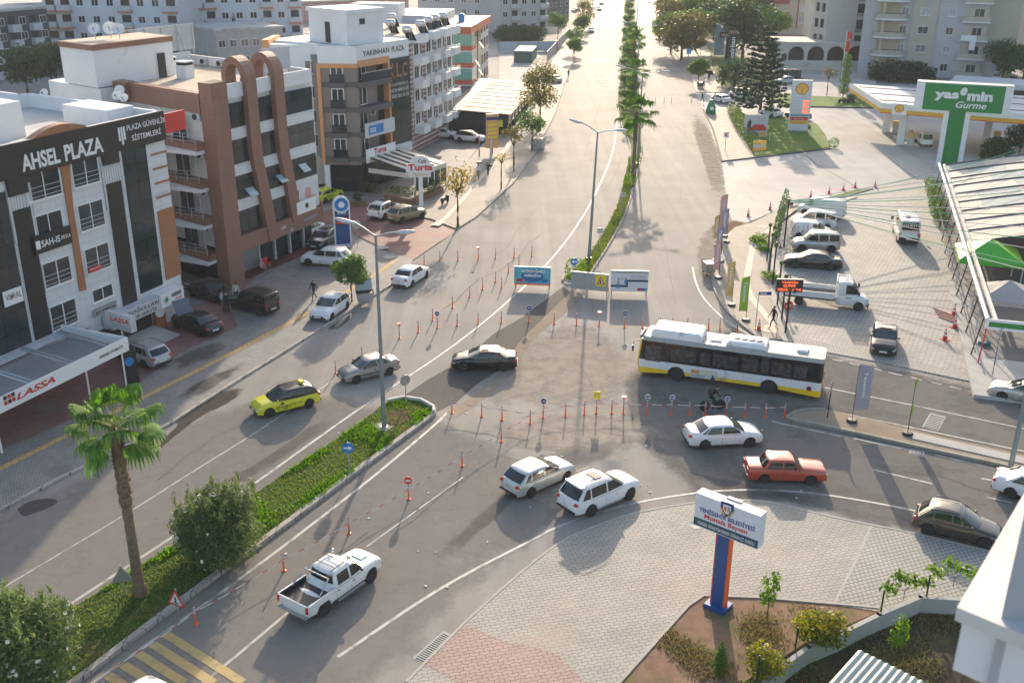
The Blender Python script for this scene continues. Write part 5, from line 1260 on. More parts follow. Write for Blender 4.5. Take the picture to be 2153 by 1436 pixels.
block('school_building','low pink building with a red band at the top edge',(640,48),(860,38),20,6,mat('pink_render',(.48,.29,.27),.85,0,.06),2,10)
block('low_building','low concrete building with cluttered roof behind the billboard',(460,150),(600,140),16,8.0,M['concrete'],2,6)
block('apartment_building','grey apartment block with stacked bay windows behind the vacant lot',(1052,72),(1150,68),12,18,M['greywall'],5,5,{1:M['cream'],4:M['cream']})
block('apartment_building','grey block behind the orange banded flats',(880,60),(1046,66),14,14.0,M['greywall'],4,6)
block('office_building','dark office block with glass corner beyond the grey apartments',(1152,45),(1196,40),14,16,M['dgrey'],5,4)
block("apartment_building","beige wall of the block at the upper right corner",(2082,120),(2300,120),14,46,mat('beige_render',(.43,.39,.35),.85,0,.06),1,1)
block('apartment_building','distant grey block behind the park trees',(1520,30),(1640,30),14,24,M['greywall'],7,6)
def hoarding(lb,pts,h,m):
 for(p,q)in zip(pts,pts[1:]):
  a,b=G(*p),G(*q);F,L=line_frame(a,b);t=thing('hoarding',lb,'fence',F.o,F.a,'grey hoarding round the vacant lot');MB().box(0,L,0,.06,.1,h).build('panel',m,t)
  ps=MB();n=max(2,int(L/4))
  for k in range(n+1):ps.box(L*k/n-.06,L*k/n+.06,-.06,0,0,h)
  ps.build('post',M['dgrey'],t)
hm=mat('hoarding_grey',(.45,.48,.50),.6,.2,.06)
hoarding('long grey sheet hoarding across the back of the vacant lot',[(1048,110),(1172,108)],2.4,hm)
hoarding('grey sheet hoarding running up beside the pavement',[(1150,130),(1196,78)],2.2,hm)
a=G(1119,133);t=thing('container','green metal container at the corner of the vacant lot','container',a,R(84));MB().box(0,12,0,4.2,0,2.5).build('box',mat('container_green',(.06,.11,.10),.6,.2,.1),t);MB().box(.05,11.95,.05,4.15,2.5,2.56).build('top',mat('container_top',(.45,.38,.30),.8),t)
# trees and plants
def leaf_mesh(name,blobs,n,size,m,seed=1,shell=.55,aspect=2.0,droop=0.0,flat=0.0):
 0
 rg=np.random.default_rng(seed)
 b=np.array(blobs,float);vol=(b[:,3]*b[:,4]*b[:,5])**.75
 k=rg.choice(len(b),n,p=vol/vol.sum())
 d=rg.normal(size=(n,3));d/=np.linalg.norm(d,axis=1)[:,None]
 r=shell+(1.04-shell)*rg.random(n)**.7
 tw=rg.normal(size=(max(8,n//28),3));tw/=np.linalg.norm(tw,axis=1)[:,None]
 own=rg.integers(0,len(tw),n);mixf=rg.random(n)<.75
 d[mixf]=tw[own[mixf]]+rg.normal(scale=.16,size=(mixf.sum(),3));d/=np.linalg.norm(d,axis=1)[:,None]
 r[mixf]*=(.86+.2*rg.random(len(tw)))[own[mixf]]
 p=b[k,:3]+d*b[k,3:]*r[:,None]
 nrm=d*.7+rg.normal(scale=.6,size=(n,3));nrm[:,2]+=.25+flat;nrm/=np.linalg.norm(nrm,axis=1)[:,None]
 t=np.cross(nrm,rg.normal(size=(n,3)));t[:,2]-=droop;t/=np.linalg.norm(t,axis=1)[:,None]
 u=np.cross(nrm,t)
 s=size*(.6+.8*rg.random(n))[:,None]
 v=np.stack([p-t*s*.5,p+u*s/aspect*.5,p+t*s*.5,p-u*s/aspect*.5],1).reshape(-1,3)
 me=bpy.data.meshes.new(name)
 me.vertices.add(n*4);me.vertices.foreach_set('co',v.ravel())
 me.loops.add(n*4);me.loops.foreach_set('vertex_index',np.arange(n*4))
 me.polygons.add(n);me.polygons.foreach_set('loop_start',np.arange(n)*4);me.polygons.foreach_set('loop_total',np.full(n,4))
 me.materials.append(m);me.update();me.validate()
 return me
def trunk_mesh(h,r,tips,seed=1,lean=(0,0)):
 rg=random.Random(seed);mb=MB()
 path=[(lean[0]*t+rg.uniform(-.03,.03)*h*.3,lean[1]*t+rg.uniform(-.03,.03)*h*.3,h*t)for t in(0,.25,.5,.75,1)]
 path[0]=(0,0,-.05)
 mb.tube(path,r*1.15,8,r1=r*.7)
 for x,y,z in tips:
  a=Vector(path[-1]);b_=Vector((x,y,z));mid=a.lerp(b_,.5)+Vector((rg.uniform(-.1,.1),rg.uniform(-.1,.1),.1))*(b_-a).length
  mb.tube([a,mid,b_],r*.6,6,r1=r*.15)
 return mb.mesh('trunk',M['bark'],60)
L_DARK=leafmat('leaf_dark',(.022,.055,.02),(.06,.12,.035));L_MID=leafmat('leaf_mid',(.045,.11,.02),(.115,.21,.04),.4);L_BRIGHT=leafmat('leaf_bright',(.06,.15,.015),(.15,.27,.03),.4)
L_YEL=leafmat('leaf_yellowing',(.12,.15,.02),(.42,.30,.04),.45);L_OLIVE=leafmat('leaf_olive',(.08,.085,.025),(.19,.16,.05),.35);L_OLE=leafmat('leaf_oleander',(.05,.10,.03),(.20,.27,.10),.38);L_TAN=leafmat('leaf_tan',(.20,.15,.06),(.36,.28,.12),.35)
PROTO={}
def tree(kind,px,label,z=.12,sc=1.0,rz=None,group=None,cat='tree',name='tree'):
 0
 q=G(*px)if not isinstance(px,Vector)else px
 if kind not in PROTO:
  h,r,blobs,n,size,m,kw=KINDS_[kind]
  PROTO[kind]=(trunk_mesh(h,r,[(b[0]*.7,b[1]*.7,b[2])for b in blobs[:7]],len(PROTO)+3,kw.pop('lean',(0,0))),leaf_mesh('crown',blobs,n,size,m,len(PROTO)+11,**kw))
 t=thing(name,label,cat,(q.x,q.y,z),random.Random(label+str(px)).uniform(0,6.28)if rz is None else rz,group)
 t.scale=(sc,sc,sc)
 link('trunk',PROTO[kind][0],t);link('crown',PROTO[kind][1],t)
 return t
def clump(R_,H,z0,n,seed,low=.6):
 rg=random.Random(seed);out=[]
 for k in range(n):
  a=6.283*k/n+rg.uniform(-.4,.4);rr=R_*rg.uniform(.35,.62)
  s=R_*rg.uniform(.38,.58)
  out.append((rr*math.cos(a),rr*math.sin(a),z0+H*rg.uniform(.25,.8),s,s,s*rg.uniform(.65,.9)))
 out.append((0,0,z0+H*.62,R_*.6,R_*.6,H*.42))
 return out
KINDS_={'round':(2.0,.08,clump(1.55,2.2,1.5,8,1),4200,.21,L_MID,dict(shell=.5)),'street':(2.6,.10,clump(2.3,3.2,2.0,8,2),2600,.26,L_MID,dict(shell=.5)),'park':(3.0,.2,clump(4.2,5.5,2.0,10,3),3200,.55,L_MID,dict(shell=.6)),'parkdark':(3.2,.25,clump(4.6,7.5,1.5,11,4),3600,.55,L_DARK,dict(shell=.6)),'parktan':(3.0,.2,clump(4.4,6.5,2.0,9,5),3000,.50,L_TAN,dict(shell=.5)),'parkolive':(2.6,.2,clump(4.0,5.0,1.2,9,6),3000,.50,L_OLIVE,dict(shell=.6)),'yellow':(2.8,.10,clump(1.9,3.6,2.6,9,7),620,.26,L_YEL,dict(shell=.2)),'sparse':(2.4,.09,clump(1.5,2.6,2.2,7,8),420,.24,L_OLIVE,dict(shell=.2)),'bare':(3.0,.09,clump(1.2,1.8,2.8,6,9),130,.22,L_YEL,dict(shell=.2)),'bigyellow':(2.6,.16,clump(3.4,7.5,1.6,12,10),3600,.34,leafmat('leaf_autumn',(.07,.10,.02),(.26,.22,.05),.4),dict(shell=.4)),'bush':(.3,.05,clump(1.0,1.5,-.1,7,11),1500,.16,L_MID,dict(shell=.6)),'bushdark':(.3,.08,clump(2.2,2.8,-.2,9,12),2200,.34,L_DARK,dict(shell=.6)),'ball':(.2,.05,[(0,0,.75,.85,.85,.8)],1500,.11,L_BRIGHT,dict(shell=.82)),'sapling':(1.2,.03,[(0,0,1.5,.45,.45,.8),(.2,.1,1.1,.35,.35,.4),(-.15,.1,2.0,.25,.25,.5)],520,.15,L_BRIGHT,dict(shell=.15)),'shrub':(.5,.04,clump(1.1,1.6,.1,7,13),1500,.17,leafmat('leaf_yellow_green',(.10,.15,.015),(.30,.27,.03),.4),dict(shell=.35)),'creeper':(.4,.02,[(-.9,0,.7,.5,.35,.5),(-.2,.1,1.0,.5,.4,.5),(.6,0,.75,.6,.35,.45),(1.2,-.1,.5,.4,.3,.4)],420,.2,L_BRIGHT,dict(shell=.1)),'minifir':(.3,.03,[(0,0,.35,.38,.38,.4),(0,0,.75,.28,.28,.45),(0,0,1.15,.15,.15,.4)],1100,.11,L_MID,dict(shell=.4)),'cypress':(.6,.1,[(0,0,1.5,.7,.7,1.6),(0,0,3.4,.55,.55,1.7),(0,0,5.2,.3,.3,1.4)],1500,.3,L_DARK,dict(shell=.6)),'box':(.9,.1,[(-.9,0,1.9,1.1,1.3,1.0),(.9,0,1.9,1.1,1.3,1.0),(0,0,2.2,1.2,1.3,1.0)],1800,.24,L_MID,dict(shell=.7)),'tuft':(.1,.02,[(0,0,.2,.55,.4,.35),(.4,.1,.15,.4,.3,.25)],420,.2,L_BRIGHT,dict(shell=.2,aspect=4)),'weeping':(2.6,.16,[(0,0,1.6,1.4,1.4,1.3),(.5,0,2.8,1.0,1.0,1.0),(-.5,.2,2.4,1.0,1.0,1.2)],1400,.3,L_DARK,dict(shell=.4,droop=1.0)),}
ST='street trees on the left pavement';PK='trees of the park beside the avenue';MD='bushes in the central reservation'
tree('round',(740,636),'small round green tree behind the parked white hatchback',sc=1.02)
tree('yellow',(963,478),'sparse yellow-green tree at the side street corner',sc=1.12,group=ST);tree('bare',(1054,399),'nearly bare young tree with a few yellow leaves',sc=.95,group=ST)
tree('sparse',(1080,362),'thin olive tree with see-through crown on the left pavement',sc=1.25,group=ST);tree('street',(1119,318),'dense dark green tree beside the grey planter',sc=.98,group=ST)
tree('bigyellow',(1135,262),'big yellowing tree before the segmented roof pavilion',sc=1.05,group=ST);tree('round',(1207,129),'small round tree nearest the vacant lot',sc=1.35,group=ST)
tree('street',(1206,112),'dense green tree just beyond the small round tree',sc=1.15,group=ST);tree('round',(1223,80),'small round tree beside the lone white car',sc=1.6,group=ST);tree('bigyellow',(1228,62),'tall yellow and brown tree far up the left pavement',sc=1.0,group=ST)
tree('street',(1173,88),'green tree behind the grey hoarding',sc=1.4);tree('bigyellow',(1246,14),'farthest yellow tree up the left pavement',sc=.8,group=ST)
for i,px in enumerate(((1058,86),(1075,86),(1092,86),(1109,86),(1126,86))):tree('bushdark',px,'dark bush in the hedge row before the grey apartments',z=0,sc=1.5,group='dark bushes behind the hoarding',name='bush',cat='bush')
PARK=[('parkolive',1432,128,1.1,'olive tree nearest the avenue bend, over its round shadow'),('park',1410,112,.85,'bright green tree left of the olive one at the bend'),('parkolive',1418,75,1.0,'brownish tree above the parked avenue cars'),('park',1462,108,.9,'green tree right behind the olive tree at the bend'),('park',1470,75,1.1,'mid green tree in the middle row of the park'),('parkdark',1500,85,.8,'dark tree behind the tall blue and white sign'),('park',1505,60,1.1,'green tree above the blue and white sign'),('park',1530,110,1.0,'yellow-green tree right of the blue and white sign'),('parkdark',1560,135,1.05,'broad dark tree left of the layered conifer'),('parktan',1572,70,1.1,'tan feathery tree above the dark park trees'),('parktan',1530,30,1.1,'tan tree at the top of the park'),('park',1480,30,1.1,'green tree at the top of the park by the side road'),('parkdark',1600,70,.9,'dark green tree beside the red balconies'),('park',1620,95,.8,'pale green tree before the red balconies'),('parkolive',1405,40,.9,'olive tree behind the upper parked cars'),('park',1450,50,1.0,'green tree between the olive tree and the side road')]
for k,x,y,s,lb in PARK:tree(k,(x,y),lb,sc=s*1.5,group=PK)
tree('round',(1467,184),'small round clipped tree beside the standing man',sc=1.45);tree('box',(1447,118),'square clipped tree at the avenue bend',sc=1.25);tree('round',(1472,117),'narrow clipped bush behind the square clipped tree',sc=1.0)
tree('weeping',(1518,182),'small weeping tree on the dry lawn',sc=1.05,z=.1);tree('weeping',(1544,184),'taller weeping dark tree under the dark vertical sign',sc=1.5,z=.1)
for i,(x,y,s)in enumerate(((1848,168,1.35),(1880,172,1.6),(1912,174,1.6),(1940,176,1.25))):tree('bushdark',(x,y),['leftmost','second','third','rightmost'][i]+' big bush under the apartment tower',z=0,sc=s,name='bush',cat='bush',group='bushes under the apartment tower')
tree('parkdark',(2105,178),'big dark tree over the cars at the upper right',sc=.95,z=0);tree('parkdark',(2150,172),'dark tree at the right edge beside the grey car',sc=.8,z=0)
tree('parkdark',(2142,332),'dark leafy tree in front of the fuel shop',sc=.55,z=0);tree('bushdark',(2092,335),'low dark bush beside the tree at the fuel shop',sc=1.1,z=0,name='bush',cat='bush')
tree('sparse',(1738,202),'bare straw-coloured shrub beside the flagpole',sc=1.1);tree('bush',(1790,214),'small shrub beside the parked motorcycles',sc=1.0,name='bush',cat='bush')
for i,(px,py,s)in enumerate(((1325,394,.95),(1334,352,1.05),(1319,288,1.0),(1318,232,1.3),(1333,226,1.0),(1316,212,1.5),(1330,196,1.6),(1316,180,1.6),(1329,160,1.7),(1316,145,1.7),(1328,132,1.8),(1318,118,1.9),(1327,90,2.0),(1319,78,2.0),(1326,64,2.0),(1320,50,2.1),(1325,36,2.1),(1321,22,2.2),(1324,9,2.2))):
 tree('ball' if i<3 else 'bush',(px,py),['round clipped bush below the nearest median palm','round clipped bush at the foot of the median palm','small round bush beside the round traffic signs'][i]if i<3 else 'green bush filling the far central reservation',z=.14,sc=s,name='bush',cat='bush',group=MD)
tree('ball',(1210,586),'round clipped bush at the tip of the reservation beside the blue arrow sign',z=.1,sc=1.15,name='bush',cat='bush',group=MD)
t=thing('topiary','clipped tree of stacked green balls beside the flagpole','tree',G(1772,205));MB().cyl((0,0,0),(0,0,6.5),.1).build('trunk',M['bark'],t)
link('crown',leaf_mesh('crown',[(0,0,1.4,1.0,1.0,.9),(0,0,3.0,1.0,1.0,.8),(0,0,4.4,.95,.95,.75),(0,0,6.0,1.0,1.0,.95),(0,0,7.0,.8,.8,.6)],3200,.22,L_MID,77,.8),t)
tree('parkdark',(60,205),'dark tree clump behind the white office block',sc=1.0,z=0);tree('parkdark',(112,190),'darker tree right of the clump behind the white office block',sc=.95,z=0);tree('parkdark',(388,108),'tall dark evergreen between the pale apartment blocks',sc=1.15,z=0)
for i,(x,y)in enumerate(((498,118),(487,112),(541,110),(558,108))):tree('cypress',(x,y),'slim cypress before the pale apartment block',z=0,sc=1.5,group='cypresses before the pale apartments')
tree('bush',(640,30),'far bush by the pink building',sc=2.5,name='bush',cat='bush');tree('bushdark',(612,22),'far dark shrubs at the top edge',sc=2,name='bush',cat='bush')
tree('round',(360,30),'far dark tree at the top edge between the pale blocks',sc=3)
tree('sapling',(1612,1302),'slim young sapling on the bare earth',z=.1,sc=1.05);tree('sapling',(1884,1390),'young sapling on the dark garden earth',z=0,sc=1.0)
SH='plants growing over the garden wall'
tree('shrub',(1722,1372),'big yellow-green bush spilling over the garden wall',z=.2,sc=1.12,group=SH,name='bush',cat='bush');tree('shrub',(1690,1352),'yellow-green bush left of the biggest one on the wall',z=.2,sc=.75,group=SH,name='bush',cat='bush');tree('shrub',(1600,1440),'yellowing bush at the bottom edge beside a fence post',z=.2,sc=.95,group=SH,name='bush',cat='bush')
tree('creeper',(1895,1285),'thin leafy creeper on the wall between two fence posts',z=.7,sc=1.0,rz=.4,group=SH,name='bush',cat='bush');tree('creeper',(1998,1262),'thin leafy creeper beside the white ledge',z=.8,sc=1.0,rz=0,group=SH,name='bush',cat='bush')
tree('minifir',(1512,1418),'little dark conifer on the bare earth by the sign shadow',z=.1,sc=1.0,name='shrub',cat='shrub');tree('bush',(1580,1475),'dark bush cut by the bottom edge',z=0,sc=.7,name='bush',cat='bush')
for i,(x,y)in enumerate(((1600,508),(1604,528),(1617,588),(1592,514))):tree('tuft',(x,y),['weed tuft at the foot of the planted poles','second weed tuft near the planted poles','weed tuft beside the car park kerb','low weed tuft in the pavement joint'][i],z=.12,sc=1.5,name='weed',cat='weed')
tree('tuft',(963,480),'bright weed tuft at the trunk of the corner tree',z=.13,sc=.6,name='weed',cat='weed')
tree('ball',(1752,312),'flowering shrub with yellow blooms at the lawn corner',z=.1,sc=.9,name='shrub',cat='shrub');tree('creeper',(1615,286),'small cycad on the petrol station lawn',z=.0,sc=.8,name='shrub',cat='shrub');tree('tuft',(1696,272),'little dark cycad beside the price pylon',z=.1,sc=1.4,name='shrub',cat='shrub')
def oleander(px,sc,lb,seed):
 q=G(*px);t=thing('oleander',lb,'shrub',(q.x,q.y,.13),seed)
 bl=clump(1.9,2.4,.2,10,seed)+[(.2,.1,1.6,1.5,1.5,1.3),(0,0,.8,1.7,1.7,.9)]
 me=leaf_mesh('foliage',bl,26000,.19,L_OLE,seed,.4,4.0)
 rg=np.random.default_rng(seed);rr=random.Random(seed)
 st=MB()
 for k in range(16):a=rr.uniform(0,6.28);st.tube([(0.2*math.cos(a),.2*math.sin(a),0),(.8*math.cos(a),.8*math.sin(a),1.3),(1.4*math.cos(a),1.4*math.sin(a),2.3)],.03,5,r1=.01)
 st.build('stems',M['bark'],t)
 sh=[(b[0]+rr.uniform(-.8,.8),b[1]+rr.uniform(-.8,.8),b[2]+b[5]*.9+rr.uniform(0,.4),.12,.12,.38)for b in bl for _ in range(5)]
 link('foliage',me,t);link('leading_shoots',leaf_mesh('leading_shoots',sh,3200,.19,L_OLE,seed+1,.1,5,-1.0),t)
 link('blossom',leaf_mesh('blossom',bl,130,.15,mat('blossom',(.75,.72,.6),.7),seed+2,.98,1.1),t)
 t.scale=(sc,sc,sc*.95)
oleander((468,1172),1.22,'big oleander bush with white blossom in the grassy median',21);oleander((60,1425),1.3,'big dark oleander cut by the lower left corner',35)
def palm(px,h,cr_,lb,seed,n=26,skirt=.0):
 q=G(*px);t=thing('fan_palm',lb,'palm tree',(q.x,q.y,.13),seed);rr=random.Random(seed)
 tr=MB();N=26
 rings=[]
 for k in range(N+1):
  f=k/N;r=(.34 if f<.04 else .235-.04*f)*(1+(.06 if k%2 else-.02)*(2.2 if f>.45 else 1))*(1.28 if f>.55 else 1)
  rings.append((r,h*f))
 tr.lathe(rings,n=10)
 if cr_>1.3:
  for k in range(230):
   f=rr.uniform(.52,.98);a=rr.uniform(0,6.28);r=.24;z=h*f
   tr.add([(r*math.cos(a-.25),r*math.sin(a-.25),z),(r*math.cos(a+.25),r*math.sin(a+.25),z),((r+.12)*math.cos(a),(r+.12)*math.sin(a),z+.14)],[(0,1,2)])
 tr.build('trunk',mat('palm_bark',(.19,.135,.09),.95,0,.35,5,.2,bump=.6,bscale=12),t)
 cw=MB()
 for k in range(n):
  a=2.4*k+rr.uniform(-.2,.2);el=R(84-122*(k/n)**.9+rr.uniform(-10,10));L=cr_*rr.uniform(.55,.8)
  di=Vector((math.cos(a)*math.cos(el),math.sin(a)*math.cos(el),math.sin(el)));sd_=Vector((-math.sin(a),math.cos(a),0));up=di.cross(sd_)*-1
  o=Vector((0,0,h));tip=o+di*L
  cw.tube([o,o+di*L*.5+Vector((0,0,.05)),tip],.022,4,0)
  S=17
  for j in range(S):
   b=R(-95+190*j/(S-1));dr=(di*math.cos(b)+sd_*math.sin(b)).normalized();fl=cr_*(.33+.17*math.cos(b))*rr.uniform(.9,1.08)
   p1=tip+dr*fl*.55+up*.05;dn=Vector((0,0,-1));p2=tip+dr*fl*.85+dn*fl*.18;p3=tip+dr*fl*1.0+dn*fl*rr.uniform(.55,.85)
   sdw=dr.cross(up).normalized()*(.062*cr_/1.9*1.35)
   cw.add([tip,p1-sdw,p1+sdw,p2-sdw*.8,p2+sdw*.8,p3],[(0,1,2),(1,3,4,2),(3,5,4)],1)
 cw.build('crown',[leafmat('palm_stalk',(.30,.33,.10),(.40,.38,.16),.2),leafmat('palm_leaf',(.045,.13,.02),(.13,.24,.045),.4,.8)],t)
palm((296,1254),8.4,1.85,'near fan palm rising from the grassy median',3,26)
palm((1331.5,371),7.6,2.3,'nearest fan palm of the central reservation, with a bare trunk',4,22);palm((1333,212),5.2,2.3,'second fan palm of the central reservation',5,20);palm((1331,150),6.0,2.5,'third fan palm of the central reservation',6,20);palm((1330,118),4.5,2.6,'farthest fan palm of the central reservation',7,18)
def layered(px,h,lb):
 q=G(*px);t=thing('layered_conifer',lb,'conifer',(q.x,q.y,.12));MB().tube([(0,0,0),(.2,0,h*.5),(.1,0,h)],.28,8,r1=.05).build('trunk',M['bark'],t)
 bl=[];rr=random.Random(5)
 for k in range(15):
  f=k/15;z=1.2+(h-1.5)*f;Rr=(4.2*(1-f)**.8+.5);nb=9 if f<.6 else 6
  for j in range(nb):
   a=6.283*j/nb+k*.7+rr.uniform(-.15,.15)
   for u in(.4,.7,.95):bl.append((Rr*u*math.cos(a),Rr*u*math.sin(a),z+Rr*u*u*.18*(1 if f>.3 else .3),.55,.55,.16))
 link('crown',leaf_mesh('crown',bl,15000,.42,leafmat('conifer_leaf',(.010,.035,.018),(.03,.07,.03),.15),9,.2,2.5),t)
layered((1597,240),14.5,'tall layered conifer at the corner of the petrol station lawn')
def hedge(lb,pts,wd,h,z,n,size,m=L_MID):
 bl=[]
 P=GG(pts);seg=[(a,b)for a,b in zip(P,P[1:])]
 for a,b in seg:
  L=(b-a).length;k=max(2,int(L/(wd*.7)))
  for i in range(k):p=a.lerp(b,(i+.5)/k);bl.append((p.x,p.y,z+h*.5,wd*.62,wd*.62,h*.55))
 return tag(link('hedge',leaf_mesh('hedge',bl,n,size,m,len(bl),.82)),lb,'hedge')
hedge('long clipped hedge curving along the petrol station lawn',[(1540,236),(1552,262),(1570,290),(1586,312),(1594,324)],1.9,1.5,.1,7000,.2,leafmat('leaf_hedge',(.06,.12,.02),(.14,.22,.04),.3))
hedge('green hedge in a low planter beside the restaurant',[(1958,392),(1966,430),(1976,474)],1.5,1.3,0,2600,.2)
hedge('clipped hedge in the wooden planter of the cafe terrace',[(815,415),(870,424),(900,418),(925,398)],.9,1.0,.5,2600,.14,L_DARK);hedge('short hedge in the cafe planter by the door',[(768,406),(795,415)],.8,.9,.4,900,.14,L_DARK)
t=thing('planter','long wooden planter box along the cafe terrace','planter',(0,0,0))
for a,b in(((812,420),(868,430)),((869,430),(928,402))):
 p,q=G(*a),G(*b);d=q-p;MB().bbox((0,0,.3),0,d.length/2,.3,.3).build('box',M['wood'],t,None,((p+q)/2),(0,0,math.atan2(d.y,d.x)))
q=G(752,434);t=thing('planter','small wooden planter with a leafy shrub on the side street corner','planter',(q.x,q.y,0),R(30));MB().box(-.8,.8,-.3,.3,0,.6).build('box',M['wood'],t);link('plant',leaf_mesh('plant',[(0,0,1.0,.6,.4,.55)],500,.16,L_DARK,5,.3),t)
hedge('climbing plants dotted with white globes between the car park poles',[(1650,448),(1640,478),(1633,505),(1628,530)],.55,2.6,.3,2600,.17,L_DARK)
def turf(name,px_poly,n,size,m,z,seed,hh=.06,cut=None):
 P=GG(px_poly);xs=[p.x for p in P];ys=[p.y for p in P];rg=np.random.default_rng(seed)
 x=rg.uniform(min(xs),max(xs),n*6);y=rg.uniform(min(ys),max(ys),n*6);ins=np.zeros(len(x),bool);j=len(P)-1
 for i in range(len(P)):
  c_=((P[i].y>y)!=(P[j].y>y))&(x<(P[j].x-P[i].x)*(y-P[i].y)/(P[j].y-P[i].y+1e-9)+P[i].x);ins^=c_;j=i
 if cut is not None:ins&=(np.sin(x*1.3+1.7*np.sin(y*.7))+np.sin(y*1.1+2*np.sin(x*.9))+rg.normal(scale=.45,size=len(x)))>cut
 x,y=x[ins][:n],y[ins][:n];n=len(x)
 h=hh*(.5+rg.random(n));a=rg.uniform(0,6.28,n);w_=size*.5;lx=rg.normal(scale=.5,size=n)*h;ly=rg.normal(scale=.5,size=n)*h
 v=np.stack([np.stack([x-w_*np.cos(a),y-w_*np.sin(a),np.full(n,z)],1),np.stack([x+w_*np.cos(a),y+w_*np.sin(a),np.full(n,z)],1),np.stack([x+lx+w_*.7*np.cos(a),y+ly+w_*.7*np.sin(a),z+h],1),np.stack([x+lx-w_*.7*np.cos(a),y+ly-w_*.7*np.sin(a),z+h],1)],1).reshape(-1,3)
 me=bpy.data.meshes.new(name);me.vertices.add(n*4);me.vertices.foreach_set('co',v.ravel());me.loops.add(n*4);me.loops.foreach_set('vertex_index',np.arange(n*4))
 me.polygons.add(n);me.polygons.foreach_set('loop_start',np.arange(n)*4);me.polygons.foreach_set('loop_total',np.full(n,4));me.materials.append(m);me.update()
 return tag(link(name,me),'green grass growing on the median','grass',kind='stuff')
G_A=leafmat('grass_blade',(.085,.15,.02),(.20,.24,.06),.4);G_B=leafmat('clover',(.07,.19,.015),(.14,.31,.03),.45)
turf('grass',NL[1:]+NR[:-2],17000,.05,G_A,.13,1,.06);turf('clover',NL[3:]+NR[1:8],9000,.08,G_B,.13,2,.13,.75)
turf('grass',smooth_px(ML[4:],2)+smooth_px(MR[:5],2),9000,.09,G_A,.14,3,.09)
DG=leafmat('dry_tuft',(.16,.15,.05),(.30,.26,.12),.3)
o=turf('dry_grass',[(1310,1436),(1446,1285),(1480,1262),(1599,1266),(1798,1282),(1700,1345),(1560,1436)],3500,.05,DG,.1,5,.08,.7)
o=turf('dry_grass',[(1620,1436),(1710,1365),(1860,1295),(1940,1268),(2050,1290),(2080,1500)],3500,.05,DG,-.03,6,.09,.2)
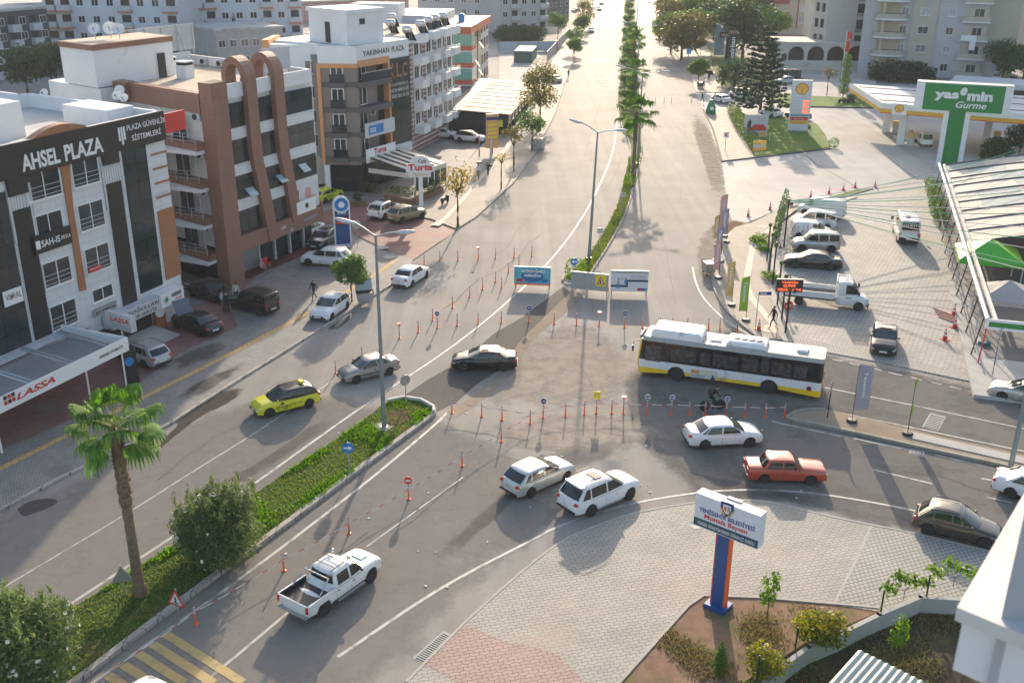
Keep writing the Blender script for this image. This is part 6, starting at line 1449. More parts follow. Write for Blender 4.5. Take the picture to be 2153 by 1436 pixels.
# vehicles
class Car:
 0
 def __init__(s,L,W,H,wb,deck,gh,fo=None,r=0.31,sill=0.22,belt=None,tumble=0.78,boxy=0.0,clear=0.17,wt=0.2):
  s.L,s.W,s.H,s.wb,s.r,s.sill,s.tumble,s.boxy,s.wt=L,W,H,wb,r,sill,tumble,boxy,wt
  s.deck=[(-L/2+f*L,z)for f,z in deck]
  s.xd,s.xc,s.xb,s.xa=[-L/2+f*L for f in gh[:4]]
  s.zb=gh[4]
  fo=(L-wb)*0.47 if fo is None else fo
  s.xf=L/2-fo;s.xr=s.xf-wb
 def hw(s,x):
  u=abs(x)/(s.L/2)
  k=0.20*(1-s.boxy)
  return s.W/2*(1-k*u**5.5-0.012*(1-s.boxy))
 def zbot(s,x):
  z=s.sill
  for xw in(s.xf,s.xr):
   d=abs(x-xw);ra=s.r+0.055
   if d<ra:z=max(z,s.r+math.sqrt(max(0,ra*ra-d*d))*0.98)
  e=(abs(x)-(s.L/2-0.22))/0.22
  if e>0:z=max(z,s.sill+0.07*e)
  return z
 def sec(s,x):
  zt=interp(s.deck,x);w=s.hw(x);b=s.sill;h=zt-b
  e=max(0.0,(abs(x)-(s.L/2-0.14))/0.14)
  w*=1-0.10*e*e*(1-s.boxy)
  q=[(0.93,0.0),(0.985,0.10),(1.0,0.38),(0.995,0.62),(0.975,0.80),(0.935,0.92),(0.84,0.985),(0.45,1.015),(0.0,1.03)]if s.boxy>.8 else[(0.90,0.0),(0.975,0.09),(1.0,0.34),(1.0,0.55),(.982,0.70),(.965,.80),(0.925,0.90),(0.86,0.965),(.72,1.005),(0.4,1.03),(0.0,1.042)]
  zz=s.zbot(x)
  return[(w*a,max(b+h*f,zz+0.012*i))for i,(a,f)in enumerate(q)]
 def side(s,x,z):
  c=s.sec(x)
  for(y0,z0),(y1,z1)in zip(c,c[1:]):
   if z0<=z<=z1 and z1>z0:return lerp(y0,y1,(z-z0)/(z1-z0))
  return c[0][0]if z<c[0][1]else c[-1][0]
 def body(s):
  xs=set([-s.L/2,-s.L/2+.03,-s.L/2+.09,-s.L/2+.18,s.L/2-.18,s.L/2-.09,s.L/2-.03,s.L/2])
  for xw in(s.xf,s.xr):
   for a in range(0,181,15):xs.add(xw+(s.r+.055)*math.cos(R(a)))
   xs.add(xw+s.r+.057);xs.add(xw-s.r-.057)
  for x,_ in s.deck:xs.add(x)
  k=-s.L/2
  while k<s.L/2:xs.add(k);k+=0.3
  xs=sorted(x for x in xs if abs(x)<=s.L/2+1e-6);ys=[xs[0]]
  for x in xs[1:]:
   if x-ys[-1]>0.008:ys.append(x)
  xs=ys
  rows=[]
  for x in xs:
   c=s.sec(x)
   rows.append([(x,y,z)for y,z in c[:-1]]+[(x,0,c[-1][1])]+[(x,-y,z)for y,z in c[-2::-1]])
  n=len(rows[0]);mb=MB()
  mb.add([p for r_ in rows for p in r_],[(j*n+i,(j+1)*n+i,(j+1)*n+i+1,j*n+i+1)for j in range(len(rows)-1)for i in range(n-1)][::1],0)
  mb.add(rows[0],[list(range(n))],0);mb.add(rows[-1],[list(range(n))[::-1]],0)
  mb.f=[list(f)[::-1]for f in mb.f]
  mb.box(-s.L/2+.15,s.L/2-.15,-s.W*.37,s.W*.37,s.sill-.04,s.zb-0.25,1)
  for xw in(s.xf,s.xr):
   if abs(xw)>s.L/2:continue
   mb.box(xw-s.r-.05,xw+s.r+.05,-s.W*.41,s.W*.41,s.r+.1,min(s.r*2+.05,interp(s.deck,xw)-.06),1)
  return mb
 def g(s,v):
  return lerp(s.xa,s.xb,v),lerp(s.xd,s.xc,v),None,lerp(s.zb-.03,s.H-.05,v)
 def ghw(s,x,v):
  mid=(s.xb+s.xc)/2;hl=(s.xa-s.xd)/2
  w=s.W/2*(0.945-0.0*v)
  w=lerp(w,s.W/2*s.tumble,v**1.25)
  u=abs(x-mid)/hl
  return w*(1-0.10*(1-s.boxy*.7)*u**3)
 def gside(s,x,v,off=0.0,sg=1):
  return(x,sg*(s.ghw(x,v)+off),s.g(v)[3]-s.sag(x,v))
 def cabin(s):
  levels=[0,.25,.5,.75,.88,.955,1.0];rings=[]
  for v in levels:
   xf,xr,_,z=s.g(v)
   pts=[]
   wf,wr=s.ghw(xf,v),s.ghw(xr,v)
   sh=1.0 if v<.9 else(.975 if v<1 else .90);xo=0 if v<.9 else(.02 if v<1 else .06)
   for i in range(7):
    t=1-i/3;pts.append((xf-0.13*t*t*(1-s.boxy*.6)+.03-xo,-t*wf*sh,z))
   for i in range(1,10):
    x=lerp(xf-.1,xr+.06,i/10);pts.append((x,s.ghw(x,v)*sh,z))
   for i in range(7):
    t=1-i/3;pts.append((xr+0.09*t*t-.02+xo,t*wr*sh,z))
   for i in range(1,10):
    x=lerp(xr+.06,xf-.1,i/10);pts.append((x,-s.ghw(x,v)*sh,z))
   rings.append(pts)
  n=len(rings[0])
  top=rings[-1];cx=sum(p[0]for p in top)/n;hl=(s.xb-s.xc)/2+.1
  for k,dz in((.85,.014),(.5,.03),(.1,.036)):
   rings.append([(cx+(p[0]-cx)*k,p[1]*k,p[2]+dz)for p in top])
  sag=.05*(1-s.boxy)
  rings=[[(p[0],p[1],p[2]-sag*min(1.6,abs((p[0]-cx-.15)/hl))**2*levels[min(q_,6)]**2)for p in r_]for q_,r_ in enumerate(rings)]
  mb=MB()
  mb.add([p for r_ in rings for p in r_],[(j*n+i,j*n+(i+1)%n,(j+1)*n+(i+1)%n,(j+1)*n+i)for j in range(len(rings)-1)for i in range(n)]+[list(range((len(rings)-1)*n,len(rings)*n))],0)
  s.sag=lambda x,v:sag*min(1.6,abs((x-cx-.15)/hl))**2*v**2
  return mb
 def wind(s,front=True,t0=-.92,t1=.92,v0=.05,v1=.87):
  def fn(a,b):
   t=lerp(t0,t1,a);v=lerp(v0,v1,b)
   xf,xr,_,z=s.g(v)
   if front:
    x=xf-0.13*t*t*(1-s.boxy*.6)+.045;return(x,t*s.ghw(xf,v),z+.010-s.sag(x,v))
   x=xr+0.09*t*t-.036;return(x,-t*s.ghw(xr,v),z+.010-s.sag(x,v))
  return MB().grid(fn,8,4)
 def swin(s,xb0,xb1,xt0,xt1,sg,v0=.09,v1=.85):
  def fn(a,b):
   v=lerp(v0,v1,b);x=lerp(lerp(xb0,xt0,b),lerp(xb1,xt1,b),a)
   return s.gside(x,v,.012,sg)
  mb=MB().grid(fn,5,3)
  if sg>0:mb.f=[f[::-1]for f in mb.f]
  return mb
 def patch(s,x0,x1,z0,z1,sg,off=.006,nu=4,nv=4,slant=0.0):
  def fn(a,b):
   z=lerp(z0,z1,b);x=lerp(x0,x1,a)+slant*b
   return(x,sg*(s.side(x,z)+off),z)
  mb=MB().grid(fn,nu,nv)
  if sg>0:mb.f=[f[::-1]for f in mb.f]
  return mb
def add_wheel(root,x,y,r,wd,sg,style=0,steer=0.0,rimm=None):
 w_=MB().lathe([(r*.62,-wd/2),(r*.93,-wd/2),(r,-wd/3),(r,wd/3),(r*.93,wd/2),(r*.62,wd/2)],n=20,axis='y')
 o=w_.build('wheel',M['rubber'],root,40,(x,y,r),(0,0,steer))
 m=MB()
 f=-wd/2*0.92*sg*-1
 yo=wd*.47*sg
 m.lathe([(r*.66,-yo),(r*.60,-yo*.7),(0.001,-yo*.55)],n=20,axis='y',m=1)
 m.lathe([(r*.70,-yo*.99),(r*.60,-yo*1.06),(r*.57,-yo*.9)],n=20,axis='y',m=0)
 ns=5+style
 for i in range(ns):
  a=2*math.pi*i/ns+.3
  ca,sa=math.cos(a),math.sin(a);hwid=r*(.15 if style<3 else .10)
  vs=[]
  for rr,wf in((.08,1.0),(.64,1.7)):
   for sd_ in(-1,1):
    vs.append((rr*r*ca-sd_*hwid*wf*sa,yo*(.86 if rr<.3 else .98),rr*r*sa+sd_*hwid*wf*ca))
  m.add(vs,[(0,1,3,2)]if sg<0 else[(0,2,3,1)],0)
 m.lathe([(r*.14,-yo*.8),(r*.12,-yo*1.0),(.001,-yo*1.02)],n=10,axis='y',m=0)
 m.build('rim',[rimm or M['alloy'],M['rimgap']],o,30)
 return o
def make_car(label,c,col,loc,rz,group=None,metal=0.0,wins=None,style=0,roof=None,rails=False,sun=False,trim=None,cat='car',name='car',plate=True,seams=(),rearglass=True,rim=None,bump=None,glass=None,steer=0.0,tail='box',lights=True,grille=True,mirrors=True,solid=False,spoiler=False,tailz=None,extra=None):
 root=thing(name,label,cat,loc,rz,group)
 P=paint(col,metal)
 gl=glass or M['glass']
 c.body().build('body',[P,M['dark']],root,35)
 c.cabin().build('cabin',P if not roof else paint(roof,metal),root,40)
 c.wind(True).build('windscreen',M['wscreen'],root,60)
 if rearglass:c.wind(False,-.86,.86,.22 if c.xc-c.xd<.35 else .10,.86).build('rear_window',gl,root,60)
 for sg in(1,-1):
  for q in wins:
   if len(q)>4 and q[4]!=sg:continue
   q4=[-c.L/2+f*c.L for f in q[:4]]
   c.swin(*q4,sg).build('side_window',gl,root,60)
  for f0,f1 in seams:
   x0,x1=-c.L/2+f0*c.L,-c.L/2+f1*c.L
   zt=interp(c.deck,(x0+x1)/2)-.10
   c.patch(x0-.008,x1+.008,c.sill+.07,zt+.01,sg,.003).build('door_gap',M['dark'],root)
   d=c.patch(x0,x1,c.sill+.085,zt,sg,.007).build('door',P,root,60)
   zh=zt-.1
   MB().box(-.085,.085,-.012,.012,-.016,.016).build('handle',M['dark']if trim else P,d,None,(x0+.16,sg*(c.side(x0+.16,zh)+.015),zh))
  if trim:
   c.patch(c.xr+c.r+.12,c.xf-c.r-.12,trim[0],trim[1],sg,.014,6,1).build('side_strip',M['dark'],root)
  if mirrors:
   xm=c.xa-.38;zm=c.zb+.07
   MB().ball((0,0,0),.06,.10,.065).build('mirror',P if not trim else M['dark'],root,60,(xm,sg*(c.ghw(xm,.1)+.12),zm))
  if lights:
   xh=c.L/2-.17;zt=interp(c.deck,xh)
   if c.boxy>.8:
    MB().box(-.02,.02,-.17,.17,-.07,.07).build('headlight',M['headlamp'],root,None,(c.L/2-.0,sg*c.W*.33,.60))
   else:
    MB().ball((0,0,0),.24,.17,.085).build('headlight',M['headlamp'],root,60,(xh-.06,sg*(c.side(xh,zt-.13)-.14),zt-.14),(0,R(14),sg*R(-28)))
   xt=-c.L/2+.10;zt=(interp(c.deck,xt+.05)if tailz is None else tailz)
   if tail=='tall':
    MB().box(-.03,.05,-.045,.045,-.28,.28).build('tail_light',M['redlamp'],root,None,(-c.L/2+.06,sg*(c.side(xt,zt-.2)-.06),zt-.25))
   elif c.boxy>.8:
    MB().box(-.02,.02,-.2,.2,-.08,.08).build('tail_light',M['redlamp'],root,None,(-c.L/2,sg*c.W*.33,zt-.12))
   else:
    MB().ball((0,0,0),.13,.15,.10).build('tail_light',M['redlamp'],root,60,(xt+.02,sg*(c.side(xt+.05,zt-.16)-.1),zt-.17))
 for xw in(c.xf,c.xr):
  for sg in(1,-1):
   add_wheel(root,xw,sg*(c.W/2-c.wt/2-.015),c.r,c.wt,sg,style,steer if xw==c.xf else 0,rim)
 bm=bump or M['dark']
 if grille:
  MB().box(-.02,.02,-c.W*.26,c.W*.26,-.055,.055).build('grille',M['dark'],root,None,(c.L/2-.012,0,interp(c.deck,c.L/2-.05)-.13))
 MB().box(-.03,.03,-c.W*.37,c.W*.37,-.06,.06).build('front_bumper',bm,root,None,(c.L/2-.005,0,c.sill+.15))
 MB().box(-.03,.03,-c.W*.38,c.W*.38,-.06,.06).build('rear_bumper',bm,root,None,(-c.L/2+.005,0,c.sill+.15))
 if plate:
  for sx in(1,-1):
   pl=MB().box(-.006,.006,-.26,.26,-.057,.057,0).box(-.008,.008,-.2,.2,-.018,.018,1)
   zp=c.sill+.24 if sx>0 else(c.sill+.32 if c.boxy<.8 else c.sill+.3)
   pl.build('number_plate',[M['white'],M['lgrey']],root,None,(sx*(c.L/2+.028),0,zp))
 if rails:
  for sg in(1,-1):
   x0,x1=c.xc+.1,c.xb-.15
   MB().tube([(x0,sg*(c.W/2*c.tumble-.06),c.H-.03),(x0+.1,sg*(c.W/2*c.tumble-.06),c.H+.04),(x1-.1,sg*(c.W/2*c.tumble-.06),c.H+.04),(x1,sg*(c.W/2*c.tumble-.06),c.H-.03)],.02).build('roof_rail',M['dark']if rails==1 else M['steel'],root,60)
 if sun:
  MB().box(-.24,.24,-.38,.38,-.012,.012).build('sunroof',gl,root,None,(c.xb-.35-(.05 if sun is True else sun),0,c.H+.003),(0,R(1),0))
 if spoiler:
  MB().box(-.14,.12,-c.W*.33,c.W*.33,-.015,.02).build('spoiler',P,root,None,(c.xc-.02,0,c.H-.05),(0,R(6),0))
 MB().cyl((0,0,0),(-.12,0,.22),.006,.004,5).build('aerial',M['dark'],root,None,(c.xc+.2,0,c.H-.02))
 if extra:extra(root,c,P)
 return root
SEDAN=dict(L=4.55,W=1.79,H=1.47,wb=2.66,deck=[(0,.60),(.012,.80),(.03,.955),(.05,1.0),(.17,1.01),(.30,.99),(.55,.96),(.72,.97),(.80,.93),(.92,.83),(.97,.72),(1,.55)],gh=(.115,.27,.575,.76,.955))
HATCH=dict(L=4.2,W=1.78,H=1.5,wb=2.6,deck=[(0,.58),(.015,.78),(.04,.95),(.10,.99),(.5,.965),(.70,.97),(.78,.94),(.92,.84),(.97,.73),(1,.55)],gh=(.04,.175,.52,.765,.965))
SUV=dict(L=4.5,W=1.86,H=1.68,wb=2.7,deck=[(0,.66),(.015,.92),(.03,1.06),(.08,1.09),(.5,1.07),(.70,1.08),(.78,1.05),(.92,.97),(.975,.84),(1,.60)],gh=(.03,.135,.54,.765,1.06),r=.36,sill=.30)
WAGON=dict(L=4.3,W=1.72,H=1.5,wb=2.58,deck=[(0,.58),(.015,.8),(.03,.95),(.08,.98),(.5,.95),(.72,.96),(.79,.93),(.92,.84),(.97,.73),(1,.55)],gh=(.02,.12,.54,.775,.955))
VAN=dict(L=4.3,W=1.78,H=1.83,wb=2.7,deck=[(0,.62),(.01,.95),(.03,1.08),(.1,1.10),(.6,1.08),(.76,1.10),(.82,1.06),(.93,.95),(.975,.80),(1,.58)],gh=(.005,.025,.62,.80,1.08),tumble=.86,sill=.24)
BIGVAN=dict(L=4.9,W=1.92,H=2.0,wb=3.0,deck=[(0,.66),(.01,1.0),(.03,1.12),(.1,1.15),(.7,1.15),(.82,1.13),(.88,1.08),(.95,.98),(.98,.84),(1,.6)],gh=(.005,.02,.72,.87,1.13),tumble=.88,sill=.26,r=.33)
BOXY=dict(L=4.26,W=1.61,H=1.42,wb=2.49,deck=[(0,.55),(.006,.84),(.02,.915),(.18,.93),(.3,.93),(.68,.92),(.74,.92),(.97,.82),(.993,.80),(1,.52)],gh=(.175,.265,.575,.70,.91),boxy=1.0,r=.29,sill=.24,tumble=.80)
W_SEDAN=[(.20,.405,.29,.43),(.425,.70,.445,.58)]
W_SEDAN3=[(.165,.21,.255,.275),(.225,.42,.285,.435),(.44,.70,.45,.585)]
W_HATCH=[(.12,.215,.20,.235),(.235,.43,.25,.43),(.45,.705,.45,.545)]
W_SUV=[(.09,.20,.155,.21),(.22,.44,.225,.44),(.46,.72,.46,.56)]
W_VAN=[(.04,.25,.05,.25),(.28,.47,.28,.47),(.50,.755,.50,.63)]
S4=[(.24,.425),(.432,.665)]
def two(front,rear,side,W,wb):
 0
 f=G(*front);b=G(*rear);d=(f-b);d.z=0;d.normalize()
 n=Vector((-d.y,d.x,0))*(1 if side=='L' else-1)
 mid=(f+b)/2-n*(W/2-.1)
 return mid,math.atan2(d.y,d.x)
def put(kind,front,rear,side,label,col,mod=None,z=0.0,**kw):
 p=dict(kind);p.update(mod or{})
 c=Car(**p)
 mid,a=two(front,rear,side,c.W,c.wb)
 off=(c.xf+c.xr)/2
 loc=(mid.x-off*math.cos(a),mid.y-off*math.sin(a),z)
 kw.setdefault('wins',W_SEDAN);kw.setdefault('seams',S4)
 return make_car(label,c,col,loc,a,**kw)
def putc(kind,frontc,rearc,label,col,mod=None,z=0.0,mid=False,**kw):
 0
 p=dict(kind);p.update(mod or{})
 c=Car(**p)
 f=G(*frontc);b=G(*rearc);d=f-b;a=math.atan2(d.y,d.x);d.normalize()
 q=(f+b)/2 if mid else f-d*(c.L/2)
 kw.setdefault('wins',W_SEDAN);kw.setdefault('seams',S4)
 return make_car(label,c,col,(q.x,q.y,z),a,**kw)
WHITE=(.76,.76,.75);SILVER=(.50,.51,.51);BLACK=(.010,.010,.012);GRAPH=(.06,.065,.07)
MOV='cars driving through the junction';PKL='cars parked before the buildings';PKR='vehicles parked beside the restaurant';FARP='cars parked along the far avenue'
def taxi_extra(root,c,P):
 MB().box(-.12,.12,-.22,.22,0,.13).build('taxi_sign',M['yellow'],root,None,(c.xc+.5,0,c.H+.02))
 for sg in(1,-1):
  t=textmesh('lettering','33 T 0711',M['dark'],.02)
  o=link('lettering',t,root,(c.xr+c.r+.25 if sg<0 else c.xf-c.r-.12,sg*(c.W/2+.012),.42),(R(90),0,0 if sg<0 else R(180)))
  o.scale=(.24,.2,.2)
  c.patch(c.xr+c.r+.1,c.xf-c.r-.1,.585,.625,sg,.012,6,1).build('side_strip',M['dark'],root)
  MB().cyl((0,0,0),(0,sg*.006,0),.13,None,14).build('door_badge',M['dark'],root,None,(.5,sg*(c.side(.5,.72)+.004),.72))
def parked_taxi_extra(root,c,P):
 for sg in(1,-1):
  for s_,x,z,k in(('ÖZ TAKSİ',-1.0,.62,.27),('324 33 44',-.7,.42,.17)):
   t=textmesh('lettering',s_,M['dark'],.02)
   o=link('lettering',t,root,(x if sg<0 else-x-.2,sg*(c.W/2+.008),z),(R(90),0,0 if sg<0 else R(180)));o.scale=(k,k,k)
 MB().box(-.1,.1,-.2,.2,0,.12).build('taxi_sign',M['yellow'],root,None,(-.1,0,c.H+.01))
def suv_extra(root,c,P):
 for sg in(1,-1):
  MB().box(-.9,.75,-.05,.05,-.03,.02).build('side_step',M['steel'],root,None,(0,sg*(c.W/2-.02),.36))
  for k in range(2):
   MB().box(-.02,.02,-.16,.16,-.01,.012).build('roof_rib',P,root,None,(c.xc+.9,sg*.3,c.H+.004),(0,0,R(90)))
# moving through the junction
put(SEDAN,(975,781),(1058,781),'L','black sedan with open sunroof crossing the dusty junction',BLACK,dict(L=4.52,W=1.82,H=1.42,wb=2.76,r=.33),metal=.2,style=0,sun=True,wins=W_SEDAN3,group=MOV)
put(SEDAN,(749.4,807),(819.5,789),'L','dusty grey sedan behind the first lamp post, driving toward the yellow taxi',(.30,.29,.27),dict(L=4.15,W=1.64,H=1.43,wb=2.47,r=.29),metal=.5,style=2,trim=(.50,.57),group=MOV)
put(WAGON,(568,877.5),(650,857.5),'L','bright yellow estate taxi with black roof and lettering',(.74,.68,.02),dict(L=4.2),roof=(.015,.015,.017),wins=W_HATCH,style=3,rim=M['alloy'],extra=taxi_extra,group=MOV,cat='taxi',name='taxi')
put(HATCH,(1192,1011.6),(1114,1046.5),'R','silver hatchback driving just left of the white estate car with roof rails',(.52,.54,.52),dict(L=4.33,W=1.79,H=1.49),metal=.45,wins=W_HATCH,style=4,tailz=.98,group=MOV)
put(SUV,(1324.7,1050),(1241,1086),'R','white tall estate car with black roof rails and side steps',WHITE,dict(L=4.66,W=1.88,H=1.75,wb=2.74),wins=W_SUV,rails=1,sun=.25,style=0,extra=suv_extra,spoiler=True,group=MOV)
put(SEDAN,(1575.5,939.7),(1482,944.7),'R','white sedan beside the bollard line behind the red car',WHITE,dict(L=4.53,W=1.82,H=1.47),metal=.1,style=0,wins=W_SEDAN3,tailz=1.0,group=MOV)
put(BOXY,(1703.5,1019),(1606,1016.4),'R','faded red boxy old sedan with chrome bumpers',(.42,.055,.03),style=1,bump=M['chrome'],wins=[(.235,.43,.285,.43),(.45,.655,.45,.565)],seams=[(.27,.44),(.447,.665)],group=MOV)
put(HATCH,(2068.6,1154.5),(1947.4,1124.6),'R','dark brown hatchback with roof rails by the white balcony wall',(.075,.06,.05),dict(L=4.08,W=1.76,H=1.55,r=.33,sill=.26),metal=.5,wins=W_HATCH,rails=1,style=0,roof=(.09,.08,.075),group=MOV)
put(SEDAN,(2225,1072),(2137,1050),'R','white car half out of frame at the right edge',WHITE,None,style=0,group=MOV)
put(SEDAN,(2110.5,843.5),(2195,862),'L','silver car entering from the right edge beside the restaurant',(.48,.46,.42),dict(L=4.6),metal=.5,style=1,group=MOV)
put(SEDAN,(897,584),(866.5,604),'R','white sedan driving away past the small pavement tree',WHITE,dict(L=4.55,W=1.77),style=2,rim=M['dark'],tailz=.98,group=MOV)
putc(HATCH,(352,1458),(245,1540),'white car cut off by the bottom edge near the yellow stripes',WHITE,wins=W_HATCH,group=MOV)
# parked on the left
put(HATCH,(696.5,676),(731.3,649.6),'L','white hatchback parked half on the pavement beside the metal bin',WHITE,dict(L=4.36,W=1.82,H=1.48,wb=2.65),wins=W_HATCH,style=2,z=.03,group=PKL)
put(SUV,(652,562),(706,566),'L','white crossover parked behind the small round tree',WHITE,dict(L=4.52),z=.06,wins=W_SUV,rails=2,style=1,group=PKL)
putc(SUV,(660,531),(713,497),'dark grey crossover with glass roof under the blue pylon sign',GRAPH,dict(L=4.4,H=1.6),z=.06,metal=.5,wins=W_SUV,sun=True,roof=(.10,.105,.11),group=PKL)
put(SEDAN,(640,509),(679,492),'L','white sedan with black side strips beside the brown building',WHITE,dict(L=4.2,W=1.66,H=1.43,wb=2.47,r=.29),z=.03,trim=(.5,.56),group=PKL)
putc(SEDAN,(612,487),(663,466),'white car almost hidden by the brown building corner',WHITE,group=PKL)
put(SUV,(848,445),(798.6,467),'R','white seven-seat crossover beside the beige off-roader',WHITE,dict(L=4.64,H=1.72),wins=W_SUV,sun=.1,rails=1,style=0,spoiler=True,group=PKL)
put(SUV,(889.8,460),(843.8,471.7),'R','beige off-roader with white alloy wheels at the cafe corner',(.27,.23,.16),dict(L=4.34,W=1.8,H=1.69),metal=.5,wins=W_SUV,rails=1,style=0,rim=M['white'],group=PKL)
put(HATCH,(719.6,415.7),(680,428.8),'R','parked yellow-green taxi with black lettering beside the cafe',(.55,.60,.02),dict(L=4.35,H=1.45),wins=W_HATCH,extra=parked_taxi_extra,cat='taxi',name='taxi',group=PKL)
put(SUV,(1003,302),(968,299.6),'R','white crossover with black roof parked before the dark glass pavilion',WHITE,dict(L=4.48,H=1.64),wins=W_SUV,roof=(.03,.03,.035),group=PKL)
put(SEDAN,(944,293),(918,291),'R','white car behind the pink striped building, nose showing',WHITE,group=PKL)
put(SEDAN,(451.5,641),(404,626),'R','long black sedan parked deep in shade behind three men',BLACK,dict(L=4.8,W=1.83),z=.12,group=PKL)
put(VAN,(493.3,653.8),(545,667.7),'L','black passenger van parked in shade beside two standing men',(.012,.012,.013),dict(L=4.25),z=.12,wins=W_VAN,tail='tall',rails=1,group=PKL)
def hood_extra(root,c,P):
 x1=c.xa+.1
 MB().box(0,1.15,-.68,.68,-.015,.02).build('raised_bonnet',paint((.10,.11,.13),.3),root,None,(x1,0,.98),(0,R(-58),0))
 MB().box(c.xa+.2,c.L/2-.25,-.6,.6,.7,.87).build('engine_bay',M['dark'],root)
put(SEDAN,(372,692.8),(419.4,711),'L','black sedan with its bonnet raised before the workshop',BLACK,dict(L=4.6,H=1.42),z=.12,style=0,extra=hood_extra,tailz=.9,group=PKL)
putc(WAGON,(262,745),(309,763),'silver estate car backing out of the tyre workshop',(.42,.43,.43),dict(L=4.5,W=1.78),z=.12,metal=.4,wins=W_HATCH,rails=1,group=PKL)
# beside the restaurant
def conn_extra(root,c,P):
 for xw in(c.xf,c.xr):
  for sg in(1,-1):
   pts=[(xw+(c.r+.10)*math.cos(R(a)),sg*(c.W/2+.004),c.r+(c.r+.10)*math.sin(R(a)))for a in range(0,181,15)]
   MB().tube(pts,.05,6).build('wheel_arch',M['dark'],root,60)
def sticker_extra(root,c,P):
 rg=random.Random(4)
 for sg in(1,-1):
  for k in range(8):
   x=-1.75+(k%4)*.42;z=1.25-(k//4)*.42
   mb=MB()
   if k%3==0:mb.lathe([(.10,0),(.10,.008),(.06,.008),(.06,0)],n=10,axis='y')
   elif k%3==1:mb.box(-.1,.1,0,.006,-.03,.03).box(-.03,.03,0,.006,-.11,.03)
   else:mb.box(-.05,.05,0,.006,-.12,.12)
   mb.build('sticker',M['grey'],root,None,(x,sg*(c.W/2+.002)if z<1.1 else sg*(c.ghw(x,.3)+.012),z),(0,rg.uniform(-.5,.5),0))
def oval_extra(root,c,P):
 for sg in(1,-1):
  for k in range(-3,4):
   h=.36*math.sqrt(1-(k/4.0)**2)
   for q in(-1,1):
    MB().box(-.008,.008,-.003,.003,-h*.8,h*.8).build('logo_line',M['grey'],root,None,(c.xr-.05+k*.13,sg*(c.W/2+.006),.78),(0,q*R(38),0))
put(VAN,(1681,530),(1750,532),'L','silver five-window van with black wheel arches and roof rails',(.42,.41,.40),dict(L=4.3,W=1.8,H=1.86),z=.02,metal=.4,wins=W_VAN,rails=2,extra=conn_extra,tail='tall',group=PKR)
put(VAN,(1741,507),(1673.5,502.7),'R','small white panel van covered with black stickers',WHITE,dict(L=3.96,H=1.74,wb=2.51),z=.02,wins=[(.50,.755,.50,.63)],extra=sticker_extra,tail='tall',rearglass=False,group=PKR)
put(VAN,(1672,479),(1746,485),'L','white van with a chequered oval mark on its rear flank',WHITE,dict(L=4.4,H=1.84),z=.02,wins=W_VAN,tail='tall',extra=oval_extra,group=PKR)
put(BIGVAN,(1686,453),(1757,462),'L','white long panel van at the far end of the parked row',WHITE,dict(H=1.97),z=.02,wins=[(.66,.83,.66,.74)],tail='tall',rearglass=False,group=PKR)
def sclass_extra(root,c,P):
 for sg in(1,-1):
  pts=[c.gside(-c.L/2+f*c.L,v,.02,sg)for f,v in((.21,.08),(.30,.9),(.44,.96),(.57,.9),(.70,.08),(.45,.06),(.21,.08))]
  MB().tube(pts,.014,5).build('window_trim',M['chrome'],root,60)
  c.patch(c.xr+c.r+.1,c.xf-c.r-.1,.30,.335,sg,.012,6,1).build('side_strip',M['chrome'],root)
put(SEDAN,(1666,564),(1747,570),'L','long black limousine with chrome window trim beside the silver van',BLACK,dict(L=5.1,W=1.9,H=1.47,wb=3.05,r=.36),z=.02,metal=.2,style=5,extra=sclass_extra,group=PKR)
putc(SEDAN,(1855,753),(1861,676),'black sedan facing the camera at the car park exit',(.012,.014,.016),dict(L=4.87,W=1.86,H=1.47,wb=2.87,r=.34),z=.02,metal=.2,sun=True,group=PKR)
# beyond
put(SEDAN,(1497.5,213.6),(1517.4,219),'L','white sedan with a man leaning on its nose by the green bottle bank',WHITE,metal=.1,style=2)
put(BIGVAN,(1532,205),(1569,211),'L','white minibus van half hidden by the layered conifer',WHITE,dict(H=1.94),wins=[(.05,.3,.05,.3),(.33,.6,.33,.6),(.64,.83,.64,.74)])
put(SEDAN,(1602,243),(1622,248),'L','white car behind the trunk of the layered conifer',WHITE)
put(SEDAN,(1655,248),(1684,253.5),'L','dark sedan passing behind the fuel price pylon',GRAPH)
put(HATCH,(1637,178),(1670,177),'L','silver hatchback parked behind the fuel price pylon',(.5,.5,.5),wins=W_HATCH)
put(BIGVAN,(1637,166),(1676,168),'L','black passenger van parked before the arcade',(.02,.02,.025),wins=W_VAN)
putc(SEDAN,(2093,172),(2098,150),'white car parked under the apartment block tree',WHITE)
putc(SEDAN,(2128,178),(2142,152),'grey car parked in shade at the far right edge',(.3,.32,.3))
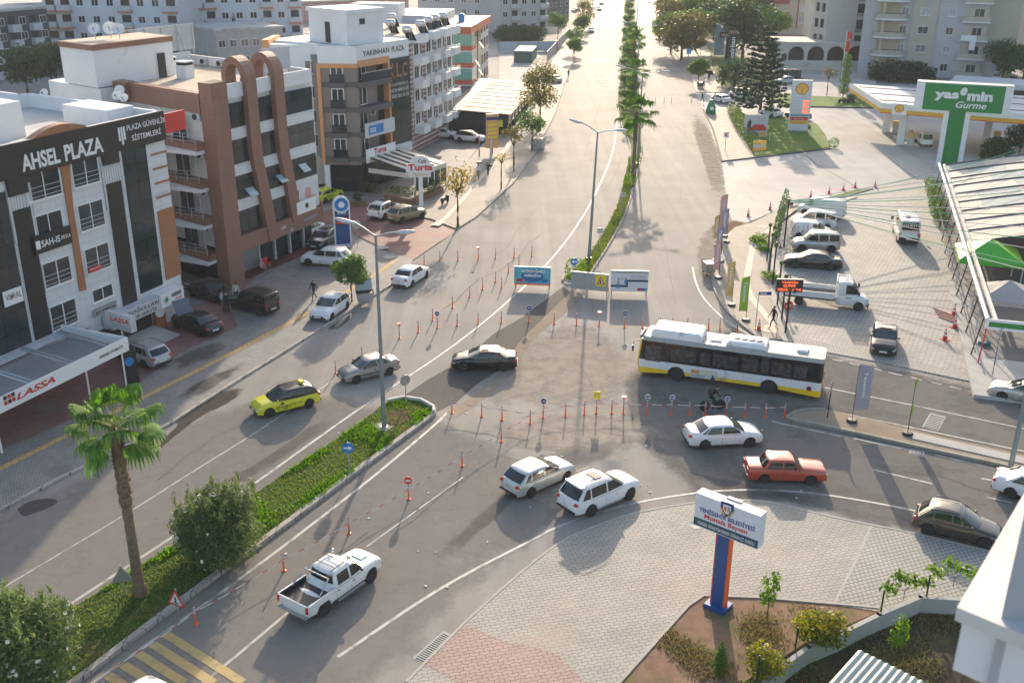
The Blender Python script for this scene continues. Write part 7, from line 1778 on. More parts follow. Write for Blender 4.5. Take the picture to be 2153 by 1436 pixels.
FC=[(SEDAN,(1243,70),(1246,56),'white car driving alone up the left carriageway',WHITE),(HATCH,(1260,24),(1262,12),'grey car parked at the far kerb of the left carriageway',(.3,.32,.34)),(SEDAN,(1265,11),(1267,2),'pale car farthest up the left kerb',(.6,.6,.6)),(SEDAN,(1398,58),(1393,43),'dark car nearest in the row by the avenue trees',(.09,.09,.1)),(SEDAN,(1390,38),(1387,29),'silver car second in the row by the avenue trees',(.45,.45,.45)),(HATCH,(1388,30),(1385,21),'white car third in the row by the avenue trees',WHITE),(SEDAN,(1385,20),(1381,12),'black car fourth in the row by the avenue trees',BLACK),(HATCH,(1384,12),(1380,5),'pale car farthest in the row by the avenue trees',(.55,.55,.55)),(VAN,(1178,48),(1181,38),'white van beyond the grey hoarding',WHITE),(SEDAN,(1143,34),(1136,31),'white car beside the grey apartment block',WHITE),(SEDAN,(1204,27),(1220,25),'dark car beyond the yellow tree',(.05,.06,.09)),(SEDAN,(1438,17),(1432,9),'white car behind the avenue trees',WHITE),(SEDAN,(1428,10),(1422,4),'silver car behind the avenue trees',SILVER),(HATCH,(1165,43),(1160,39),'blue car beside the white van beyond the hoarding',(.12,.2,.35))]
for kd,f_,r_,lb,cl in FC:
 putc(kd,f_,r_,lb,cl,wins=W_VAN if kd is VAN else(W_HATCH if kd is HATCH else W_SEDAN),group=FARP)
put(SEDAN,(1143,172),(1166,176),'L','pale green car half hidden by the large yellowing tree',(.5,.56,.52))
# pickup
def make_pickup():
 c=Car(L=5.04,W=1.8,H=1.73,wb=3.05,deck=[(0,.58),(.01,.82),(.30,.83),(.34,1.06),(.5,1.05),(.71,1.06),(.77,1.04),(.93,.98),(.975,.86),(1,.60)],gh=(.345,.365,.605,.755,1.06),r=.37,sill=.36)
 mid,a=two((781.5,1223),(681,1295),'R',c.W,c.wb)
 off=(c.xf+c.xr)/2
 def extra(root,c,P):
  L2=c.L/2
  mb=MB()
  for sg in(1,-1):
   mb.box(-L2+.04,c.xd-.02,sg*.90-.045,sg*.90+.045,.80,1.10,0)
  mb.box(-L2,-L2+.06,-.86,.86,.62,1.09,0)
  b=mb.build('cargo_bed',[P],root)
  MB().box(-L2+.07,c.xd-.06,-.85,.85,.79,.88).build('bed_liner',M['dark'],root)
  for sg in(1,-1):
   MB().box(-L2+.07,c.xd-.06,sg*.853-.008,sg*.853+.008,.8,1.105).build('bed_liner',M['dark'],root)
   MB().tube([(c.xd-.95,sg*.8,1.1),(c.xd-.6,sg*.78,1.35),(c.xd-.22,sg*.70,1.58),(c.xd-.2,sg*.6,1.62)],.035,8).build('roll_bar',M['chrome'],root,60)
   MB().box(-.9,.8,-.06,.06,-.03,.02).build('side_step',M['steel'],root,None,(.25,sg*.9,.38))
   MB().box(-.04,.06,-.05,.05,-.16,.16).build('tail_light',M['redlamp'],root,None,(-L2+.0,sg*.86,.9))
   MB().tube([(c.xc+.02,sg*.55,c.H+.05),(c.xb-.1,sg*.55,c.H+.05)],.022,6).build('roof_rail',M['dark'],root)
  MB().tube([(c.xd-.2,-.72,1.6),(c.xd-.2,.72,1.6)],.035,8).build('roll_bar',M['chrome'],root,60)
  for f in(.25,.75):
   x=lerp(c.xc,c.xb-.1,f)
   MB().tube([(x,-.58,c.H+.06),(x,.58,c.H+.06)],.018,6).build('roof_bar',M['dark'],root)
  for sg in(-1,1):
   MB().ball((0,0,0),.1,.11,.09).build('roof_lamp',M['chrome'],root,60,(c.xb,sg*.5,c.H+.09))
  MB().box(-.22,.22,-.3,.3,-.02,.03).build('bonnet_scoop',P,root,None,(c.xa+.45,0,1.06),(0,R(3),0))
  MB().box(-.05,.12,-.85,.85,-.05,.08).build('step_bumper',M['steel'],root,None,(-L2-.05,0,.52))
 make_car('white double-cab pickup with black bed and chrome roll bars',c,(.74,.74,.71),(mid.x-off*math.cos(a),mid.y-off*math.sin(a),0),a,group=MOV,wins=[(.39,.535,.40,.53),(.555,.725,.555,.62)],seams=[(.36,.535),(.545,.72)],style=1,extra=extra,cat='pickup',name='pickup_truck',tail='none',trim=(.44,.49))
make_pickup()
# white flatbed lorry
def make_flatbed():
 a_f,a_r=(1802.5,653.8),(1678.4,641)
 f,r_=G(*a_f),G(*a_r);d=(f-r_);wb=d.length;d.normalize();a=math.atan2(d.y,d.x)
 n=Vector((d.y,-d.x,0))
 mid=(f+r_)/2-n*.85
 root=thing('flatbed_truck','white flatbed lorry with dropside bed beside the restaurant poles','truck',(mid.x,mid.y,.02),a,PKR)
 P=paint((.66,.66,.66))
 h=wb/2
 c=Car(L=2.5,W=2.0,H=2.25,wb=1.2,deck=[(0,1.0),(.02,1.25),(.45,1.28),(.62,1.28),(.70,1.25),(.9,1.02),(.97,.85),(1,.6)],gh=(.0,.03,.46,.70,1.25),r=.36,sill=.34,tumble=.83)
 c.xf=c.L/2-.75;c.xr=-9
 cx=h-c.xf
 def at(mb,nm,m,sm=40):return mb.build(nm,m,root,sm,(cx,0,0))
 at(c.body(),'body',[P,M['dark']]);at(c.cabin(),'cabin',P);at(c.wind(True),'windscreen',M['wscreen'])
 for sg in(1,-1):
  at(c.swin(-.55,.48,-.55,-.05,sg),'side_window',M['glass'])
  c.patch(-.85,.35,.45,1.14,sg,.012).build('door',P,root,60,(cx,0,0))
  MB().box(-.08,.08,-.05,.05,-.15,.15).build('mirror',M['dark'],root,None,(cx+.45,sg*1.15,1.5))
  MB().ball((0,0,0),.2,.15,.13).build('headlight',M['headlamp'],root,60,(cx+c.L/2-.22,sg*.78,.88))
  add_wheel(root,h,sg*.9,.36,.22,sg,4);add_wheel(root,-h,sg*.85,.36,.26,sg,4)
 MB().box(-.06,.06,-.98,.98,-.16,.16).build('front_bumper',M['dark'],root,None,(cx+c.L/2-.02,0,.5))
 bx0,bx1=-h-1.35,cx-c.L/2-.06
 MB().box(bx0,bx1,-1.05,1.05,.82,.92).build('bed_floor',mat('bed_floor',(.17,.15,.13),.8,0,.2,2),root)
 for sg in(1,-1):
  MB().box(bx0,bx1,sg*1.06-.025,sg*1.06+.025,.80,1.30).build('drop_side',P,root)
 MB().box(bx0-.04,bx0,-1.08,1.08,.80,1.30).build('tailboard',P,root)
 hb=MB()
 for k in range(7):hb.box(bx1+.0,bx1+.05,-1.0+k*.32,-.94+k*.32,.9,2.35)
 hb.box(bx1,bx1+.05,-1.05,1.05,2.3,2.38)
 for k in range(6):hb.box(bx1,bx1+.95,-.8+k*.32,-.75+k*.32,2.34,2.38)
 hb.box(bx1+.92,bx1+.97,-.85,.85,2.33,2.39)
 hb.build('head_rack',M['white'],root)
 MB().box(bx0+.2,cx,-.4,.4,.45,.75).build('chassis',M['dark'],root)
 t=textmesh('lettering','BETEK',M['dark'],.02);o=link('lettering',t,root,(cx-.5,-1.008,.98),(R(90),0,0));o.scale=(.16,.14,.14)
make_flatbed()
# white minibus seen from behind
def make_minibus():
 f,b=G(1868,470),G(1884,514);d=f-b;d.normalize();a=math.atan2(d.y,d.x)
 c=Car(L=5.7,W=2.03,H=2.5,wb=3.6,deck=[(0,.8),(.006,1.1),(.02,1.2),(.1,1.22),(.75,1.22),(.84,1.2),(.93,1.05),(.98,.86),(1,.6)],gh=(.0,.015,.76,.88,1.2),r=.34,sill=.3,tumble=.86,boxy=.5)
 rc=G(1909,517);q=rc+d*(c.L/2)
 def extra(root,c,P):
  L2=c.L/2
  st=MB()
  for k in range(8):
   for z0,s_ in((1.95,1),(1.40,-1)):
    y=-.78+k*.2
    st.add([(0,y,z0-.1),(0,y+.1,z0-.1),(0,y+.1+.07*s_*(1 if k<4 else-1),z0+.12),(0,y+.07*s_*(1 if k<4 else-1),z0+.12)],[(0,3,2,1)])
  st.build('warning_stripe',mat('warning_stripe',(.85,.62,.52),.5),root,None,(-L2-.016,0,0))
  MB().box(-.02,.02,-.95,.95,-.2,.2).build('tail_panel',M['dark'],root,None,(-L2-.002,0,.58))
  for sg in(1,-1):
   MB().box(-.04,.05,-.06,.06,-.22,.22).build('tail_light',M['redlamp'],root,None,(-L2+.02,sg*.92,1.0))
   MB().box(-.05,.05,-.12,.12,-.16,.16).build('wing_mirror',M['dark'],root,None,(L2-1.1,sg*1.2,1.5))
  MB().lathe([(.22,0),(.24,.1),(.001,.12)],n=14).build('roof_vent',M['dark'],root,40,(-1.6,.2,2.5))
 make_car('white minibus seen from behind with warning stripes on its rear window',c,WHITE,(q.x,q.y,.02),a,group=PKR,cat='minibus',name='minibus',wins=[(.03,.25,.03,.25),(.28,.5,.28,.5),(.53,.72,.53,.72),(.74,.85,.74,.78)],seams=[(.5,.7)],extra=extra,tail='none',mirrors=False)
make_minibus()
# petrol station flatbed
def make_kei():
 f,b=G(1948,311),G(1926,292);d=f-b;d.normalize();a=math.atan2(d.y,d.x);q=f-d*2.2
 root=thing('flatbed_truck','small white open lorry refuelling under the canopy','truck',(q.x,q.y,0),a)
 P=paint(WHITE)
 c=Car(L=1.7,W=1.7,H=1.95,wb=1,deck=[(0,.9),(.05,1.1),(.85,1.1),(.95,1.0),(1,.6)],gh=(.0,.05,.75,.93,1.08),r=.3,sill=.35,tumble=.85)
 c.xf=.1;c.xr=-9
 for mb,nm,m in((c.body(),'body',[P,M['dark']]),(c.cabin(),'cabin',P),(c.wind(True),'windscreen',M['wscreen'])):
  mb.build(nm,m,root,40,(1.35,0,0))
 for sg in(1,-1):
  c.swin(-.6,.5,-.6,.3,sg).build('side_window',M['glass'],root,40,(1.35,0,0))
  add_wheel(root,1.45,sg*.75,.3,.18,sg,2);add_wheel(root,-1.2,sg*.75,.3,.18,sg,2)
  MB().box(-2.2,.4,sg*.85-.03,sg*.85+.03,.75,1.1).build('drop_side',P,root)
 MB().box(-2.2,.45,-.83,.83,.7,.78).build('bed_floor',M['grey'],root)
 MB().box(-2.23,-2.2,-.85,.85,.72,1.1).build('tailboard',P,root)
make_kei()
# city bus
def make_bus():
 f,b=G(1421,800),G(1615,828);d=f-b;d.normalize();a=math.atan2(d.y,d.x)
 W,L,H,r=2.5,11.9,2.95,.48
 n=Vector((-d.y,d.x,0));mid=(f+b)/2-n*(W/2-.12)
 wb=(f-b).length
 xf,xr=wb/2,-wb/2
 x1,x0=xf+2.65,xr-3.25
 root=thing('city_bus','long white and yellow city bus with rooftop tank housing','bus',(mid.x,mid.y,0),a)
 P=paint((.72,.73,.74));Y=paint((.85,.56,.01));D=mat('bus_glass',(.014,.017,.018),.08,0,.3,1.5,.6)
 def outline(hw,e0,e1):
  pts=[]
  for(cx,cy,a0)in((e1-.28,hw-.28,0),(e0+.22,hw-.22,90),(e0+.22,-hw+.22,180),(e1-.28,-hw+.28,270)):
   rr=.28 if cx>0 else .22
   for k in range(5):pts.append((cx+rr*math.cos(R(a0+k*22.5)),cy+rr*math.sin(R(a0+k*22.5))))
  return pts
 def band(z0,z1,hw0,hw1,s0=0.0,s1=0.0):
  lo=outline(hw0,x0,x1-s0);hi=outline(hw1,x0,x1-s1);k=len(lo);mb=MB()
  mb.add([(p[0],p[1],z0)for p in lo]+[(p[0],p[1],z1)for p in hi],[(i,(i+1)%k,k+(i+1)%k,k+i)for i in range(k)])
  return mb,lo,hi
 hw=W/2
 mb,_,_=band(1.28,2.62,hw,hw-.05,.02,.16);mb.build('window_band',D,root,50)
 mb,_,hi=band(2.62,2.88,hw-.05,hw-.16,.16,.3)
 k=len(hi);mb.add([(p[0],p[1],2.88)for p in hi],[list(range(k))]);mb.build('roof',mat('bus_roof',(.36,.355,.33),.6,0,.1,.8,dirt=((.3,.28,.25),.8,.58)),root,30)
 sk=MB();wl=MB()
 def skin(mbx,z0,z1,lower):
  for sg in(1,-1):
   xs=[x0+.22]
   for xw in(xr,xf):
    for aa in range(180,-1,-15):xs.append(xw+(r+.1)*math.cos(R(aa)))
   xs.append(x1-.28)
   for p,q in zip(xs,xs[1:]):
    def zb(x):
     z=z0
     for xw in(xr,xf):
      dd=abs(x-xw)
      if dd<r+.101:z=max(z,r+math.sqrt(max(0,(r+.1)**2-dd*dd)))
     return min(z,z1)
    za,zc=zb(p),zb(q)
    if za>=z1 and zc>=z1:continue
    vs=[(p,sg*hw,za),(q,sg*hw,zc),(q,sg*hw,z1),(p,sg*hw,z1)]
    mbx.add(vs,[(0,1,2,3)]if sg<0 else[(3,2,1,0)])
  lo=outline(hw,x0,x1)
  for rng in(range(0,4),range(5,9),range(10,14),range(15,19)):
   for i in rng:
    p,q=lo[i],lo[(i+1)%len(lo)]
    mbx.add([(*p,z0),(*q,z0),(*q,z1),(*p,z1)],[(0,1,2,3)])
  for i in(9,19):
   p,q=lo[i],lo[(i+1)%len(lo)]
   mbx.add([(*p,z0),(*q,z0),(*q,z1),(*p,z1)],[(0,1,2,3)])
 skin(sk,.30,.72,True);sk.build('yellow_skirt',Y,root,50)
 skin(wl,.72,1.28,False);wl.build('white_waist',P,root,50)
 MB().box(x0+.1,x1-.1,-hw+.12,hw-.12,.35,1.25).build('chassis',M['dark'],root)
 for xw in(xf,xr):
  for sg in(1,-1):add_wheel(root,xw,sg*(hw-.16),r,.28,sg,5,0,M['grey'])
 IN=mat('bus_interior_glass',(.055,.058,.056),.07,0,.97,3.2,.7)
 for sg in(1,-1):
  for u0,u1,lo_ in((x1-1.55,x1-.5,1.22),(x1-3.9,x1-2.2,1.45),(x1-4.8,x1-4.15,1.45),(x1-6.6,x1-5.0,1.45),(x1-7.9,x1-6.9,1.45),(x1-8.6,x1-8.1,1.45),(x1-10.0,x1-8.8,1.45),(x1-11.0,x1-10.2,1.45)):
   if u0<x0+.3:continue
   def fn(p,q,u0=u0,u1=u1,lo_=lo_,sg=sg):
    z=lerp(lo_,2.32,q);return(lerp(u0,u1,p),sg*(hw-.05*(z-1.28)/1.34+.006),z)
   g_=MB().grid(fn,3,2)
   if sg>0:g_.f=[f_[::-1]for f_ in g_.f]
   g_.build('side_window',IN,root)
 def ff(p,q):
  z=lerp(.98,2.5,q);t=lerp(-.95,.95,p)
  return(x1-.16*(max(0,z-1.28)/1.34)+.012-.09*t*t*0,t*(hw-.3),z)
 MB().grid(ff,6,3).build('windscreen',M['wscreen'],root)
 MB().box(x1-.06,x1+.02,-.7,.7,2.55,2.8).build('destination_display',M['dark'],root)
 for sg in(1,-1):
  MB().tube([(x1-.02,sg*(hw-.2),.75),(x1-.05,sg*(hw-.16),1.6),(x1-.2,sg*(hw-.22),2.7)],.075,6).build('front_pillar',Y,root,60)
  MB().ball((0,0,0),.08,.22,.11).build('headlight',M['headlamp'],root,60,(x1-.03,sg*.85,.62))
  MB().tube([(x1-.1,sg*1.05,2.6),(x1+.3,sg*1.35,2.55),(x1+.34,sg*1.38,2.2)],.025,6).build('mirror_arm',M['dark'],root)
  MB().box(-.05,.05,-.1,.1,-.2,.2).build('mirror',M['dark'],root,None,(x1+.34,sg*1.38,2.05))
  MB().box(-.02,.02,-.1,.1,-.3,.3).build('tail_light',M['redlamp'],root,None,(x0-.01,sg*.95,1.0))
  for dx in(2.05,4.1,7.05,8.2,10.1):
   MB().box(x1-dx-.008,x1-dx+.008,sg*(hw+.003)-.003,sg*(hw+.003)+.003,.34,1.26).build('panel_joint',M['grey'],root)
 def pod(xa,xb,w_,z0,z1,nm,m,ins=.22):
  pr=[(xa,z0),(xb,z0),(xb-ins,z1),(xa+ins,z1)]
  mb=MB();w2=w_-ins*.8
  vs=[(xa,-w_,z0),(xb,-w_,z0),(xb,w_,z0),(xa,w_,z0),(xa+ins,-w2,z1),(xb-ins,-w2,z1),(xb-ins,w2,z1),(xa+ins,w2,z1)]
  mid_=[(lerp(xa,xa+ins,.25),-lerp(w_,w2,.1),lerp(z0,z1,.7)),(lerp(xb,xb-ins,.25),-lerp(w_,w2,.1),lerp(z0,z1,.7)),(lerp(xb,xb-ins,.25),lerp(w_,w2,.1),lerp(z0,z1,.7)),(lerp(xa,xa+ins,.25),lerp(w_,w2,.1),lerp(z0,z1,.7))]
  vs=vs[:4]+mid_+vs[4:]
  fs=[(8,9,10,11)]
  for j in(0,4):
   for i in range(4):fs.append((j+i,j+(i+1)%4,j+4+(i+1)%4,j+4+i))
  mb.add(vs,fs)
  return mb.build(nm,m,root,35)
 WP=paint((.80,.80,.79))
 tp=pod(x1-4.15,x1-.75,1.02,2.88,3.42,'tank_housing',WP,.2)
 for dx in(1.9,3.0):MB().box(x1-dx-.01,x1-dx+.01,-.86,.86,3.42,3.426).build('lid_joint',M['grey'],tp)
 pod(x1-8.3,x1-5.7,.85,2.88,3.2,'air_conditioner',WP,.2)
 for kx in range(4):MB().lathe([(.22,0),(.23,.05),(.15,.07),(.001,.05)],n=16).build('fan',M['dark'],root,40,(x1-6.3-kx*.48,.1,3.195))
 pod(x1-5.35,x1-4.6,.45,2.88,2.96,'roof_hatch',WP,.06);pod(x0+1.1,x0+1.8,.4,2.88,3.05,'rear_hatch',WP,.08)
 for sg in(1,):
  s_=link('advert_panel',MB().box(0,1.75,-.006,.006,.48,1.08).mesh('advert_panel',mat('advert_cream',(.55,.56,.5),.5,0,.3,3)),root,(xf-.95,sg*(hw+.008),0),(0,0,R(180)))
  MB().box(.06,.55,-.012,-.007,.78,1.02).build('picture',mat('advert_orange',(.6,.25,.08),.5,0,.5,8),s_)
  text('BU YOLDA',s_,.65,1.65,.93,1.02,-.009,M['yellow'],.01);text('BİRLİKTEYİZ',s_,.1,1.0,.60,.70,-.009,M['navy'],.01)
  MB().ball((1.5,-.01,.72),.07,.01,.09).box(1.38,1.64,-.014,-.007,.5,.64).build('portrait',M['dark'],s_)
  for k_,(dz,cl)in enumerate(((.0,M['red']),(.0,M['navy']))):
   MB().lathe([(.17-k_*.06,0),(.17-k_*.06,.006),(.13-k_*.06,.006),(.13-k_*.06,0)],n=18,axis='y').build('roundel',cl,root,None,(x0+.75,sg*(hw+.008+k_*.002),.82))
make_bus()
# street furniture
def disc(parent,name,r,z,y,m,n=20):return MB().lathe([(r,0),(r,.02),(.001,.02)],n=n,axis='y').build(name,m,parent,None,(0,y,z))
M['posttop']=mat('post_band',(.62,.60,.62),.5);M['postdark']=mat('post_band_dark',(.13,.06,.10),.5)
arrow=[(-.7,-.13),(.1,-.13),(.1,-.42),(.75,0),(.1,.42),(.1,.13),(-.7,.13)]
def arrow_face(parent,r,z,y,fl=1):return MB().xzprism([(p[0]*r*fl,z+p[1]*r)for p in arrow],y-.012,y).build('arrow',M['white'],parent)
BP=None
def bollard(px,label,group,top=None):
 global BP
 q=G(*px)
 if BP is None:
  b=thing('flexible_post',label,'bollard',q,0,group)
  MB().lathe([(.105,0),(.105,.03),(.055,.05),(.045,.08)],n=12).build('base',M['orange'],b,40);MB().cyl((0,0,.08),(0,0,.48),.042,.038,10).build('post',M['orange'],b,40)
  for k in range(4):MB().cyl((0,0,.48+k*.085),(0,0,.535+k*.085),.04,None,10).build('white_band',M['posttop'],b,40);MB().cyl((0,0,.535+k*.085),(0,0,.565+k*.085),.039,None,10).build('dark_band',M['postdark'],b,40)
  MB().cyl((0,0,.815),(0,0,.84),.037,.02,10).build('cap',M['orange'],b,40)
  b.scale=(1.05,1.05,1.17);BP=b;t=b
 else:
  t=BP.copy();C.objects.link(t);t.location=q;t['label']=label;t['group']=group
  for ch in BP_PARTS:c=ch.copy();C.objects.link(c);c.parent=t
 return t
BA,BB,BC,BD='posts closing the left lanes','posts across the avenue behind the bus','taped posts in the foreground junction','posts far up the right carriageway'
b0=bollard((1189,875.6),'orange post in the taped row, directly right of a blue disc post',BC);BP_PARTS=list(b0.children)
LBA='orange post among the scattered rows between the white sedan and the advert board'
for p in((892,555),(925,549),(963,548),(1042,543),(1081,541),(1118,539.5),(1091,559),(1069,574),(1042,593),(1054.6,606),(1014.8,609),(987.7,624.5),(951.5,647.7),(909.7,674),(961.3,684.5),(1005.3,681),(1054,679),(879.6,699),(761.5,757),(706,785)):bollard(p,LBA,BA)
for p in((1165,681.6),(1212,684.4),(1351,690),(1387,692),(1413,693),(1445,693.5),(1489,693.5),(1513,693.5),(1550,698.5)):bollard(p,'plain orange post in the row across the avenue, beyond the bus',BB)
for p in((950.4,868.6),(1012.8,876),(1055.4,883.4),(1114.8,891.5),(1228.6,871.4),(1286,869.5),(1448.7,872.7),(1482,873.4),(1565,877),(1609,877),(1648.6,878),(1054,929),(972,979.6),(734,1122),(597,1200),(412,1312)):bollard(p,'plain orange post in the taped line from the near median to the island',BC)
for p in((1362,216),(1377.6,216.5),(1396,216.5),(1411,216.5),(1453.5,216)):bollard(p,'thin red post far up the right carriageway',BD)
def signed(px,lb,grp,kind):
 t=bollard(px,lb,grp)
 if kind=='blue' or kind=='ring':
  o=disc(t,'sign_disc',.17,1.02,-.03,M['white']);d=disc(o,'blue_face',.155 if kind=='blue' else .13,0,-.022,M['navy']);MB().xzprism([(p[0]*.13,p[1]*.13)for p in arrow],-.036,-.024).build('arrow',M['white'],d)
 elif kind=='cone':MB().lathe([(.03,0),(.15,.17),(.14,.19),(.001,.18)],n=12).build('warning_light',M['orange'],t,40,(0,0,.84))
 elif kind=='noentry':o=disc(t,'sign_disc',.19,1.0,-.03,M['red']);MB().box(-.13,.13,-.03,-.021,-.035,.035).build('white_bar',M['white'],o)
 elif kind=='square':
  o=MB().box(-.21,.21,-.03,-.01,-.22,.22).build('yellow_plate',M['yellow'],t,None,(0,-.03,1.1));MB().xzprism([(-.12,-.03),(.12,-.03),(0,.15)],-.04,-.031).build('warning_triangle',M['red'],o);MB().xzprism([(-.07,-.005),(.07,-.005),(0,.1)],-.048,-.041).build('triangle_field',M['white'],o)
for a in(((1005.6,546.5),'orange post topped by a red cone light at the left of the first row',BA,'cone'),((920,690),'orange post with a blue arrow disc beside the red cone post',BA,'blue'),((840,712),'orange post with a red cone light nearest the lamp post',BA,'cone'),((1112,677.5),'orange post with a blue disc on the dark asphalt patch',BA,'blue'),((1259.7,686.7),'orange post with a red cone light under the roadworks board',BB,'cone'),((1312.7,689),'orange post with a blue disc left of the bus front',BB,'blue'),((1142,879),'orange post with a blue disc, leftmost disc of the taped row',BC,'blue'),((1253.6,869.5),'orange post with a square yellow warning plate',BC,'square'),((1310.5,870),'orange post with a red cone light beside the yellow plate',BC,'cone'),((1359.6,871),'orange post with a white ringed blue disc, left one under the bus',BC,'ring'),((1411,872),'orange post with a white ringed blue disc, middle one under the bus',BC,'ring'),((1526,875.6),'orange post with a white ringed blue disc before the cyclist',BC,'ring'),((859.5,1050),'orange post carrying a red no entry disc',BC,'noentry')):signed(*a)
def tape(lb,px,z=.72,sag=.06):
 P=[G(*p)for p in px];mb=MB()
 for a,b in zip(P,P[1:]):
  L=(b-a).length;n=max(2,int(L/.3));d=(b-a)/n
  for k in range(n):
   f0,f1=k/n,(k+1)/n;z0,z1=z-sag*4*f0*(1-f0),z-sag*4*f1*(1-f1);p,q=a+d*k,a+d*(k+1)
   mb.add([(p.x,p.y,z0-.02),(q.x,q.y,z1-.02),(q.x,q.y,z1+.02),(p.x,p.y,z0+.02)],[(0,1,2,3)],int(k%3==0))
 tag(mb.build('barrier_tape',[M['white'],M['red']]),lb,'tape')
tape('red and white tape strung along the front row of posts',[(950.4,868.6),(1012.8,876),(1055.4,883.4),(1114.8,891.5)]+[(1142,879),(1189,875.6),(1253.6,869.5),(1310.5,870),(1359.6,871),(1411,872),(1482,873.4),(1526,875.6),(1565,877),(1648.6,878)])
tape('red and white tape trailing down the near lanes to the bottom edge',[(1114.8,891.5),(1054,929),(972,979.6),(859.5,1050),(734,1122),(597,1200),(412,1312),(250,1425),(170,1480)],.62)
# lamp posts
def lamp(px,h,lb,arm=2.6,az=0.0,m=None,tilt=0.0):
 q=G(*px);t=thing('street_lamp',lb,'street lamp',(q.x,q.y,.12),az);m=m or M['greypole'];t.rotation_euler[1]=tilt
 MB().cyl((0,0,0),(0,0,h),.15,.07,10).build('pole',m,t,40);MB().box(-.22,.22,-.22,.22,0,.08).build('base_plate',M['grey'],t)
 for s_,up in((-1,.75),(1,.2)):
  MB().tube([(0,0,h-.1),(s_*arm*.5,0,h+up*.5),(s_*arm,0,h+up)],.05,6).build('arm',M['steel'],t,60)
  o=MB().ball((0,0,0),.62,.2,.12).build('lamp_head',M['lgrey'],t,60,(s_*(arm+.45),0,h+up+.02),(0,R(-14*s_ if up>.5 else-4*s_),0));MB().ball((0,0,-.05),.4,.15,.08).build('lamp_glass',M['white'],o,60)
lamp((808,902),12.0,'nearest double-armed street lamp on the grassy median',1.25,R(-4))
lamp((1238,546),11.6,'double-armed street lamp at the tip of the long reservation',1.55,R(-6),tilt=R(1.9));lamp((1341,346),11.4,'double-armed street lamp beside the nearest median palm',2.4,R(-6));lamp((1338,190),11.4,'far street lamp in the palm row',2.4,R(-6));lamp((1336,110),11.4,'farthest street lamp in the palm row',2.4,R(-6))
lamp((2121,1000),11.5,'street lamp on the traffic island at the right edge',2.0,R(60))
# traffic signs
def post_sign(px,lb,h,fn,z=.12,az=0.0,r=.035,name='traffic_sign',m=None,cat='traffic sign'):
 q=G(*px);t=thing(name,lb,cat,(q.x,q.y,z),az);MB().cyl((0,0,0),(0,0,h),r,None,8).build('post',m or M['steel'],t);fn(t,h);return t
def blue_disc(fl=1,back=False,r=.33):
 def fn(t,h):
  o=disc(t,'sign_disc',r,h-r,-.03 if not back else .03,M['blue']if not back else M['grey'])
  if not back:MB().xzprism([(p[0]*r*fl,p[1]*r)for p in arrow],-.035,-.021).build('arrow',M['white'],o)
 return fn
def tri(back):
 def fn(t,h):
  P=[(-.5,h-.85),(.5,h-.85),(0,h)];o=MB().xzprism(P,-.05,-.03).build('triangle',M['grey']if back else M['red'],t)
  if not back:MB().xzprism([(-.34,h-.76),(.34,h-.76),(0,h-.2)],-.06,-.051).build('triangle_field',M['white'],o);MB().box(-.04,.04,-.07,-.061,h-.65,h-.4).box(-.14,.14,-.07,-.061,h-.72,h-.67).build('symbol',M['dark'],o)
 return fn
def plate(w_,h_,m,z=0):return lambda t,h:MB().box(-w_/2,w_/2,-.05,-.03,h-h_,h).build('plate',m,t)
post_sign((735,998),'blue round sign with white right arrow on the grassy median',1.9,blue_disc());post_sign((1206,592),'blue round sign with white arrow at the bush of the reservation tip',2.0,blue_disc(-1),az=R(10));post_sign((854,853),'round sign seen from behind at the paved median tip',2.0,blue_disc(1,True,.36),az=R(35))
post_sign((264,1256),'grey triangular sign seen from behind beside the palm',1.6,tri(True),az=R(15));post_sign((375,1288),'red edged triangular warning sign low in the grass',1.15,tri(False),az=R(-25))
post_sign((1308,452),'small grey plate on a post, upper one in the narrow reservation',2.3,plate(.55,.5,M['steel']));post_sign((1260,530),'small grey plate on a post, lower one near the lamp',2.2,plate(.55,.5,M['steel']))
def two_discs(t,h):[disc(t,'sign_disc',.34,h-.35-k*.75,-.03,M['red'])and disc(t,'disc_field',.25,h-.35-k*.75,-.055,M['white'])for k in(0,1)]
post_sign((1345,296),'two round red edged signs on one post beside the palm',3.0,two_discs);post_sign((752,522),'beige round sign seen from behind beside the blue pylon',2.6,lambda t,h:disc(t,'sign_disc',.42,h-.42,-.03,mat('sign_back',(.42,.40,.34),.6)))
def chev(t,h):o=plate(.75,.75,M['white'])(t,h);MB().xzprism([(.3,h-.1),(.05,h-.1),(-.28,h-.37),(.05,h-.65),(.3,h-.65),(-.0,h-.37)],-.065,-.052).build('chevron',M['red'],o)
post_sign((1524,320),'red and white chevron board on the pavement by the forecourt',2.6,chev,m=M['brown']);post_sign((1447,132),'light blue square crossing sign before the clipped tree',2.9,plate(1.1,1.1,mat('sky_blue',(.15,.40,.65),.5)))
def street_name(t,h):MB().box(0,.95,-.03,.03,h-.28,h).build('name_plate',M['navy'],t);MB().box(.1,.6,-.04,-.031,h-.2,h-.12).build('name_text',M['white'],t)
post_sign((1588,692),'dark blue street name plate on a pole by the corner',2.9,street_name,cat='street sign')
def stop(t,h):a=[(.4*math.cos(R(22.5+45*k)),h-.4+.4*math.sin(R(22.5+45*k)))for k in range(8)];o=MB().xzprism(a,-.06,-.03).build('octagon',M['red'],t);text('DUR',o,-.24,.24,h-.5,h-.3,-.065,M['white'],.03)
post_sign((1652,690),'red octagonal stop sign by the car park corner',2.1,stop,az=R(20));post_sign((1739,882),'thin dark sign seen edge-on behind the bus',2.4,blue_disc(1,True,.36),az=R(75),m=M['dark'])
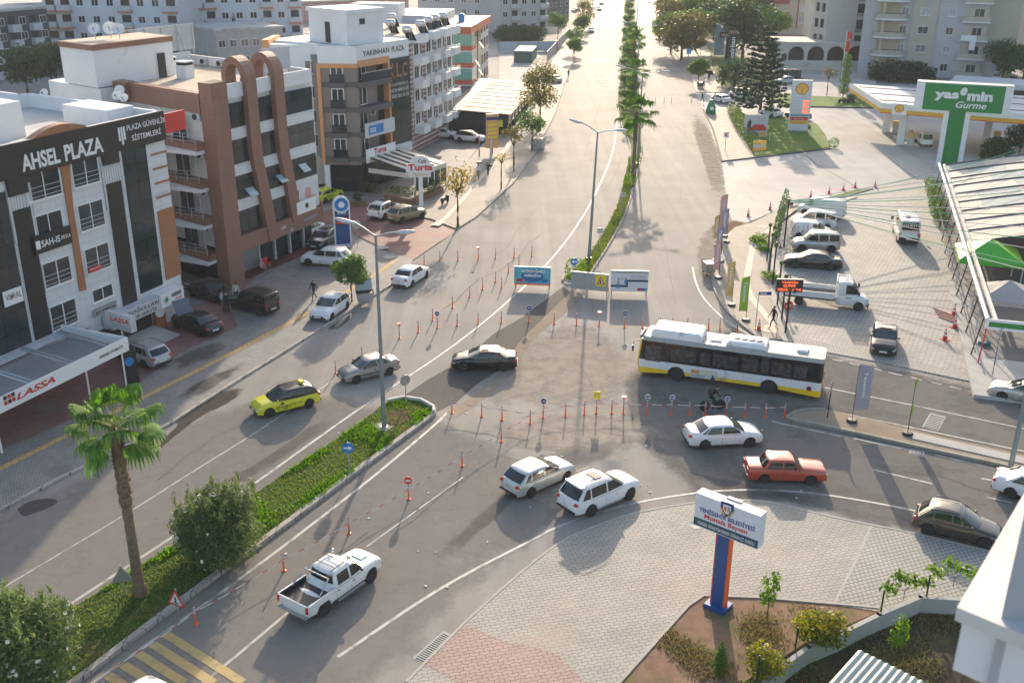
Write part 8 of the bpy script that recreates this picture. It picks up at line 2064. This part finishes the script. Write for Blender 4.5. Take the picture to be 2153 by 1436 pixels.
# advert boards on stands
def board(l,r_,h,lb,fill):
 a,b=G(*l),G(*r_);F,L=line_frame(a,b);t=thing('advert_board',lb,'board',F.o,F.a);o=MB().box(0,L,-.03,.03,.35,h).build('panel',M['steel'],t)
 for x in(.1,L-.1):MB().cyl((x,.05,0),(x,.05,h),.035).build('leg',M['brown'],t);MB().cyl((x,.05,h*.8),(x,.9,0),.025).build('stay',M['brown'],t)
 fill(o,L,h)
aq=mat('banner_aqua',(.10,.38,.48),.5,0,.35,1.2);magen=mat('magenta',(.6,.05,.2),.5);whi=mat('banner_white',(.62,.63,.66),.5,0,.05)
def emb(o,x,z,k,m1,m2):[MB().lathe([(.16*k,0),(.16*k,.01),(.10*k,.01),(.10*k,0)],n=12,axis='y').build('emblem',m_,o,None,(x+dx,-.055,z))for dx,m_ in((0,m1),(.24*k,m2))]
def f1(o,L,h):
 MB().box(0,L,-.045,-.031,.35,h).build('banner',aq,o);MB().ball((L*.5,-.04,.35+(h-.35)*.5),L*.36,.012,.62).build('blue_blob',mat('banner_blue',(.02,.15,.32),.5),o,60)
 text('GÖREVİMİZ',o,L*.2,L*.86,h-.52,h-.2,-.06,M['white'],.04);text('MERSİN!',o,L*.28,L*.74,h-.88,h-.58,-.06,M['white'],.04);MB().box(0,L,-.055,-.046,.35,.48).build('orange_strip',M['orange'],o);emb(o,.35,.75,1,M['red'],magen);emb(o,L-.6,.75,1,M['blue'],M['blue'])
def f2(o,L,h):
 for k in range(11):MB().box(k*L/11,k*L/11+L/22,-.06,-.031,.36,h).build('corrugation',M['steel'],o)
 p=MB().box(L*.66,L*.94,-.09,-.061,h-1.05,h-.1).build('yellow_plate',M['yellow'],o);MB().xzprism([(L*.69,h-.92),(L*.91,h-.92),(L*.8,h-.2)],-.1,-.091).build('warning_triangle',M['red'],p);MB().xzprism([(L*.73,h-.85),(L*.87,h-.85),(L*.8,h-.38)],-.11,-.101).build('triangle_field',M['white'],p);MB().xzprism([(L*.77,h-.82),(L*.82,h-.82),(L*.80,h-.5),(L*.78,h-.5)],-.12,-.111).build('worker_symbol',M['dark'],p)
def f3(o,L,h):
 MB().box(0,L,-.045,-.031,.35,h-.25).build('banner',whi,o);dk=mat('pipe_green',(.02,.07,.08),.5)
 MB().box(0,L*.4,-.06,-.046,.72,.9).box(L*.4,L*.46,-.06,-.046,.72,1.35).box(L*.46,L,-.06,-.046,1.2,1.36).build('painted_pipe',dk,o);MB().box(L*.18,L*.22,-.055,-.046,.95,1.5).box(L*.22,L*.34,-.055,-.046,1.42,1.5).build('painted_conduit',M['grey'],o)
 for x,z in((L*.2,.62),(L*.40,1.0)):p=MB().ball((x,-.06,z+.42),.09,.012,.1).build('painted_head',M['skin'],o);MB().box(x-.1,x+.1,-.066,-.05,z,z+.33).build('painted_overalls',M['blue'],p)
 for k,s_ in enumerate(('GÖÇMEN KAVŞAĞINDA','BAĞLANTI ÇALIŞMALARINA','DEVAM EDİYORUZ')):text(s_,o,L*(.5+.03*k),L*(.97-.04*k),h-.5-k*.18,h-.37-k*.18,-.06,M['navy'],.0)
 emb(o,L*.76,.55,.8,M['red'],magen);emb(o,L*.88,.55,.8,M['blue'],aq)
board((1081,606),(1157,609),1.95,'blue GÖREVİMİZ MERSİN banner board on the left carriageway',f1);board((1200,614),(1278,622),1.85,'corrugated metal board with a yellow roadworks plate',f2);board((1283,620),(1361,622),2.15,'white banner board painted with pipes and two workers',f3)
# bins, banks, pylons
def bin_(px,lb,az,m,lid):
 q=G(*px);t=thing('rubbish_bin',lb,'bin',(q.x,q.y,.02),az)
 MB().add([(-.55,-.4,.25),(.55,-.4,.25),(.55,.4,.25),(-.55,.4,.25),(-.7,-.5,1.15),(.7,-.5,1.15),(.7,.5,1.15),(-.7,.5,1.15)],[(3,2,1,0),(0,1,5,4),(1,2,6,5),(2,3,7,6),(3,0,4,7)]).build('body',m,t);MB().box(-.62,.62,-.42,.42,.9,1.1).build('contents',M['dark'],t)
 MB().box(-.68,.68,0,.06,0,.9).build('lid',m,t,None,(0,.48,1.15),(R(-lid),0,0))
 for x in(-.45,.45):
  for y in(-.3,.3):MB().lathe([(.001,-.03),(.09,-.03),(.09,.03),(.001,.03)],n=10,axis='x').build('caster',M['rubber'],t,None,(x,y,.1))
bin_((768,642),'grey metal rubbish bin with lid up at the kerb',R(15),M['grey'],25);bin_((1489,577),'grey rubbish bin beside the feather flags',R(-80),M['grey'],60)
bin_((1472,186),'dark rubbish bin under the small clipped tree',R(-80),M['dgrey'],60)
q=G(1494,240);t=thing('bottle_bank','green bell-shaped bottle bank by the forecourt entry','bottle bank',(q.x,q.y,.1));MB().lathe([(.75,0),(.85,.2),(.7,1.2),(.35,1.9),(.3,2.2),(.001,2.25)],n=16).build('body',mat('bank_green',(.04,.25,.10),.5),t,50);disc(t,'emblem',.3,.9,-.82,M['white'])
q=G(1131,313);t=thing('planter','grey concrete planter box at the pavement kerb','planter',(q.x,q.y,.12),R(75));MB().box(-.9,.9,-.8,.8,0,1.3).build('box',M['concrete'],t);MB().box(-.75,.75,-.65,.65,1.3,1.32).build('soil',M['dark'],t)
q=G(722,523);t=thing('pylon_sign','blue pylon sign with a round top and a red display','sign',(q.x,q.y,.1),R(18));hp=4.9
MB().box(-.68,.68,-.2,.2,.4,hp-.7).build('panel',mat('pylon_blue',(.02,.07,.22),.4),t);MB().box(-.8,.8,-.24,.24,0,.4).build('base',M['lgrey'],t);MB().lathe([(.78,-.24),(.78,.24),(.001,.24)],n=24,axis='y').build('round_top',M['white'],t,None,(0,0,hp-.7));disc(t,'blue_disc',.64,hp-.7,-.25,M['blue']);disc(t,'inner_disc',.3,hp-.7,-.28,M['white'])
for x in(-.72,.72):MB().box(x-.06,x+.06,-.23,.23,.4,hp-.7).build('white_edge',M['white'],t)
text('öğretmenler',t,-.6,.6,3.75,4.1,-.21,M['white'],.02);text('odası',t,-.4,.4,3.3,3.65,-.21,M['white'],.02);o=MB().box(-.55,.55,-.24,-.203,2.3,3.05).build('display',M['black'],t)
for k in range(3):MB().box(-.48,.48,-.26,-.241,2.42+k*.2,2.53+k*.2).build('display_line',mat('led_dim',(.5,.05,.03),.4,0,.3,emit=.25),o)
q=G(886,443);t=thing('cafe_sign','white cafe sign with a domed top on a white pole, Turta in red','sign',(q.x,q.y,.05),R(8));MB().box(-.22,.22,-.14,.14,0,3.7).build('pole',M['white'],t)
o=MB().xzprism([(-1.1,3.6),(1.1,3.6),(1.1,4.1),(1.5,4.2),(1.5,5.0),(1.1,5.05)]+[(1.05*math.cos(R(a)),5.05+.85*math.sin(R(a)))for a in range(15,180,15)]+[(-1.1,5.05),(-1.5,5.0),(-1.5,4.2),(-1.1,4.1)],-.12,.12).build('sign_board',M['white'],t)
text('Cafe',o,-.2,.65,5.1,5.55,-.135,M['dark'],.01,.2);text('Turta',o,-1.3,1.3,4.3,5.0,-.135,M['red'],.04);text('Patisserie',o,-.8,.8,3.75,4.1,-.135,mat('gold',(.65,.38,.08),.5),.01)
q=G(1035,327);t=thing('pylon_sign','orange and yellow pylon sign beside the beige pavement','sign',(q.x,q.y,.1),R(15));o=MB().box(-.85,.85,-.15,.15,.9,5.4).build('panel',mat('peach_panel',(.70,.36,.15),.5),t);MB().cyl((0,0,0),(0,0,.9),.1).build('post',M['brown'],t);MB().box(-.85,.85,-.17,-.151,4.6,5.0).build('purple_band',M['navy'],o)
for k in range(4):MB().box(-.6,.6,-.17,-.151,2.2+k*.55,2.45+k*.55).build('yellow_line',M['yellow'],o)
for px,lb,w_,h0,h1,col,s_ in(((1510,125),'tall white and blue board with price rows in the park',2.2,.8,8,mat('board_blue',(.30,.46,.56),.5,0,.3,.6),None),((1516,125),'brown hat-topped sign reading MARDE before the blue board',1.0,0,6.2,mat('dark_brown',(.05,.03,.025),.5),'MARDE')):
 q=G(*px);t=thing('park_sign',lb,'sign',(q.x+(1.0 if s_ else 0),q.y-(2 if s_ else 0),.1));o=MB().box(-w_/2,w_/2,-.1,.1,h0,h1).build('panel',col,t)
 if s_:MB().box(-2.1,2.1,-.2,.2,5.0,6.2).build('name_panel',col,o);MB().lathe([(.9,0),(.7,.6),(.5,.7),(.45,1.3),(.001,1.35)],n=12).build('hat_top',col,o,40,(0,0,6.2));text(s_,o,-1.8,1.8,5.2,6.0,-.22,M['white'],.03)
q=G(1536,143);t=thing('park_sign','dark vertical sign reading bezirhan with a red top','sign',(q.x,q.y,.1));o=MB().box(-.75,.75,-.15,.15,.3,7.2).build('panel',M['black'],t);MB().box(-1.0,1.0,-.2,.2,7.2,7.8).build('top',M['brown'],t)
x=text('bezirhan',o,0,5.2,-.45,.55,0,M['white'],.02);x.rotation_euler=(0,R(-90),0);x.location=(.05,-.17,1.2)
def flag(px,h,lb,m,az=0.0,w_=.75,s_=None,z=.12):
 q=G(*px);t=thing('feather_flag',lb,'flag',(q.x,q.y,z),az,'feather flags of the restaurant');MB().lathe([(.32,0),(.34,.06),(.25,.16),(.001,.17)],n=14).build('base',M['dark'],t,40);MB().cyl((0,0,.15),(0,0,h),.025,.015,6).build('pole',M['dark'],t)
 def fn(u,v):zz=.75+(h-.75)*v;e=w_*(1 if v<.9 else math.sqrt(max(0,1-((v-.9)/.1)**2)));return(u*e,.05*math.sin(v*9+u*3),zz)
 o=MB().grid(fn,4,18).build('cloth',m,t,60)
 if s_:x=text(s_,o,0,h*.45,-.11,.14,0,M['white'],.01);x.rotation_euler=(0,R(90),0);x.location=(w_*.5,-.07,h*.88)
FL={k:mat('flag_'+k,c,.75,0,.08,1.5)for k,c in dict(pink=(.60,.33,.31),grey=(.33,.31,.38),amber=(.62,.42,.16),lime=(.27,.46,.05),pale=(.58,.56,.58)).items()}
for px,h,lb,c_,w_ in(((1523,500),4.6,'pink feather flag farthest in the row','pink',.9),((1527,512),3.6,'grey feather flag before the farthest pink one','grey',.9),((1508,520),3.3,'small amber feather flag behind the grey one','amber',.6),((1515,553),3.6,'dark grey feather flag in mid row','grey',.7),((1511,588),3.8,'pink feather flag leaning by the bin','pink',.75),((1538,645),4.0,'amber feather flag at the kerb curve','amber',.75),((1568,677),3.9,'lime feather flag nearest the bus','lime',.85)):flag(px,h*.93,lb,FL[c_],R(-4),-w_*.72,'Yasemin')
flag((1790,890),3.8,'grey feather flag on the traffic island',FL['grey'],R(8),.95,'Yasemin',.13);flag((1907,917),3.6,'lime feather flag twisted on the traffic island',FL['lime'],R(62),.9,None,.13);flag((2085,795),3.6,'pale furled feather flag by the restaurant corner',FL['pale'],R(55),.5,None,.06)
flag((1030,352),3.6,'purple and white furled flag by the peach pylon',FL['pale'],R(60),.5);flag((1007,345),3.6,'thin pink furled flag on the cafe pavement',FL['pink'],R(70),.3)
La,Rb=G(1458,1102,3.95),G(1592,1155,3.95);F,L=line_frame(Vector((La.x,La.y,0)),Vector((Rb.x,Rb.y,0)));zt_=F.p(1464,1035)[1];zt_=3.95+(zt_-F.p(1458,1102)[1])
t=thing('municipal_sign','white municipal sign box with a crest on a blue pillar','sign',F.o,F.a);b=MB().box(0,L,0,.55,3.95,zt_).build('sign_box',mat('sign_white',(.68,.70,.74),.4,0,.04),t);H_=zt_-3.95
MB().box(.0,L,-.012,-.002,3.99,3.95+H_*.26).build('dark_band',mat('slate_blue',(.03,.09,.13),.5),b)
text('YÜKSEK ÖĞRETİM ERKEK ÖĞRENCİ YURDU',b,L*.06,L*.95,3.95+H_*.085,3.95+H_*.21,-.02,M['white'],.015);text('Mustafa Baysan',b,L*.16,L*.83,3.95+H_*.29,3.95+H_*.46,-.01,M['red'],.025);text('YENİŞEHİR BELEDİYESİ',b,L*.07,L*.94,3.95+H_*.46,3.95+H_*.66,-.01,mat('text_blue',(.02,.03,.22),.5),.025)
cx,cz=L*.5,3.95+H_*.86;sh=lambda k:[(cx-.3*k,cz+.30*k),(cx+.3*k,cz+.30*k),(cx+.3*k,cz-.05*k),(cx+.18*k,cz-.3*k),(cx,cz-.4*k),(cx-.18*k,cz-.3*k),(cx-.3*k,cz-.05*k)]
o=MB().xzprism(sh(1),-.03,-.002).build('crest',M['navy'],b);MB().xzprism(sh(.62),-.04,-.031).build('crest_field',M['white'],o);MB().box(cx-.12,cx-.02,-.05,-.041,cz-.12,cz+.1).build('crest_tower',M['orange'],o)
for k in range(6):MB().box(cx+.03+(k%2)*.07,cx+.08+(k%2)*.07,-.05,-.041,cz-.1+(k//2)*.08,cz-.05+(k//2)*.08).build('crest_window',M['navy'],o)
for s_ in(-1,1):MB().tube([(cx+s_*.06,-.035,cz-.32),(cx+s_*.2,-.035,cz-.2),(cx+s_*.26,-.035,cz-.02)],.03,5).build('crest_wreath',yl_,o)
MB().box(L*.46,L*.68,.1,.3,zt_+.12,zt_+.24).build('floodlight',M['lgrey'],t);pcx=L*.46
MB().box(pcx-.28,pcx+.28,.1,.45,.1,3.95).build('pillar',mat('pillar_blue',(.02,.08,.26),.35),t);MB().box(pcx+.283,pcx+.36,.12,.43,.1,3.94).build('orange_edge',M['orange'],t);MB().box(pcx-.34,pcx-.283,.12,.43,.1,3.94).build('red_edge',M['red'],t);MB().box(pcx-.5,pcx+.5,-.15,.7,.08,.32).build('foot',MATS['pillar_blue'],t)
P0_=None
for i,(b_,tp)in enumerate((((1612,552),482),((1617,575),512),((1624,598),540),((1634,640),562),((1643,672),590),((1651,700),610),((1648,520),440))):
 q=G(*b_);t=thing('lamp_pole','dark pole with hanging lanterns and green trim beside the car park','pole',(q.x,q.y,0),R(20),'dark lantern poles along the car park');h=4.6 if i==6 else 3.6;MB().cyl((0,0,0),(0,0,h),.07).build('post',M['dark'],t);MB().tube([(0,0,h-.1),(.3,0,h+.05),(.42,0,h-.15)],.02,5).build('bracket',M['dark'],t);MB().lathe([(.02,0),(.12,-.2),(.09,-.32),(.001,-.33)],n=10).build('lantern',M['dark'],t,40,(.42,0,h-.15));MB().ball((0,0,h-.1),.16,.16,.2).build('green_wrap',L_MID,t)
q=G(1653,692);t=thing('display_board','black display board with glowing red letters by the lorry tail','display',(q.x,q.y,0),R(-3));o=MB().box(-1.1,.85,-.12,.12,3.0,4.0).build('panel',M['black'],t);MB().cyl((0,.05,0),(0,.05,3.0),.07).build('post',M['dark'],t);led=mat('led_text',(.95,.14,.05),.4,0,.05,emit=.7)
text('YASEMİN',o,-.75,.45,3.68,3.9,-.135,led,.03);text('GURME',o,-.6,.3,3.4,3.6,-.135,led,.03);text('SEBZE MEYVE',o,-1.0,.75,3.1,3.3,-.135,led,.02)
AX=G(1648,520)+Vector((0,0,4.5))
SGN=mat('streamer_green',(.08,.36,.16),.6);SWH=mat('streamer_white',(.62,.58,.50),.6)
for k in range(13):
 x=1.5+k*LZ/11.0;e=FZ.o+FZ.X*x+FZ.Y*(-8 if k%2 else-12)+Vector((0,0,5.2));mb=MB();pts=[AX.lerp(e,f/8)-Vector((0,0,.5*4*(f/8)*(1-f/8)))for f in range(9)]
 tag(mb.tube(pts,.035,5).build('streamer',SGN if k%2 else SWH),['white','green'][k%2]+' streamer strung from the planted pole to the tent roof','streamer','streamers across the car park')
def cone(px,lb,grp,k=1.0,z=.02):
 q=G(*px);t=thing('traffic_cone',lb,'cone',(q.x,q.y,z),.3,grp);t.scale=(k,k,k);MB().box(-.24,.24,-.24,.24,0,.04).build('base',M['red'],t)
 for a,b,m_ in((.04,.3,'red'),(.3,.42,'white'),(.42,.55,'red'),(.55,.67,'white'),(.67,.85,'red')):MB().cyl((0,0,a),(0,0,b),.17*(1-a/.95),.17*(1-b/.95),12,0,b>.8).build('band',M[m_],t,40)
for p in((1573,455),(1619,441),(1661,431),(1704,416.5),(1743,407.5),(1773,401),(1797.5,395),(1839.5,393.5)):cone(p,'red and white cone in the curved line on the pale forecourt','cones along the forecourt')
for p,lb in(((2005,663),'red cone nearest the restaurant posts, top of the pink timbers'),((2007,689),'red cone beside the middle of the pink timbers'),((1986,715),'red cone standing alone on the car park')):cone(p,lb,'cones on the car park',1.1)
cone((1595,696),'orange cone on the pavement beside the standing man',None,1.0,.13)
gw=[(1570,1470),(1655,1392),(1700,1360),(1760,1335),(1848,1292),(1935,1255),(2045,1262),(2200,1290)]
P=[G(x,y,.75).to_2d()for x,y in gw];t=thing('garden_wall','low pale concrete garden wall with an angled corner','wall',(0,0,0))
for a,b in zip(P,P[1:]):d=b-a;MB().bbox((0,0,.1),0,d.length/2+.08,.11,.68).build('wall_segment',M['concrete'],t,None,(*((a+b)/2),0),(0,0,math.atan2(d.y,d.x)))
for x,y in((1592,1425),(1672,1365),(1755,1330),(1852,1285),(1948,1252)):q=G(x,y,.78);t=thing('fence_post','dark green fence post standing on the garden wall','post',(q.x,q.y,.7),0,'fence posts on the garden wall');MB().box(-.03,.03,-.025,.025,0,1.15).build('post',mat('post_green',(.01,.05,.035),.5),t);MB().box(-.04,.04,-.035,.035,1.15,1.18).build('cap',M['dark'],t)
c1,c2=G(1805,1366,2.4),G(1955,1440,2.4);F,L=line_frame(Vector((c1.x,c1.y,0)),Vector((c2.x,c2.y,0)));t=thing('shed','small shed with a pale corrugated roof at the bottom edge','shed',F.o,F.a)
nn=16;vs=[(L*1.5*k/(2*nn),0,2.4+.07*(k%2))for k in range(2*nn+1)]+[(L*1.5*k/(2*nn),-3.0,2.1+.07*(k%2))for k in range(2*nn+1)]
MB().add(vs,[(k,k+2*nn+1,k+2*nn+2,k+1)for k in range(2*nn)]).build('corrugated_roof',mat('roof_sheet',(.42,.45,.38),.6,0,.08),t);MB().box(.2,L*1.4,-2.8,-.2,0,2.05).build('wall',M['green'],t)
q=G(560,568);t=thing('bench','red moulded double bench before the brown building','bench',(q.x,q.y,.13),R(68));[MB().box(x-.24,x+.24,-.22,.22,.40,.45).build('seat',M['red'],t)and MB().box(x-.24,x+.24,.2,.25,.45,.95).build('backrest',M['red'],t)for x in(-.3,.3)];MB().box(-.5,.5,-.03,.03,.32,.4).build('rail',M['grey'],t);[MB().box(x-.03,x+.03,-.2,.2,0,.32).build('leg',M['grey'],t)for x in(-.4,.4)]
def cycle(q,a,lb,motor,z=0.0):
 t=thing('scooter' if motor else 'bicycle',lb,'scooter' if motor else 'bicycle',(q.x,q.y,z),a);r=.25 if motor else .34;fm=M['dark']if motor else mat('frame_green',(.10,.35,.04),.4)
 for x in(-.52,.52):w_=MB().lathe([(r-.05,-.03),(r,-.02),(r,.02),(r-.05,.03)],n=20,axis='y').build('wheel',M['rubber'],t,40,(x,0,r));sp=MB();[sp.cyl((0,0,0),((r-.04)*math.cos(k*.785),0,(r-.04)*math.sin(k*.785)),.006,None,4)for k in range(8)];sp.build('spokes',M['steel'],w_)
 if motor:MB().box(-.7,.1,-.16,.16,.35,.62).build('body',fm,t);MB().box(-.6,.05,-.14,.14,.62,.72).build('seat',M['dark'],t);MB().box(.35,.5,-.2,.2,.3,.85).build('leg_shield',fm,t)
 else:MB().tube([(-.52,0,r),(-.15,0,.85)],.016,5).tube([(-.52,0,r),(-.05,0,.3),(.42,0,.82),(-.13,0,.78),(-.05,0,.3)],.018,5).build('frame',fm,t);MB().ball((-.17,0,.9),.13,.07,.035).build('saddle',M['dark'],t);MB().tube([(-.05,-.09,.3),(-.05,-.09,.14),(-.05,-.16,.14)],.012,5).tube([(-.05,.09,.3),(-.05,.09,.46),(-.05,.16,.46)],.012,5).build('pedals',M['dark'],t)
 MB().tube([(.52,0,r),(.42,0,.95)],.018,5).tube([(.42,-.28,1.0),(.42,0,.96),(.42,.28,1.0)],.014,5).build('handlebar',M['dark'],t);return t
cycle(G(936,430),R(60),'dark scooter parked beside the cafe hedge',True,.12);[cycle(G(1770+i*9,219),R(10),'motorcycle parked at the lawn edge behind the forecourt',True,.1).__setitem__('group','motorcycles behind the forecourt')for i in range(3)]
# people
def person(q,a,lb,top,legs,pose='stand',h=1.74,z=.13,hairm=None,vest=None):
 0
 J={'pel':(0,0,.95),'wai':(0,0,1.08),'che':(0,0,1.30),'nec':(0,0,1.48),'hea':(.02,0,1.60),'top':(.02,0,1.70)}
 st,sw={'walk':(.26,.22),'stand':(.03,.04),'sit':(0,0),'ride':(0,0),'lean':(.08,.0)}[pose]
 for s in(1,-1):
  n='l' if s>0 else 'r'
  J['hip'+n]=(0,.10*s,.92);J['kne'+n]=(st*s*.8+.05,.10*s,.50);J['ank'+n]=(st*s*1.2-(.12 if s<0 and pose=='walk' else 0),.10*s,.08+(.06 if s<0 and pose=='walk' else 0));J['toe'+n]=(J['ank'+n][0]+.17,.11*s,.035)
  J['sho'+n]=(0,.19*s,1.42);J['elb'+n]=(-sw*s*.5-.02,.25*s,1.14);J['wri'+n]=(-sw*s+.08,.25*s,.90);J['han'+n]=(-sw*s+.10,.25*s,.81)
  if pose=='sit':J['kne'+n]=(.44,.13*s,.93);J['ank'+n]=(.46,.12*s,.50);J['toe'+n]=(.62,.13*s,.46);J['elb'+n]=(.12,.26*s,1.16);J['wri'+n]=(.33,.16*s,1.06);J['han'+n]=(.42,.12*s,1.04)
  if pose=='ride':J['kne'+n]=(.36,.11*s,.78 if s>0 else .66);J['ank'+n]=(.16,.11*s,.45 if s>0 else .16);J['toe'+n]=(.33,.11*s,.42 if s>0 else .13)
  if pose in('ride','lean'):J['sho'+n]=(.30,.19*s,1.34);J['elb'+n]=(.46,.24*s,1.14);J['wri'+n]=(.60,.24*s,1.03);J['han'+n]=(.66,.24*s,1.0)
 if pose in('ride','lean'):J['wai']=(.08,0,1.08);J['che']=(.22,0,1.24);J['nec']=(.36,0,1.43);J['hea']=(.42,0,1.54);J['top']=(.43,0,1.64)
 rad=dict(pel=.135,wai=.125,che=.15,nec=.055,hea=.092,top=.075,hip=.09,kne=.058,ank=.042,toe=.034,sho=.062,elb=.042,wri=.03,han=.034)
 E=[('pel','wai'),('wai','che'),('che','nec'),('nec','hea'),('hea','top')]+[(x+n,y+n)if x not in('pel','che')else(x,y+n)for n in 'lr' for x,y in(('pel','hip'),('hip','kne'),('kne','ank'),('ank','toe'),('che','sho'),('sho','elb'),('elb','wri'),('wri','han'))]
 names=list(J);me=bpy.data.meshes.new('skeleton');me.from_pydata([Vector(J[k])for k in names],[(names.index(x),names.index(y))for x,y in E],[])
 o=bpy.data.objects.new('skeleton',me);C.objects.link(o);sk=o.modifiers.new('skin','SKIN');o.modifiers.new('sub','SUBSURF').levels=1
 for i,k in enumerate(names):r_=rad[k[:3]];me.skin_vertices[0].data[i].radius=(r_,r_*(.8 if k in('wai','che','pel')else 1))
 me.skin_vertices[0].data[0].use_root=True
 bpy.context.view_layer.update();ev=o.evaluated_get(bpy.context.evaluated_depsgraph_get());bm_=bpy.data.meshes.new_from_object(ev)
 bpy.data.objects.remove(o)
 mb=MB();mb.v=[tuple(v.co)for v in bm_.vertices];SEG=[(x,y)for x,y in E]
 def region(c):
  best=min(SEG,key=lambda e:(lambda A,B:(A.lerp(B,max(0,min(1,(c-A).dot(B-A)/(B-A).length_squared)))-c).length)(Vector(J[e[0]]),Vector(J[e[1]])))
  n=best[1][:3];return 0 if n in('hea','top','han')or best[0]=='nec' else(2 if n in('kne','ank','hip')or(n=='wai' and c.z<.98)else(3 if n=='toe' else 1))
 for p in bm_.polygons:mb.f.append(list(p.vertices));mb.m.append(region(p.center))
 for n,s in(('l',1),('r',-1)):
  w_,hd=Vector(J['wri'+n]),Vector(J['han'+n]);d=(hd-w_).normalized();sd_=d.cross(Vector((0,s,0))).normalized()
  for k in range(4):b_=hd+sd_*(k-1.5)*.019;mb.tube([b_-d*.02,b_+d*.05,b_+d*(.085-abs(k-1.2)*.008)+Vector((.0,-s*.02,0))],.009,5,0,.007)
  mb.tube([w_.lerp(hd,.5),hd+sd_*.05,hd+sd_*.055+d*.04],.011,5,0,.008)
 hd=Vector(J['hea']);mb.ball(hd+Vector((.09,0,-.0)),.022,.018,.03,6,4,0)
 for s in(1,-1):mb.ball(hd+Vector((0,.088*s,.0)),.02,.012,.03,6,4,0);mb.ball(hd+Vector((.082,.033*s,.025)),.012,.014,.01,6,4,3)
 mb.ball(hd+Vector((.086,0,-.045)),.01,.025,.008,6,4,4)
 t=thing('person',lb,'person',(q.x,q.y,z-(.45 if pose=='sit' else 0)+(0 if pose!='sit' else .0)),a);k=h/1.74;t.scale=(k,k,k)
 shoe=M['dark'];mb.build('body',[M['skin'],top,legs,shoe,M['redlamp']],t,60)
 MB().ball(Vector(J['top'])+Vector((-.02,0,-.035)),.105,.098,.085).build('hair',hairm or M['hair'],t,60)
 if vest:MB().lathe([(.16,1.02),(.19,1.2),(.18,1.42)],n=14,sc=(.85,1.1)).build('vest',vest,t,50)
 return t
cl=lambda n,c:mat('cloth_'+n,c,.85,0,.12,6);BK,WH,NV,GY,PKc,JN=cl('black',(.015,.015,.018)),cl('white',(.6,.6,.6)),cl('navy',(.02,.03,.07)),cl('grey',(.16,.16,.17)),cl('pink',(.55,.33,.34)),cl('jeans',(.04,.06,.11))
person(G(661,634),R(-120),'man in black walking on the pavement with a hand raised',BK,JN,'walk');person(G(469,657),R(10),'man in white shirt and grey trousers beside the black van',WH,GY);person(G(479,661),R(120),'man in a black suit facing the long black sedan',BK,BK);person(G(499,640),R(-100),'person in a pale striped top behind the black van bonnet',WH,NV)
person(G(551,577),R(-25),'person in pink seated on the bench before the brown building',PKc,cl('khaki',(.25,.18,.13)),'sit',hairm=WH);person(G(1624,692),R(200),'man in a black jacket walking at the car park corner',BK,NV,'walk')
person(G(1026,373),R(-100),'woman in black walking down the beige pavement',BK,BK,'walk');person(G(1006,378),R(-100),'person in white and red on the beige pavement',WH,GY,'walk');person(G(1195,166),R(80),'lone dark figure on the far left pavement',BK,BK,'walk',z=.12)
person(G(1490,173),R(90),'man in black walking away past the clipped tree',BK,BK,'walk');person(G(1479,190),R(90),'man standing by the forecourt kerb',GY,BK);person(G(1476,216),R(-60),'man in blue standing beside the red chain',NV,JN,'walk',z=0);person(G(1498,217),R(10),'man leaning on the nose of the white sedan',GY,BK,'lean',z=0)
person(G(1540,213),R(150),'worker in an orange vest beside the white minibus',GY,BK,'stand',z=0,vest=M['orange']);person(G(1914,300),R(-150),'attendant in black at the fuel pumps',BK,BK,'walk',z=0);person(G(1456,5),R(90),'distant figure on the side road',BK,BK,z=0)
bq=G(1497,862);ba=R(8);cycle(bq,ba,'green framed bicycle ridden past the bus',False)
ct=person(Vector((bq.x-.18*math.cos(ba),bq.y-.18*math.sin(ba),0)),ba,'cyclist in black with a backpack and white mask',BK,BK,'ride',z=.0);MB().ball((-.02,0,1.28),.16,.17,.24).build('backpack',M['dark'],ct,60);MB().ball((.50,0,1.50),.03,.05,.04).build('face_mask',M['white'],ct,60)
# air
hz_m=bpy.data.materials.new('haze_air');hz_m.use_nodes=True;ht_=hz_m.node_tree
ht_.nodes.remove(ht_.nodes['Principled BSDF']);pv_=ht_.nodes.new('ShaderNodeVolumePrincipled')
pv_.inputs['Color'].default_value=(.86,.88,.92,1);pv_.inputs['Density'].default_value=.00024;pv_.inputs['Anisotropy'].default_value=.0
ht_.links.new(pv_.outputs[0],ht_.nodes['Material Output'].inputs['Volume'])
tag(MB().box(-420,420,-40,760,-1.1,52).build('haze',hz_m),kind='stuff')
